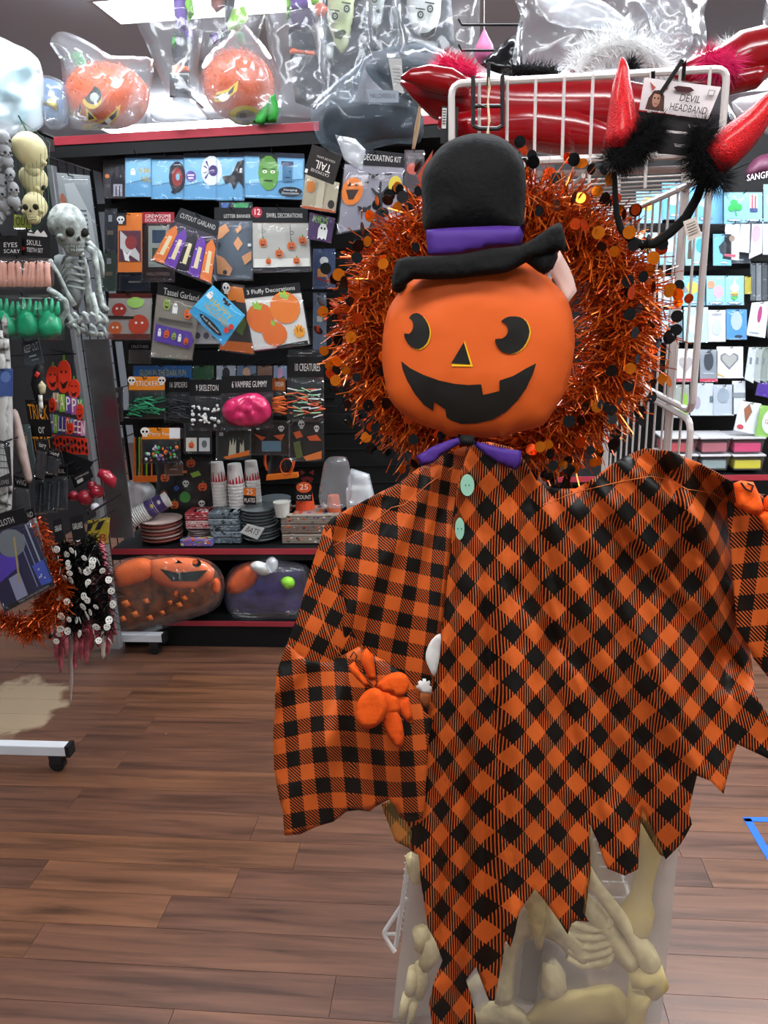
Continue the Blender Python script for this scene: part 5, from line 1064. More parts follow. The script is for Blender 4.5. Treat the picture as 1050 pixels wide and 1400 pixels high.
# ================================================================ goods on top of the shelf unit
PLO = 'd8602c'
FU = mat(PLO, .9, bump=.9, bscale=120)
def plushpumpkin(label, cx, cy, rx, ry, Y, tilt, faces, bagp_, stem):
    t = thing('plush_pumpkin', label, 'plush', P(cx, cy + ry, Y), 'bagged plush pumpkins')
    c = P(cx, cy, Y + .1); sx = (P(cx + rx, cy, Y + .1) - c).length; sz = (P(cx, cy - ry, Y + .1) - c).length
    f = lambda d: 1 + .07 * abs(math.cos(4 * math.atan2(d.y, d.x))) * (1 - d.z * d.z)
    b = MB(); b.ball(c, (sx * .97, .13, sz * .97), FU, 40, 20, f); b.build('body', t, smooth=True)
    b = MB()
    for i in range(900):
        a, z = random.uniform(PI, 2 * PI), random.uniform(-.95, .95); rr = math.sqrt(1 - z * z); d = Vector((math.cos(a) * rr, math.sin(a) * rr, z)); k = f(d)
        p = c + Vector((d.x * sx * .97, d.y * .13, d.z * sz * .97)) * k; s = Vector((random.uniform(-1, 1), random.uniform(-1, .2), random.uniform(-1, 1))) * .009
        b.add([p, p + Vector((.004, 0, .002)), p + d * .008 + s], [(0, 1, 2)], mat(random.choice(('e0703c', 'cc5424', 'e07a48')), .9))
    o = b.build('ruffled_fur', t); o['kind'] = 'stuff'
    def dep(x, y): u, v = (x - cx) / rx, (y - cy) / ry; return -.13 * math.sqrt(max(0, 1 - min(1, u * u + v * v) * .98)) * 1.05
    for nm, lst in faces:
        b = MB(); k = 0
        for col, pts in lst:
            V, F = trimesh(pts, 6); b.add([P(x, y, Y + .1 + dep(x, y) - .014 - .0016 * k) for x, y in V], F, mat(col, .6)); k += 1
        b.build(nm, t)
    pillow('stem', t, stem, Y + .06, mat('2c7c3c', .7, bump=.5), T=.025, step=5, crumple=.4)
    pillow('clear_bag', t, bagp_, Y - .03, BAG, T=.11, R=60, step=10, crumple=0.45, cs=.035, smooth=True)
    return t
def eyeparts(cx, cy, r, k=1.25): return [('d8b42c', ell(cx - r * .1, cy + r * .35, r * 1.15, r * 1.25)), ('1c2422', ell(cx, cy, r, r * 1.05)), ('b4b8b0', ell(cx + r * .15, cy + r * .25, r * .5, r * .55))]
YT = 3.1
plushpumpkin('bagged plush pumpkin with winking yellow edged eyes at the left end of the top shelf', 147, 132, 54, 46, YT, 0,
    [('eye', eyeparts(127, 130, 12)), ('eye', eyeparts(103, 147, 8)), ('nose', [('d8b42c', [(117, 147), (133, 163), (119, 168)]), ('1c2422', [(120, 152), (129, 162), (121, 164)])]),
     ('mouth', [('d8b42c', [(112, 172), (140, 165), (158, 150), (165, 142), (162, 158), (150, 172), (135, 178), (115, 178)]), ('1c2422', [(116, 174), (140, 168), (157, 154), (161, 149), (158, 160), (147, 170), (134, 175)]), ('d0d0c8', [(143, 166), (148, 160), (153, 165), (149, 171)])])],
    smoothpoly([(68, 60), (78, 44), (98, 46), (130, 62), (152, 76), (185, 77), (210, 82), (206, 120), (200, 168), (190, 177), (110, 178), (92, 165), (86, 120), (82, 80)], 2), [(90, 78), (100, 70), (112, 72), (118, 85), (122, 98), (108, 100), (100, 84)])
plushpumpkin('bagged plush pumpkin with a toothy grin right of the doll boots on the top shelf', 327, 118, 46, 50, YT, 0,
    [('eye', eyeparts(306, 86, 10)), ('mouth', [('d8b42c', [(290, 128), (312, 122), (326, 110), (324, 124), (308, 138), (294, 140)]), ('1c2422', [(294, 131), (312, 126), (321, 116), (318, 126), (306, 134), (296, 136)]), ('d0d0c8', [(300, 130), (306, 127), (308, 132), (302, 134)])]),
     ('flower_tag', [('c8b02c', ell(335, 158, 22, 14)), ('8c8468', ell(336, 159, 14, 9)), ('5c5048', ell(332, 158, 5, 4))])],
    smoothpoly([(322, 34), (312, 50), (290, 68), (276, 90), (272, 130), (280, 160), (310, 172), (360, 168), (384, 160), (380, 100), (362, 64), (345, 45), (335, 33)], 2), [(322, 45), (332, 40), (336, 60), (326, 62)])
pk2 = thing('leafy_trim', 'tuft of green fabric leaves beside the second plush pumpkin', 'fabric leaves', P(368, 160, 3.05))
for pts in ([(345, 168), (356, 150), (366, 140), (368, 160), (360, 172)], [(362, 168), (368, 132), (376, 128), (382, 150), (378, 168)]): pillow('leaf', pk2, pts, 3.02, mat('2c8c34', .6), T=.02, step=5, crumple=.5)
b = thing('folded_bag', 'crumpled empty clear bag lying between the two plush pumpkins', 'plastic bag', P(245, 176, 3.05))
pillow('bag', b, smoothpoly([(204, 148), (215, 137), (240, 133), (262, 136), (278, 150), (286, 165), (272, 176), (262, 172), (225, 171), (208, 164)]), 3.05, MILK, T=.05, step=7, crumple=0.75, cs=.07, smooth=True)
def doll(label, parts, bagp_, Y, grp='bagged hanging dolls on the top shelf', bg=None):
    t = thing('bagged_doll', label, 'doll', P(bagp_[0][0], 150, Y), grp)
    for nm, col, pts, dy, T in parts: pillow(nm, t, pts, Y + dy, mat(col, .6, bump=.3, bscale=40), T=T, step=7, crumple=.3)
    pillow('clear_bag', t, bagp_, Y - .09, bg or DOLLBAG, T=.06, R=35, step=10, crumple=0.55, cs=.035, smooth=True)
    return t
doll('bagged clown doll with purple sleeves and black ruffled legs above the left plush pumpkin', [
    ('shirt', '5c3490', [(236, -14), (256, -14), (258, 20), (254, 42), (244, 44), (238, 20)], 0, .03), ('collar', '7cc030', [(246, -10), (262, -10), (266, 20), (258, 30), (252, 10)], -.01, .02), ('trousers', '26282e', [(236, 44), (256, 42), (260, 70), (258, 92), (238, 92), (234, 68)], 0, .03),
    ('hand', '5c3490', [(252, 45), (258, 38), (264, 44), (263, 60), (255, 62)], -.02, .01), ('cuff', 'd8602c', [(235, 90), (245, 88), (258, 91), (260, 98), (246, 100), (234, 100)], -.01, .02), ('boot', '1c2024', [(232, 100), (258, 100), (262, 130), (280, 148), (262, 150), (232, 136)], 0, .04), ('leaf', '3c9c34', [(234, 60), (238, 45), (242, 56), (238, 68)], -.02, .006)],
    [(196, -10), (275, -10), (278, 40), (270, 95), (282, 140), (262, 140), (228, 128), (212, 90), (200, 60), (186, 30)], YT)
doll('bagged scarecrow doll with lime collar behind the second plush pumpkin', [
    ('hat', '7c3c28', [(288, -14), (310, -14), (308, 10), (296, 18), (288, 8)], 0, .02), ('collar', '8cc830', [(318, 12), (334, 8), (340, 24), (330, 40), (316, 50), (310, 34)], -.02, .02), ('hand', '5c3490', [(285, 48), (296, 44), (300, 54), (292, 62)], -.02, .01), ('sleeve', '2a2c30', [(306, -10), (322, -12), (320, 30), (308, 40)], 0, .02), ('lower_sleeve', '33353a', [(300, 40), (312, 42), (310, 66), (298, 70)], 0, .02)],
    [(276, -12), (350, -12), (362, 20), (352, 60), (330, 62), (312, 70), (290, 90), (272, 80), (262, 40)], YT + .1)
doll('bagged witch doll with purple top and black ruffled legs left of the green vampire', [
    ('shirt', '5c3490', [(396, -12), (420, -12), (422, 10), (408, 16), (396, 10)], 0, .03), ('sleeve', '3c2c4c', [(392, 12), (424, 10), (432, 30), (420, 44), (396, 40)], 0, .03), ('glove', 'd05c34', [(428, 8), (438, 2), (448, 10), (444, 24), (432, 22)], -.02, .02), ('green_hair', '7cc030', [(390, -10), (398, -10), (396, 24), (392, 30)], -.01, .01),
    ('green_hair', '7cc030', [(422, -10), (438, -10), (436, 6), (426, 8)], -.01, .01), ('cuff', 'd05c34', [(396, 64), (408, 68), (430, 70), (430, 76), (408, 74), (396, 74)], -.03, .01), ('trousers', '23252a', [(394, 40), (426, 42), (434, 70), (396, 72)], 0, .03), ('boot', '1c1f23', [(396, 74), (432, 74), (446, 110), (450, 138), (430, 150), (404, 140), (398, 100)], 0, .04)],
    [(358, -12), (444, -12), (448, 50), (446, 100), (452, 150), (420, 162), (384, 158), (376, 110), (366, 60)], YT)
def facep(t, dark, eyes, Y, mouth):
    b = MB()
    for ex, ey in eyes:
        for k, (c, r) in enumerate((('a8b0a0', 5.5), (dark, 4.2), ('c8ccc0', 2.2), (dark, 1.2))): b.add([P(x, y, Y - .0008 * k) for x, y in ell(ex, ey, r, r * 1.25)], [list(range(14))], mat(c, .6))
        b.add([P(x, y, Y - .004) for x, y in ((ex - 7, ey - 10), (ex + 6, ey - 8), (ex + 6, ey - 6), (ex - 7, ey - 8))], [(0, 1, 2, 3)], mat(dark, .6))
    b.add([P(x, y, Y) for x, y in mouth], [list(range(len(mouth)))], mat(dark, .6)); b.build('face_print', t)
t = doll('bagged green faced vampire doll with black cape in the middle of the top shelf', [
    ('cape', '1e2226', [(440, -12), (500, -12), (505, 60), (490, 120), (478, 152), (452, 156), (446, 110), (440, 60)], .02, .03), ('face', 'b4bc8c', [(448, -12), (486, -12), (484, 30), (478, 60), (468, 80), (456, 62), (448, 30)], 0, .04), ('shirt_front', 'b8c0bc', [(446, 60), (458, 64), (454, 90), (444, 80)], -.01, .01), ('trousers', '1b1e22', [(448, 84), (480, 84), (488, 158), (446, 160)], .0, .04)],
    [(436, -12), (508, -12), (512, 60), (500, 110), (492, 158), (446, 166), (438, 100)], YT + .05)
facep(t, '3a402c', ((458, 22), (474, 12)), YT - .01, [(456, 44), (470, 40), (474, 44), (466, 54), (458, 52)])
t = doll('bagged grey faced ghoul doll between the green and white vampires', [('cape', '2a2e33', [(494, -12), (540, -12), (548, 40), (545, 70), (500, 70), (496, 40)], .02, .03), ('face', 'a4aca8', [(502, -12), (528, -12), (526, 20), (516, 50), (506, 30)], 0, .03)],
    [(496, -12), (548, -12), (550, 60), (540, 92), (510, 90), (498, 60)], YT + .1)
facep(t, '3a403c', ((512, -1),), YT + .05, [(508, 16), (518, 12), (520, 18), (512, 24)])
t = doll('bagged white faced vampire doll with black hair and fanged grin', [('cape', '23282d', [(540, -12), (616, -12), (622, 60), (606, 74), (560, 70), (545, 40)], .03, .03), ('face', 'c4c6c2', [(556, -12), (604, -12), (602, 22), (594, 48), (582, 56), (566, 44), (556, 20)], 0, .04)],
    [(540, -12), (656, -12), (656, 60), (648, 100), (590, 92), (548, 72)], YT + .05)
facep(t, '2a2c2e', ((575, 20), (588, 12)), YT - .01, [(574, 46), (586, 44), (596, 36), (594, 46), (584, 51), (576, 50)])
# pale blue bags, far top left
t = thing('bagged_costume', 'bright pale blue bag at the top left corner above the skulls', 'plastic bag', P(30, 170, 2.6))
pillow('costume', t, smoothpoly([(-20, 60), (20, 62), (45, 85), (55, 130), (50, 175), (-20, 175)]), 2.75, mat('9cc4cc', .6), T=.08, step=10, crumple=.5)
pillow('clear_bag', t, smoothpoly([(-20, 55), (20, 60), (50, 78), (60, 110), (58, 150), (52, 178), (-20, 180)]), 2.66, MILK, T=.06, step=9, crumple=0.65, cs=.04, smooth=True)
t = thing('bagged_costume', 'blue bag with a yellow triangle beside the left plush pumpkin', 'plastic bag', P(72, 165, 3.1))
pillow('costume', t, smoothpoly([(54, 112), (75, 110), (90, 125), (90, 168), (60, 166)]), 3.14, mat('3c6c9c', .6), T=.06, step=8)
pillow('triangle', t, [(58, 142), (74, 130), (81, 152)], 3.06, mat('c8b43c', .6), T=.006, step=6)
pillow('clear_bag', t, smoothpoly([(52, 108), (75, 106), (92, 122), (92, 172), (58, 170)]), 3.04, BAG, T=.05, step=8, crumple=0.50, smooth=True)
# smoked bag of black hats, hung at the rack's left side
t = thing('bagged_hats', 'blue tinted clear bag of black felt hats above the wreath', 'hats', P(500, 70, 2.0))
pillow('hat', t, smoothpoly([(500, 95), (512, 82), (560, 78), (592, 84), (604, 110), (590, 140), (560, 150), (520, 120)]), 1.97, mat('0c0c0f', .9), T=.04, step=8)
pillow('hat', t, smoothpoly([(440, 150), (480, 140), (540, 140), (575, 150), (574, 195), (520, 200), (470, 206), (440, 190)]), 1.96, mat('0e1016', .9), T=.05, step=8)
b = MB(); q = Quad([(531, 80), (549, 80), (552, 128), (538, 124)]); slab(b, q.q, 1.93, paper('c8c4bc'), .001); draw(b, q, [('r', '8a8680', .2, .3 + i * .1, .8, .33 + i * .1) for i in range(5)], 1.93); b.build('paper_label', t)
b = MB(); q = Quad([(500, 122), (545, 124), (545, 140), (505, 140)]); slab(b, q.q, 1.90, paper('9ca4ac'), .001); draw(b, q, [('t', '3c4048', 'HALLOWEEN 01', .5, .5, .8, .4)], 1.90); b.build('paper_label', t)
pillow('tinted_bag', t, smoothpoly([(424, 150), (440, 128), (480, 95), (508, 72), (545, 62), (585, 60), (620, 78), (640, 95), (610, 130), (580, 160), (570, 195), (545, 196), (510, 204), (500, 215), (490, 232), (478, 225), (470, 215), (440, 200), (428, 172)], 2), 1.9, SMOKE, T=.07, R=40, step=9, crumple=0.45, cs=.03, smooth=True)
pillow('bag_tail', t, [(458, 184), (486, 190), (500, 205), (495, 232), (482, 226), (470, 218), (466, 205)], 1.84, MILK, T=.01, step=7, crumple=0.60, smooth=True)
# glossy red devil pieces behind the wires
RG = mat('880810', .16, 0, .8, bump=.25, bscale=14)
t = thing('glossy_devil_tail', 'long glossy red inflatable devil tail lying in the white rack', 'costume', P(700, 190, 1.5))
def rtube(nm, pts, rad, Y, par): b = MB(); b.tube([P(x, y, Y) for x, y in pts], [r * .00145 for r in rad], RG, 20); return b.build(nm, par, smooth=True)
rtube('tail', [(548, 112), (570, 118), (600, 128), (640, 140), (700, 148), (760, 150), (820, 150), (880, 160), (930, 175)], [3, 16, 28, 32, 34, 36, 36, 34, 20], 1.52, t)
rtube('tail_fold', [(600, 165), (650, 175), (720, 172), (780, 180), (830, 190), (850, 205)], [8, 24, 28, 28, 20, 8], 1.5, t)
rtube('tail_tip', [(548, 106), (562, 104), (585, 106), (615, 112), (640, 120)], [2, 8, 14, 15, 10], 1.46, t)
rtube('fold', [(870, 180), (900, 195), (930, 200)], [10, 16, 12], 1.5, t)
t = thing('glossy_devil_tail', 'short glossy red pointed piece at the top right corner', 'costume', P(1000, 110, 1.5))
rtube('tail', [(920, 100), (950, 96), (985, 92), (1015, 82), (1045, 72), (1080, 66)], [6, 14, 22, 30, 28, 20], 1.5, t); rtube('tail_tip', [(985, 102), (1000, 112), (1030, 105), (1050, 92)], [8, 14, 14, 8], 1.48, t)
def fluff(label, cat, path, rad, n, L, m, Y, name):
    pp = path; c = P(pp[0][0], pp[0][1], Y); t = thing(name, label, cat, c)
    furball('feathers', t, pp, rad, n, L, m, Y, .0007)['kind'] = 'stuff'
    b = MB(); b.tube([P(x, y, Y) for x, y in pp], .003, m, 6); b.build('cord', t); return t
fluff('hot pink marabou fluff between the hat bag and the red tail', 'boa', [(600, 88), (615, 90), (632, 94), (650, 100)], [.014, .018, .018, .012], 900, .022, mat('e0205c', .8), 1.48, 'marabou_trim')
fluff('hot pink marabou fluff beside the top right red piece', 'boa', [(965, 75), (975, 85), (990, 90), (1005, 82)], [.012, .022, .022, .012], 1000, .024, mat('d81c64', .8), 1.44, 'marabou_trim')
fluff('white fluffy marabou boa arching inside the clear bag over the rack', 'boa', [(785, 100), (800, 78), (825, 62), (850, 58), (880, 66), (900, 85), (908, 100)], [.024, .026, .026, .026, .026, .024, .02], 2600, .026, mat('f0f2f2', .8), 1.52, 'marabou_boa')
fluff('black feather trim at the left under the clear bag', 'boa', [(700, 95), (720, 96), (745, 98), (762, 103)], [.012, .014, .013, .008], 700, .022, mat('0c0c0e', .8), 1.5, 'marabou_trim')
fluff('black feather tuft beside the left red horn', 'boa', [(862, 85), (866, 95)], [.010, .010], 300, .022, mat('0c0c0e', .8), 1.5, 'marabou_trim')
fluff('white feather tuft at the right under the ceiling', 'boa', [(985, 66), (1000, 60)], [.010, .010], 300, .026, mat('e4e8e8', .8), 1.62, 'marabou_trim')
t = thing('clear_bag_pile', 'large crumpled clear plastic bag bulging over the white rack', 'plastic bag', P(830, 100, 1.6))
pillow('bag', t, smoothpoly([(706, 100), (704, 60), (712, 20), (722, -14), (945, -14), (962, 20), (966, 62), (950, 84), (930, 100), (860, 104), (780, 106)], 2), 1.66, BAG, T=.10, R=60, step=11, crumple=0.65, cs=.035, smooth=True)
pillow('bag_fold', t, smoothpoly([(730, -10), (800, -10), (850, 20), (870, 44), (800, 40), (750, 30)], 2), 1.55, MILK, T=.02, step=10, crumple=0.75, cs=.04, smooth=True)
pillow('bag_fold', t, smoothpoly([(870, -10), (930, -10), (950, 40), (935, 75), (900, 60), (885, 20)], 2), 1.55, BAG, T=.03, step=10, crumple=0.75, cs=.04, smooth=True)
t = thing('clear_bag_pile', 'shiny clear bag under the red piece at the right edge', 'plastic bag', P(1020, 180, 1.6))
pillow('bag', t, smoothpoly([(985, 128), (1010, 118), (1040, 112), (1080, 108), (1080, 190), (1040, 180), (1015, 178), (1000, 165)], 2), 1.6, BAG, T=.05, R=40, step=9, crumple=0.70, cs=.05, smooth=True)
pillow('contents', t, smoothpoly([(1000, 140), (1030, 130), (1080, 125), (1080, 180), (1020, 172)], 2), 1.66, mat('c8c4c8', .5), T=.02, step=9)
pillow('bag', t, smoothpoly([(1042, 50), (1050, -10), (1090, -10), (1090, 70), (1050, 64)], 2), 1.6, BAG, T=.04, R=30, step=9, crumple=0.70, smooth=True)
t = thing('black_umbrella_cloth', 'shiny black folded cloth left of the large clear bag', 'cloth', P(690, 95, 1.9))
pillow('cloth', t, smoothpoly([(656, 88), (668, 76), (688, 58), (706, 48), (712, 80), (705, 104), (680, 100)], 2), 1.9, mat('0e0f12', .2, coat=.6), T=.02, step=6, crumple=1.2)
t = thing('balloon', 'dull pink teardrop shape hanging behind the black rods', 'balloon', P(665, 60, 2.6)); b = MB()
b.tube([P(662, y, 2.6) for y in (40, 50, 62, 74, 84, 90)], [.002, .012, .026, .03, .02, .003], mat('a4587c', .5), 16); b.build('body', t, smooth=True)
b = MB(); p = P(662, 40, 2.6); b.tube([p, (p.x, p.y, CEIL)], .0012, mat('c8c8c8', .5), 4); b.build('ribbon', t)
b = MB()
for y in (34, 69): b.tube([P(627, y - 8, 2.05), P(631, y, 2.05), P(712, y, 2.1)], .0028, PEG, 6)
p = P(712, 30, 2.1); b.tube([p, (p.x, p.y, 1.66)], .005, PEG, 8)
o = b.build('hook_rods', origin=P(640, 50, 2.05)); tag(o, 'pair of long black display hooks above the hat bag', 'hooks')
# wooden stick, barcode card left of rack corner
b = MB(); b.tube([P(575, 142, 1.7), P(570, 175, 1.68), P(565, 204, 1.66)], [.003, .005, .003], mat('8c7050', .6), 8); tag(b.build('wooden_stick', origin=P(570, 175, 1.7)), 'thin curved wooden stick left of the white rack corner', 'stick')
t = pack('narrow barcode card hanging inside the rack left corner', 'card', [(604, 145), (627, 146), (625, 196), (602, 196)], 1.45, '1a1a1c', None, 0, [('r', 'c8c8c4', .04, .05, .3, .6)] + [('r', '3a3a3a', .07, .1 + i * .07, .27, .13 + i * .07) for i in range(6)] + [('r', '9a9a98', .45, .1, .5, .9), ('r', '9a9a98', .6, .2, .64, .9)], None, None, clear=False)
b = MB(); slab(b, [(570, 240), (592, 205), (586, 240), (578, 262)], 2.4, paper('a04028')); o = b.build('packet_corner', origin=P(580, 230, 2.4)); tag(o, 'red and black packet corner just left of the top hat', 'packet')
pack('packet with a pink round face just left of the top hat', 'packet', R4(553, 205, 580, 262), 2.9, '3a3034', None, 0, [('c', 'b04c3c', .4, .45, .3), ('p', '1a1416', [(.5, .3), (1, .0), (.9, .5), (.6, .6)])], None, gon, 3.47)
pack('dark packet glimpsed behind the white rack wires at the left', 'packet', R4(632, 190, 655, 236), 2.4, '2c2a2e', None, 0, [('r', '6a6460', .2, .2, .8, .4)], None, wr, 2.5)

# ================================================================ left display rack goods
YL = 2.3
def lpack(label, q, Y, body, header=None, hh=.2, art=(), **k): return pack(label, 'packet', q, Y, body, header, hh, art, k.pop('group', None), lr, Y + .12, **k)
t = thing('skull_net', 'net of three cream plastic skulls at the upper left', 'skulls', P(42, 180, 2.25))
CR = mat('c0b88c', .5, bump=.3, bscale=30); DK = mat('1c1a14', .8)
b = MB(); b.tube([P(25, 158, 2.25), P(40, 185, 2.25)], .002, PEG, 5); b.build('net_tie', t)
b = MB()
for i in range(9): b.tube([P(30, 165, 2.25), P(20 + i * 6, 195, 2.22), P(24 + i * 5.2, 250, 2.18), P(32 + i * 4.4, 300, 2.17), P(46, 318, 2.2)], .0006, mat('3c5c44', .6), 4)
b.build('netting', t)
def subskull(cx, cy, rpx, Y, yw, pt, label=None):
    n0 = set(o.name for o in t.children); c = P(cx, cy, Y); o = skull(t, c, rpx * Y / 1050, CR, DK, yw, pt, 'skull'); 
    for ch in list(t.children):
        if ch.name not in n0 and ch != o: ch.parent = o
subskull(40, 207, 24, 2.22, PI * .85, .5); subskull(45, 246, 19, 2.24, 1.9, .6); subskull(48, 283, 19, 2.2, .15, 0)
GSK = mat('8c8f90', .6, bump=.4, bscale=60); GSD = mat('26282a', .8)
for i, (x, y, r, yw) in enumerate(((3, 190, 11, 2), (6, 207, 10, 1), (-2, 222, 10, 0), (9, 221, 9, 2.5), (14, 238, 8, .2), (2, 248, 10, 1.5), (18, 258, 9, .6), (4, 264, 9, 0), (19, 276, 9.5, 2.8), (5, 281, 10, 2.2), (0, 296, 9, 0))):
    c = P(x, y, 2.15); s = thing('mini_skull', 'small grey skull, ' + ['topmost of the hanging grey cluster', 'second down in the hanging grey cluster', 'half cut off by the picture edge beside the third', 'third down on the right side of the grey cluster', 'beside the lower half of the top cream skull', 'left side of the middle of the grey cluster', 'right side, level with the second cream skull', 'left side, just above the lowest pair of grey skulls', 'right side of the cluster, level with the third cream skull', 'left of the lowest right grey skull', 'lowest of the grey cluster above the black headers'][i], 'skull', c, 'small grey hanging skulls')
    skull(s, c, r * 2.15 / 1050, GSK, GSD, yw, .2, nu=10, nv=8)
lpack('black card header with white lettering under the cream skulls', R4(24, 316, 69, 349, 0, 3), 2.18, '141416', None, 0, [('p', 'd8d8d4', [(.3, .02), (.4, -.1), (.5, .05), (.6, -.12), (.7, .03), (.8, -.1), (.9, .1), (.9, .16), (.3, .16)]), ('t', 'd8d8d4', 'SKULL', .5, .45, .45, .22), ('t', 'd8d8d4', 'TEETH SET', .52, .75, .5, .18), ('e', '9c2c24', .15, .7, .08, .08)], clear=False)
lpack('black card header at the far left edge above the pink fingers', R4(-8, 322, 29, 351), 2.16, '141416', None, 0, [('t', 'd8d8d4', 'EYES', .6, .45, .5, .22), ('t', 'd8d8d4', 'SCARY', .65, .75, .6, .18)], clear=False)
lpack('yellow caution ribbon reading pack behind the cream skulls', R4(19, 293, 42, 313), 2.3, '8c9420', None, 0, [('t', '2a2c14', 'OUT', .5, .5, .8, .6)])
# pink finger bag
t = lpack('clear bag of rubbery pink severed fingers', R4(-8, 352, 72, 395), 2.14, '8c8480', None, 0, [], bodyclear=True, puff=.03)
for i in range(12):
    x = -4 + i * 6.3; b = MB(); a, e = P(x, 392, 2.16), P(x + random.uniform(-5, 5), 358, 2.16); b.tube([a, a.lerp(e, .4), a.lerp(e, .5), a.lerp(e, .9), e], [.010, .009, .0075, .0078, .003], mat('d09a88', .5, bump=.3), 9); b.build('finger', t, smooth=True)
t = lpack('clear bag of bright green rubber hands', R4(-8, 402, 86, 464), 2.12, '8c8480', None, 0, [], bodyclear=True, puff=.03)
GRN = mat('0c9464', .35, coat=.4)
for cx, dx in ((6, 0), (38, 2), (68, 0)):
    h = pillow('green_hand', t, smoothpoly([(cx - 14, 462), (cx - 18, 440), (cx - 10, 424), (cx + 4, 424), (cx + 14, 436), (cx + 15, 458)], 2), 2.15, GRN, T=.02, step=7, crumple=.6)
    for k in range(4):
        b = MB(); a = P(cx - 11 + k * 7, 432, 2.15); e = P(cx - 14 + k * 8.5, 412 - (4 if k in (1, 2) else 0), 2.15); b.tube([a, a.lerp(e, .5), e], [.008, .0075, .003], GRN, 8); b.build('green_finger', h, smooth=True)
# grey hanging skeleton
t = thing('hanging_skeleton', 'grey aged plastic skeleton with a large skull on the left rack', 'skeleton', P(100, 280, 2.4))
GB = mat('98a09c', .55, bump=.8, bscale=45, vary=.45)
skull(t, P(92, 310, 2.4), .068, GB, DK, .95, .25)
def gb(nm, pts, rad, Y=2.4): b = MB(); b.tube([P(x, y, Y) for x, y in pts], [r * .0023 for r in rad], GB, 9); return b.build(nm, t, smooth=True)
gb('arm_bone', [(120, 338), (128, 345), (132, 365), (135, 395), (140, 418), (147, 425)], [4, 5, 4, 4, 5, 4]); gb('arm_bone', [(112, 322), (122, 334), (134, 346), (140, 362), (141, 380)], [4, 5, 5, 3, 2], 2.47)
gb('arm_bone', [(68, 355), (80, 375), (92, 400), (102, 418)], [3, 2.5, 2.5, 4], 2.36); gb('spine', [(110, 345), (116, 365), (120, 385), (122, 405), (121, 425)], [4, 5, 4, 5, 4], 2.42)
gb('leg_bone', [(92, 430), (105, 448), (122, 456), (140, 458)], [4, 3.5, 3.5, 4], 2.37); gb('leg_bone', [(125, 400), (130, 420), (136, 440), (146, 436)], [4, 4, 5, 5], 2.36); gb('leg_bone', [(94, 446), (100, 440), (114, 436), (118, 428)], [5, 3, 3, 5], 2.34)
for i in range(6): gb('rib', [(116, 350 + i * 9), (100 - i * 1.5, 346 + i * 9), (88, 352 + i * 9), (84, 362 + i * 9)], [2, 2, 2, 1.2], 2.40)
for i in range(8): x = 100 + (i % 4) * 12; y = 428 + (i // 4) * 16; gb('hand_bone', [(x, y), (x + 6, y + 4), (x + 9, y + 11), (x + 6, y + 16)], [2.6, 2.2, 2, 1.4], 2.33)
gb('hip_bone', [(66, 395), (80, 405), (90, 412), (92, 425), (84, 436), (80, 452)], [4, 5, 4, 4, 4, 3], 2.35)
pillow('chest', t, smoothpoly([(74, 350), (98, 352), (112, 370), (116, 400), (104, 425), (92, 408), (80, 385)]), 2.43, mat('949c9c', .5, bump=.4), T=.03, step=8, crumple=.6)
lpack('grey flat poster bag with printed instructions behind the skeleton', [(77, 236), (122, 240), (136, 352), (92, 356)], 2.6, '8c9294', None, 0, [('p', 'b0b4b4', [(.2, .12), (.5, .1), (.9, .5), (.95, .98), (.35, .98)]), ('e', 'a85c3c', .1, .33, .08, .1)] + [('r', '5c6062', .38, .42 + i * .055, .78, .445 + i * .055) for i in range(9)])
# signs
lpack('dark tombstone sign reading KEEP OUT', [(30, 469), (52, 462), (60, 497), (34, 503)], 2.24, '3c4248', None, 0, [('t', 'c8ccd0', 'KEEP OUT', .5, .3, .85, .3, -.15), ('r', 'a8acb0', .3, .58, .7, .64), ('r', '8a8e92', .4, .75, .8, .79)], clear=False)
t = thing('hanging_sign', 'hanging Happy Halloween cutout sign topped by three pumpkins', 'sign', P(92, 490, 2.3))
for cx, cy, rx, ry in ((72, 517, 9, 17), (87, 515, 10, 23), (101, 532, 8, 14), (71, 554, 5, 10), (109, 563, 5, 11), (96, 586, 4.5, 8)):
    b = MB(); q = Quad(R4(cx - rx, cy - ry, cx + rx, cy + ry)); slab(b, [q(*p) for p in ell(.5, .5, .5, .5, 18)], 2.30 if ry > 12 else 2.27, paper('cf3418'), .003)
    draw(b, q, [('p', '2a1008', [(.22, .35), (.4, .3), (.4, .42)]), ('p', '2a1008', [(.78, .35), (.6, .3), (.6, .42)]), ('p', '2a1008', [(.2, .6), (.45, .72), (.55, .68), (.8, .62), (.6, .85), (.4, .85)]), ('p', '5c8c2c', [(.42, .02), (.45, -.14), (.6, -.16), (.58, .03)])], 2.30 if ry > 12 else 2.27); b.build('pumpkin_cutout', t)
for i, (ch, c) in enumerate(zip('HAPPY', ('b09c8c', '8cc83c', '6c4ca0', 'a85c9c', '4c9c5c'))):
    b = MB(); q = Quad([(72 + i * 8.2, 537 + i * 2.2), (80 + i * 8.2, 537 + i * 2.2), (81 + i * 8.2, 561 + i * 2), (73 + i * 8.2, 561 + i * 2)]); slab(b, q.q, 2.29, paper(c), .002); draw(b, q, [('t', 'f0ece0', ch, .5, .5, .7, .8)], 2.29); b.build('letter', t)
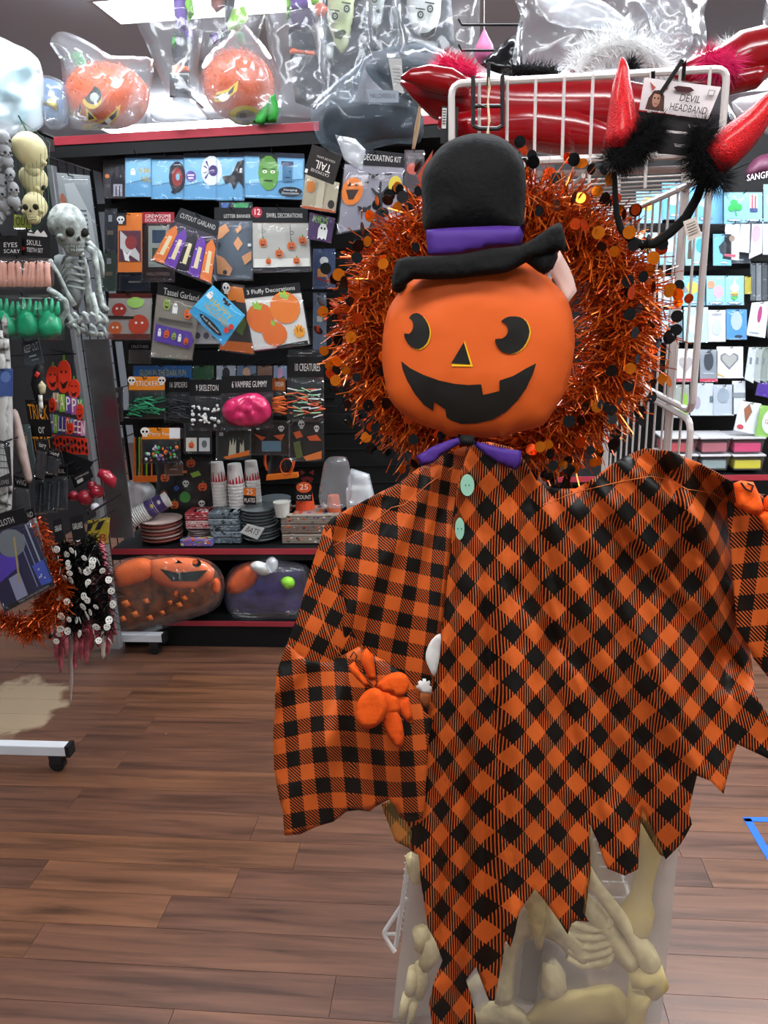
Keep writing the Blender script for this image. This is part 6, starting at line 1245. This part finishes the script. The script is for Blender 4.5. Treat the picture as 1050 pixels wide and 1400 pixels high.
for i, (ch, c) in enumerate(zip('HALLOWEEN', ('5c6cb0', '8cc83c', '3c4c90', '5c3c90', 'c84c2c', '3c5c9c', '6c3c90', 'a8307c', 'c890b0'))):
    b = MB(); q = Quad([(68 + i * 5.3, 566 + i * 1.2), (73.6 + i * 5.3, 566 + i * 1.2), (73.6 + i * 5.3, 591 + i * .6), (68 + i * 5.3, 591 + i * .6)]); slab(b, q.q, 2.295, paper(c), .002); draw(b, q, [('t', 'f0ece0', ch, .5, .5, .8, .85)], 2.295); b.build('letter', t)
b = MB(); q = Quad([(69, 594), (119, 600), (121, 622), (72, 619)]); slab(b, q.q, 2.3, paper('c8321c'), .002); draw(b, q, sum([[('e', '241010', .06 + i * .1, .25 + (i % 2) * .1 + j * .42, .035, .15) for i in range(10)] for j in range(2)], []), 2.3); b.build('dotted_band', t)
b = MB()
for x in (72, 87, 101): b.tube([P(x, 478, 2.3), P(x, 505, 2.302)], .001, mat('3c3c3c', .6), 4)
b.tube([P(70, 478, 2.3), P(104, 484, 2.3)], .002, PEG, 5)
b.tube([P(98, 484, 2.3), Vector((-1.48, P(98, 484, 2.3).y, P(98, 484, 2.3).z))], .002, PEG, 5); b.build('hanger', t)
t = lpack('black hanging banner reading TRICK or TREAT in orange letters', [(34, 546), (66, 548), (74, 626), (46, 626)], 2.2, '151314', None, 0, [('t', 'e09420', 'TRICK', .5, .22, .85, .26, .05), ('t', 'd8d4d0', 'or', .55, .5, .3, .12), ('t', 'e09420', 'TREAT', .5, .78, .85, .26, .05)], clear=False)
t = thing('reaper_ornament', 'small hooded reaper ornament holding a white sword', 'ornament', P(55, 500, 2.14))
for nm, col, pts, dy, T in (('robe', '17181a', [(45, 505), (52, 496), (60, 500), (64, 530), (60, 552), (48, 548), (42, 525)], .02, .02), ('face', 'b8b08c', [(51, 527), (57, 520), (63, 527), (62, 538), (55, 540)], -.005, .008), ('sword', 'd8d8d0', [(52, 540), (58, 540), (59, 556), (56, 572), (53, 556)], -.01, .003), ('red_cap', 'b02c24', [(46, 514), (50, 507), (55, 511), (51, 518)], -.005, .004)): pillow(nm, t, pts, 2.12 + dy, mat(col, .6), T=T, step=4)
t = thing('white_tights', 'pair of long white stockings hanging at the left edge', 'stockings', P(5, 440, 2.05))
for x0, x1 in ((-6, 8), (2, 14)):
    pillow('stocking', t, smoothpoly([(x0, 440), (x0 + 8, 440), (x1 + 2, 520), (x1 + 4, 600), (x1 + 2, 700), (x1 - 8, 700), (x0 - 2, 560)], 2), 2.05 + x0 * .001, mat('a8a8a4', .8, bump=.4), T=.012, step=9, crumple=.4)
lpack('blue and white packet at the far left edge', R4(-6, 504, 17, 542), 2.03, '34508c', None, 0, [('e', '5c7cb8', .6, .3, .3, .2)])
t = thing('arm_sleeve', 'long pale stuffed sock hanging on the left rack', 'sock', P(24, 565, 2.1))
pillow('sock', t, smoothpoly([(14, 566), (24, 562), (34, 600), (42, 640), (44, 656), (36, 660), (28, 640), (18, 605)]), 2.1, mat('b09c94', .8), T=.02, step=6)
t = lpack('black card with a netted white glove at the left edge', [(-8, 600), (13, 606), (16, 664), (-8, 668)], 2.0, '16171a', None, 0, [('p', 'b8b8b4', [(.0, .1), (.6, .05), (.9, .7), (.3, .78), (0, .6)]), ('t', '9a9a98', 'GLOVES', .5, .9, .7, .09)] + [('r', '2a2c30', .05 + .18 * i, .08, .07 + .18 * i, .74) for i in range(5)] + [('r', '2a2c30', .0, .15 + .14 * i, .9, .165 + .14 * i) for i in range(4)])
lpack('dark teal packet with a pale zombie picture', [(24, 582), (40, 580), (50, 645), (36, 648)], 2.16, '4c5c5c', None, 0, [('e', '8ca094', .4, .3, .25, .15), ('e', 'b08c5c', .5, .25, .12, .05)])
GV = 'black headed packets bunched on the left rack hooks'
for i, (q, tx, lb) in enumerate(((R4(48, 643, 66, 702), 'CAPE', 'leftmost of the bunched dark packets under the TREAT banner'), (R4(60, 641, 78, 700), 'MASK', 'middle of the bunched dark packets under the TREAT banner'), (R4(72, 638, 92, 696), 'VEIL', 'rightmost of the bunched dark packets under the TREAT banner'))):
    lpack(lb, q, 2.22 - i * .012, '3a4246', '121214', .22, [('t', 'b8b8b4', tx, .5, .11, .7, .09), ('p', '262c30', [(.3, .3), (.7, .3), (.95, .98), (.05, .98)]), ('p', '5c686c', [(.42, .35), (.5, .35), (.4, .95), (.3, .95)])], group=GV, puff=.008)
for i, (q, tx, lb) in enumerate((([(52, 600), (66, 602), (60, 655), (46, 650)], 'fairy', 'tilted black card under the TREAT banner with script lettering'), ([(66, 612), (84, 618), (78, 650), (62, 645)], 'wand', 'small tilted black card right of the script card'), ([(2, 652), (16, 652), (18, 702), (4, 702)], 'HAT', 'narrow black card at the left edge above the tablecloth packet'), ([(18, 650), (38, 655), (42, 700), (24, 702)], 'WIG', 'grey netting packet above the tablecloth packet'))):
    lpack(lb, q, 2.12 + i * .01, '202226' if i != 3 else '4c4c4e', '101012', .3, [('t', 'c8c8c4', tx, .5, .15, .7, .16)])
# red noses bunch
t = thing('red_nose_bunch', 'bunch of glossy dark red rubber noses with black cards', 'novelty', P(120, 640, 2.3))
RN = mat('8c1c2c', .25, coat=.6)
for cx, cy, r in ((117, 680, 12), (133, 672, 10), (100, 678, 8), (126, 664, 7)):
    b = MB(); b.ball(P(cx, cy, 2.3), r * .0022, RN, 14, 10); b.build('ball', t, smooth=True)
b = MB(); b.tube([P(136, 646, 2.3), P(145, 650, 2.3), P(152, 658, 2.3), P(155, 667, 2.3)], [.014, .020, .020, .008], RN, 12); b.build('tongue', t, smooth=True)
b = MB(); b.ball(P(130, 693, 2.29), .014, mat('b8b8bc', .3), 10, 8); b.build('white_ball', t, smooth=True)
b = MB(); q = Quad([(97, 652), (124, 640), (128, 652), (102, 668)]); slab(b, q.q, 2.26, paper('17171a'), .001); draw(b, q, [('t', 'c8c8c4', 'CLOWN NOSE', .5, .3, .7, .18, -.4), ('r', 'd0d0cc', .2, .5, .5, .8)], 2.26); b.build('card', t)
b = MB(); q = Quad([(84, 615), (128, 632), (118, 648), (92, 650)]); slab(b, q.q, 2.29, paper('121215'), .001); b.build('card', t)
b = MB()
for i in range(7): b.tube([P(84 + i * 6, 622 + i, 2.3), P(90 + i * 4, 655, 2.29)], .0025, mat('1a1a1c', .4), 5)
b.build('straps', t)
hookat(lr, P(108, 640, 2.28), 2.42)
# tablecloth pack in front
t = lpack('large tilted tablecloth packet with grey skull moon and purple night scene', [(-40, 712), (32, 694), (75, 800), (6, 838)], 1.98, '1c2040', '131316', .18,
      [('t', 'b8b8b8', 'CLOTH', .6, .11, .3, .07, -.2), ('p', '4a34a0', [(.0, .45), (.6, .4), (.55, .62), (0, .72)]), ('e', '6c7478', .55, .35, .26, .16), ('r', '9098a0', .9, .2, .93, .92), ('r', '7880a0', .80, .3, .82, .92), ('r', '7880a0', .70, .45, .72, .92), ('p', '8a8ca8', [(.28, .7), (.5, .68), (.5, .95), (.28, .95)]), ('p', '3c50a8', [(.75, .68), (.98, .66), (.98, .95), (.78, .93)]), ('p', 'a08c5c', [(.62, .3), (.66, .3), (.45, .8), (.42, .78)]), ('r', '131316', 0, .95, 1, 1), ('t', '9a9a9c', 'TABLE COVER DECORATION', .6, .975, .6, .025, -.45)] + [('e', 'b0b4c0', .8 + .12 * random.random(), .7 + .2 * random.random(), .015, .012) for _ in range(6)])
lpack('second cloth packet header peeking behind the tablecloth', [(30, 700), (45, 694), (70, 790), (60, 796)], 2.04, '8c9098', '131316', .14, [('t', 'b8b8b8', 'LAID', .5, .08, .7, .07, -.1), ('p', 'c8ccd0', [(.1, .2), (.4, .2), (.8, .98), (.6, .98)])])
# orange tinsel garland
TG = foil('orange_garland_tinsel', '7a2008', 'e0601c')
def garland(label, name, paths, rad, n, L, m, Y, skulls=0, hdr=None):
    c = P(*paths[0][0], Y); t = thing(name, label, 'garland', c)
    seg = []
    for pth in paths:
        pp = [P(x, y, Y + (0 if len(a) < 3 else 0)) for x, y, *a in pth]; seg += list(zip(pp, pp[1:])); b = MB(); b.tube(pp, .004, mat('201008', .7), 5); b.build('cord', t)
    def core():
        a, c_ = random.choice(seg); f = random.random(); return a.lerp(c_, f) + Vector((random.gauss(0, rad * .4), random.gauss(0, rad * .4), random.gauss(0, rad * .4))), (c_ - a).normalized(), rad
    b = MB(); strands(b, core, n, L * .5, L, .0012, m); o = b.build('tinsel', t); o['kind'] = 'stuff'
    return t, seg
garland('copper orange tinsel garland looping under the tablecloth packet', 'tinsel_garland', [[(48, 712), (56, 735), (62, 765), (70, 780)], [(-10, 838), (10, 848), (30, 850), (45, 862)], [(80, 800), (66, 815), (56, 835), (48, 866), (38, 850)], [(60, 745), (78, 790), (88, 815), (76, 840), (52, 850)]], .02, 3600, .042, TG, 2.06)
t, seg = garland('black tinsel garland hung in loops with white skull discs', 'skull_garland', [[(86, 740), (92, 770), (96, 810), (92, 850)], [(112, 738), (118, 770), (122, 815), (140, 848)], [(122, 730), (138, 770), (146, 810), (148, 860)], [(98, 745), (104, 790), (116, 830), (98, 862)]], .018, 4200, .038, mat('0c0d0e', .3, .3), 2.1)
W_ = mat('d4d4cc', .5)
for i in range(64):
    a, e = seg[i % len(seg)]; p = a.lerp(e, random.random()) + Vector((random.uniform(-.05, .05), -.03 - random.random() * .03, random.uniform(-.04, .03)))
    if proj(p)[0] > 160: p.x -= .03
    b = MB(); r = random.uniform(.008, .012); ry = random.uniform(-1.1, 1.1); M_ = Matrix.Rotation(ry, 3, 'Z') @ Matrix.Rotation(random.uniform(-.7, .7), 3, 'Y') @ Matrix.Rotation(random.uniform(-.4, .4), 3, 'X')
    V = [p + M_ @ Vector((r * math.cos(a_), 0, r * math.sin(a_) * (1 if math.sin(a_) > 0 else 1.15))) for a_ in [k * PI / 7 for k in range(14)]]
    b.add(V + [v + M_ @ Vector((0, .001, 0)) for v in V], [list(range(14)), list(range(27, 13, -1))] + [(k, 14 + k, 14 + (k + 1) % 14, (k + 1) % 14) for k in range(14)], W_)
    for s in (-1, 1): b.add([p + M_ @ Vector((s * r * .38 + r * .2 * math.cos(a_), -.0006, r * .1 + r * .22 * math.sin(a_))) for a_ in [k * PI / 3 for k in range(6)]], [list(range(6))], DK)
    b.add([p + M_ @ Vector(v) for v in ((-r * .4, -.0006, -r * .55), (r * .4, -.0006, -r * .55), (r * .4, -.0006, -r * .68), (-r * .4, -.0006, -r * .68))], [(0, 1, 2, 3)], DK)
    b.build('skull_disc', t)
for q, tx in (([(72, 712), (84, 708), (88, 738), (76, 742)], 'GARLAND'), ([(95, 708), (113, 704), (118, 736), (100, 740)], 'GARLAND')):
    b = MB(); Q = Quad(q); slab(b, q, 2.04, paper('131316'), .001); draw(b, Q, [('t', 'c0c0bc', tx, .5, .42, .75, .26, -.1)], 2.04); b.build('header_card', t)
lpack('yellow and black caution packet behind the skull garland', R4(117, 712, 147, 748, 3, -4), 2.3, 'b09c24', None, 0, [('p', '1a1a14', [(.0, .1), (.3, .1), (.15, .4), (0, .4)]), ('p', '1a1a14', [(.5, .1), (.8, .05), (.6, .4), (.35, .4)]), ('t', 'b03020', 'B', .75, .75, .3, .3)])
# pink creepy cloth
CP = mat('b85a66', .8, bump=.6, bscale=40, vary=.4)
t = thing('creepy_cloth', 'ragged pink and white gauze cloth trailing below the skull garland', 'cloth', P(110, 750, 2.2))
def ragp(x, y): return .012 * math.sin(x * .35) + .01 * noise.noise(Vector((x * .08, y * .03, 1)))
sheet('gauze_panel', t, [(128, 742), (142, 740), (150, 790), (156, 850), (160, 868), (76, 868), (86, 850), (120, 830), (130, 790)], 2.2, CP, 7, ragp)
for i, (x, y1, wd, m) in enumerate(((77, 905, 3.5, 0), (83, 920, 4, 0), (90, 900, 4, 0), (97, 962, 3, 1), (103, 915, 4.5, 0), (111, 903, 4, 0), (118, 908, 4, 0), (125, 890, 4, 0), (134, 885, 3, 0), (141, 902, 4, 1), (148, 895, 4, 0), (154, 880, 4, 1))):
    n = 7; L_ = [(x - wd * (1 - .55 * (k / n) ** 2) * random.uniform(.7, 1.35), 860 + (y1 - 860) * k / n) for k in range(n)]; R_ = [(x + wd * (1 - .55 * (k / n) ** 2) * random.uniform(.7, 1.35), 860 + (y1 - 860) * k / n) for k in range(n)]
    pts = L_ + [(x - .8, y1), (x + .8, y1 - 1)] + R_[::-1]
    sheet('ragged_strip', t, pts, 2.19 + (i % 3) * .012, CP if m == 0 else mat('b09c94', .8, bump=.6), 5, ragp)
# small lower white bits on gondola side + dark packs left of the shelf rows
for i, (q, c, lb) in enumerate(((R4(143, 285, 160, 345), '23262c', 'dark packet hanging left of the orange skull packet'), (R4(140, 345, 160, 398), '2c3a30', 'dark green packet left below the orange skull packet'), (R4(152, 530, 168, 575), '3c3438', 'narrow dark packet left of the green strips packet'), (R4(153, 600, 170, 660), '26282c', 'narrow black packet left of the straws'))):
    pack(lb, 'packet', q, 3.05, c, None, 0, [('r', '8a8c90', .3, .15, .6, .3), ('r', '6a5c4c', .2, .5, .7, .6)], None, gon, 3.47)
hookat(lr, P(125, 700, 2.2), 2.42, .004)

# ================================================================ balloon wall packets
def bp(label, q, body, art, Y=4.12, clear=True, header=None): return pack(label, 'balloon packet', q, Y, body, header, .1, art, 'balloon packets on the right wall', bw, 4.3, clear=clear)
LB = '8cc4dc'; WH = 'd4d8dc'
ov = lambda u, v: [('e', '46688c', u, v, .2, .045), ('e', 'c8d8e4', u, v, .17, .03)]
bp('pale blue balloon packet with a green shamrock and a red striped cup', R4(990, 263, 1042, 306), LB, [('e', '3cb45c', .26, .33, .10, .11), ('e', '3cb45c', .20, .5, .10, .11), ('e', '3cb45c', .38, .47, .10, .11), ('p', '3cb45c', [(.27, .45), (.3, .45), (.34, .75), (.3, .75)]), ('r', 'd8d4dc', .68, .08, .88, .55), ('r', 'c04050', .72, .08, .76, .5), ('r', 'c04050', .80, .08, .84, .5), ('r', '3c4c7c', .68, .5, .88, .62)] + ov(.28, .88) + ov(.75, .88))
bp('pale blue packet at the right edge beside the shamrock packet', R4(1044, 252, 1080, 306), LB, [('e', 'b8dce8', .4, .4, .3, .3)])
bp('white balloon packet with a tan circle under the shamrock', [(992, 306), (1012, 304), (1010, 356), (988, 354)], WH, [('c', '8c7464', .5, .42, .2), ('r', 'c05064', .1, .85, .8, .92)])
bp('white packet with a pale pink oval under the shamrock', [(1013, 304), (1028, 304), (1026, 346), (1010, 344)], WH, [('e', 'd8b0b8', .5, .4, .3, .2)])
bp('white balloon packet with a large faint pink oval', [(1026, 303), (1043, 303), (1042, 346), (1024, 354)], 'c8ccd4', [('e', 'b89ca8', .5, .35, .35, .25)])
bp('white packet at the right edge below the pale blue one', R4(1043, 303, 1080, 348), 'c8d0d4', [])
bp('pale blue packet with brown figure behind the rack wires', R4(937, 317, 966, 363), LB, [('p', '4c4034', [(.1, .8), (.15, .3), (.3, .2), (.3, .8)]), ('e', '3c9cc0', .7, .4, .2, .2)] + ov(.5, .9))
bp('pale blue packet with a dark silhouette beside a white packet', R4(975, 320, 1000, 363), '6cacd0', [('p', '2c343c', [(.3, .4), (.6, .2), (.75, .3), (.7, .7), (.4, .6)])] + ov(.6, .9))
bp('pale blue twin packet with a pink teddy balloon and a rainbow bird', R4(966, 377, 1017, 417), LB, [('e', 'd88c6c', .12, .3, .1, .14), ('e', 'c8a0c0', .32, .55, .14, .22), ('e', 'a8c4dc', .32, .82, .1, .06), ('r', '5c90ac', .5, .02, .51, .98), ('p', 'e0d8e0', [(.68, .4), (.75, .1), (.82, .4)]), ('e', 'e0e0e8', .75, .42, .12, .14), ('r', 'd0b04c', .64, .56, .86, .62), ('r', 'b08c4c', .66, .64, .84, .69), ('p', '4cb44c', [(.64, .72), (.86, .72), (.75, .84)])] + ov(.25, .92) + ov(.75, .92))
bp('small yellow packet corner right of the twin packet', R4(1018, 378, 1027, 402), 'a89c34', [])
for i in range(5): bp(['leftmost thin dark teal edge-on packet under the yellow packet corner', 'second thin grey edge-on packet at the right edge', 'third thin dark edge-on packet at the right edge', 'fourth thin grey edge-on packet at the right edge', 'rightmost thin pale edge-on packet at the right edge'][i], R4(1026 + i * 8, 360, 1033 + i * 8, 411), ('5c6468', '787c80', '4c5054', '6c7070', '8c9090')[i], [], Y=4.14)
bp('white and blue packet behind the rack post', R4(935, 420, 968, 468), 'b0d4e0', [('e', 'd8e4e8', .5, .5, .3, .3)])
bp('white packet left of the blue framed packet', R4(968, 424, 992, 467), WH, [('r', 'a8acb4', .2, .1, .8, .16), ('e', 'b8c0c8', .5, .55, .3, .25)])
bp('deep blue packet with a pale face balloon', R4(993, 423, 1021, 464), '4c8cc0', [('e', 'a8b8c0', .5, .38, .28, .32)] + [('e', '2c3c50', .6, .9, .2, .05)])
bp('white balloon packet with a magenta teardrop at the right edge', [(1028, 414), (1052, 412), (1046, 462), (1020, 458)], WH, [('e', 'a03c70', .55, .35, .12, .25)] + [('e', '9ca4ac', .4, .9, .3, .03)])
bp('pale packet at the right edge beside the magenta teardrop', R4(1050, 410, 1080, 462), 'b8bcc0', [])
def heart(u, v, s, c, k=1): return [('p', c, [(u, v + s * k), (u - s * .9, v), (u - s * .9, v - s * .5 * k), (u - s * .45, v - s * .75 * k), (u, v - s * .4 * k), (u + s * .45, v - s * .75 * k), (u + s * .9, v - s * .5 * k), (u + s * .9, v)])]
bp('white packet with a silver heart and red lower strip', R4(925, 477, 950, 522), WH, heart(.5, .45, .4, 'b0a8a8', .7) + [('r', 'b03c50', 0, .9, 1, 1)])
bp('grey packet with a dark candle picture and red lower strip', R4(957, 478, 981, 522), '8c949c', [('e', '3c444c', .5, .35, .28, .3), ('r', 'c03c50', 0, .9, 1, 1), ('r', 'b8c0c8', .2, .72, .8, .76)])
bp('white packet with a large silver heart balloon', R4(980, 474, 1016, 517), 'e0e2e0', heart(.48, .42, .38, '7c8084', .8) + heart(.48, .42, .3, 'a8a8a4', .8) + [('p', 'd8b050', [(.0, .82), (.3, .95), (.3, .98), (0, .88)])])
for i in range(5): bp(['leftmost pale blue card of the fan right of the heart packet', 'second grey green card of the fan right of the heart packet', 'middle dull green card of the fan right of the heart packet', 'fourth pale grey card of the fan right of the heart packet', 'rightmost dull red card of the fan right of the heart packet'][i], [(1024 + i * 9, 475), (1034 + i * 9, 475), (1030 + i * 9, 524), (1018 + i * 9, 518)], ('c8d0d8', 'a8b0ac', '8c9890', 'b8b8b8', 'a04c54')[i], [('r', '7c848c', .3, .3, .6, .5)], Y=4.1 + i * .008)
bp('lime and grey packet behind the rack wires low', R4(918, 526, 942, 571), '9ca49c', [('p', '8cbc3c', [(.55, .2), (.9, .3), (.9, 1), (.5, 1)]), ('e', 'c8d0b8', .3, .7, .2, .2)])
bp('white packet with a faint lilac shape in the fourth row', R4(944, 524, 975, 568), 'c4ccd4', [('e', 'a89cac', .3, .6, .15, .2), ('r', '5c747c', .85, .4, 1, .6)])
bp('white grey packet hanging between two pale packets', R4(975, 526, 1003, 568), 'b4bcc4', [('e', '98a4b0', .5, .35, .3, .25)])
bp('tall white packet with a grey band in the fourth row', R4(1001, 521, 1019, 566), 'd0d4d8', [('r', '8c9498', 0, .35, 1, .5)])
bp('purple packet at the right edge in the fourth row', [(1036, 524), (1070, 518), (1070, 548), (1033, 540)], '4c2c90', [])
bp('white balloon packet with a rose gold cone balloon', [(1012, 548), (1041, 552), (1034, 594), (1003, 588)], 'dce0e0', [('p', 'a0684c', [(.25, .25), (.45, .05), (.65, .3), (.45, .7)]), ('e', 'c84c54', .25, .85, .15, .08)], Y=4.02)
bp('lime packet with a white balloon reading Grad at the right edge', [(1040, 554), (1080, 558), (1078, 600), (1032, 596)], '8cbc5c', [('e', 'e0e4e0', .4, .5, .26, .4), ('t', 'b0503c', 'Grad', .4, .52, .35, .14), ('t', '3c5c9c', 'HI', .4, .3, .2, .1)], Y=4.0)
for i, (x0, y0, x1, y1, c, lb) in enumerate(((870, 262, 905, 305, '7cb4d0', 'pale blue packet high behind the wires, leftmost'), (905, 250, 940, 300, '5c9cc4', 'mid blue packet high behind the wires'), (942, 246, 988, 306, '6ca8cc', 'pale blue packet high behind the wires left of the shamrock'), (868, 318, 900, 360, 'a8d0e0', 'pale packet behind the wires above the wreath edge'), (902, 318, 934, 362, '8cc0d8', 'pale blue packet left of the brown figure packet'),
        (900, 378, 930, 418, 'c4d8e0', 'whitish packet behind the wires in the third row'), (932, 377, 964, 418, '7cb8d4', 'blue packet left of the teddy packet'), (905, 424, 933, 468, '9cc4d8', 'pale blue packet beside the wreath in the fourth row'), (1000, 320, 1026, 360, '6c747c', 'dark grey packet behind the white packets'))):
    bp(lb, R4(x0, y0, x1, y1), c, [('e', ('d8c050', 'c8dce8', 'a8cce0')[i % 3], .45, .4, .25, .22)] + ov(.5, .88), Y=4.16)
t = thing('brand_cap', 'dark plum cap like packet with white arched lettering at the right edge', 'packet', P(1035, 250, 3.9)); pillow('bag', t, smoothpoly([(1018, 245), (1024, 225), (1040, 212), (1070, 210), (1072, 240), (1045, 242)], 2), 3.9, mat('4c2438', .5), T=.05, step=8)
b = MB(); draw(b, Quad([(1018, 238), (1060, 230), (1060, 246), (1018, 252)]), [('t', 'd0ccd0', 'SANGRIA', .55, .45, .95, .6, -.1)], 3.83); b.build('print', t); hookat(bw, P(1040, 216, 3.95), 4.3)
# clear tubs on the lower shelf
def tub(label, x0, x1, y0, y1, Y, c):
    a = P(x0, y1, Y); e = P(x1, y0, Y); t = thing('clear_tub', label, 'storage tub', (a.x, Y, a.z), 'clear plastic tubs on the balloon wall shelf')
    zb_, zt_ = a.z, e.z; b = MB(); b.box((a.x + .012, Y + .008, zb_ + .004), (e.x - .012, Y + .17, zb_ + (zt_ - zb_) * .7), mat(c, .5)); b.build('contents', t, bevel=.006)
    b = MB(); w0, w1 = a.x, e.x; b.add([(w0 + .01, Y + .005, zb_), (w1 - .01, Y + .005, zb_), (w1 - .01, Y + .18, zb_), (w0 + .01, Y + .18, zb_), (w0, Y, zt_), (w1, Y, zt_), (w1, Y + .19, zt_), (w0, Y + .19, zt_)], [(0, 1, 5, 4), (1, 2, 6, 5), (2, 3, 7, 6), (3, 0, 4, 7), (0, 3, 2, 1)], DOLLBAG); b.build('bin', t)
    b = MB(); b.box((w0 - .004, Y - .006, zt_), (w1 + .004, Y + .195, zt_ + .010), mat('b4b4b8', .3, coat=.4)); b.build('lid', t, bevel=.002)
tub('clear tub of grey items, lower row middle', 957, 998, 624, 643, 4.0, '8ca0a0'); tub('clear tub of yellow items, lower row right', 1001, 1046, 624, 643, 4.0, 'c8c02c'); tub('clear tub of dusty pink items, upper row middle', 957, 999, 600, 620, 4.0, 'a85c68'); tub('clear tub of hot pink items, upper row right', 1001, 1046, 600, 620, 4.0, 'c8386c')
tub('clear tub of red items, upper row left behind the wires', 905, 954, 600, 620, 4.0, 'b03c44'); tub('clear tub of pale items, lower row left behind the wires', 905, 954, 624, 643, 4.0, 'b0a0a4')
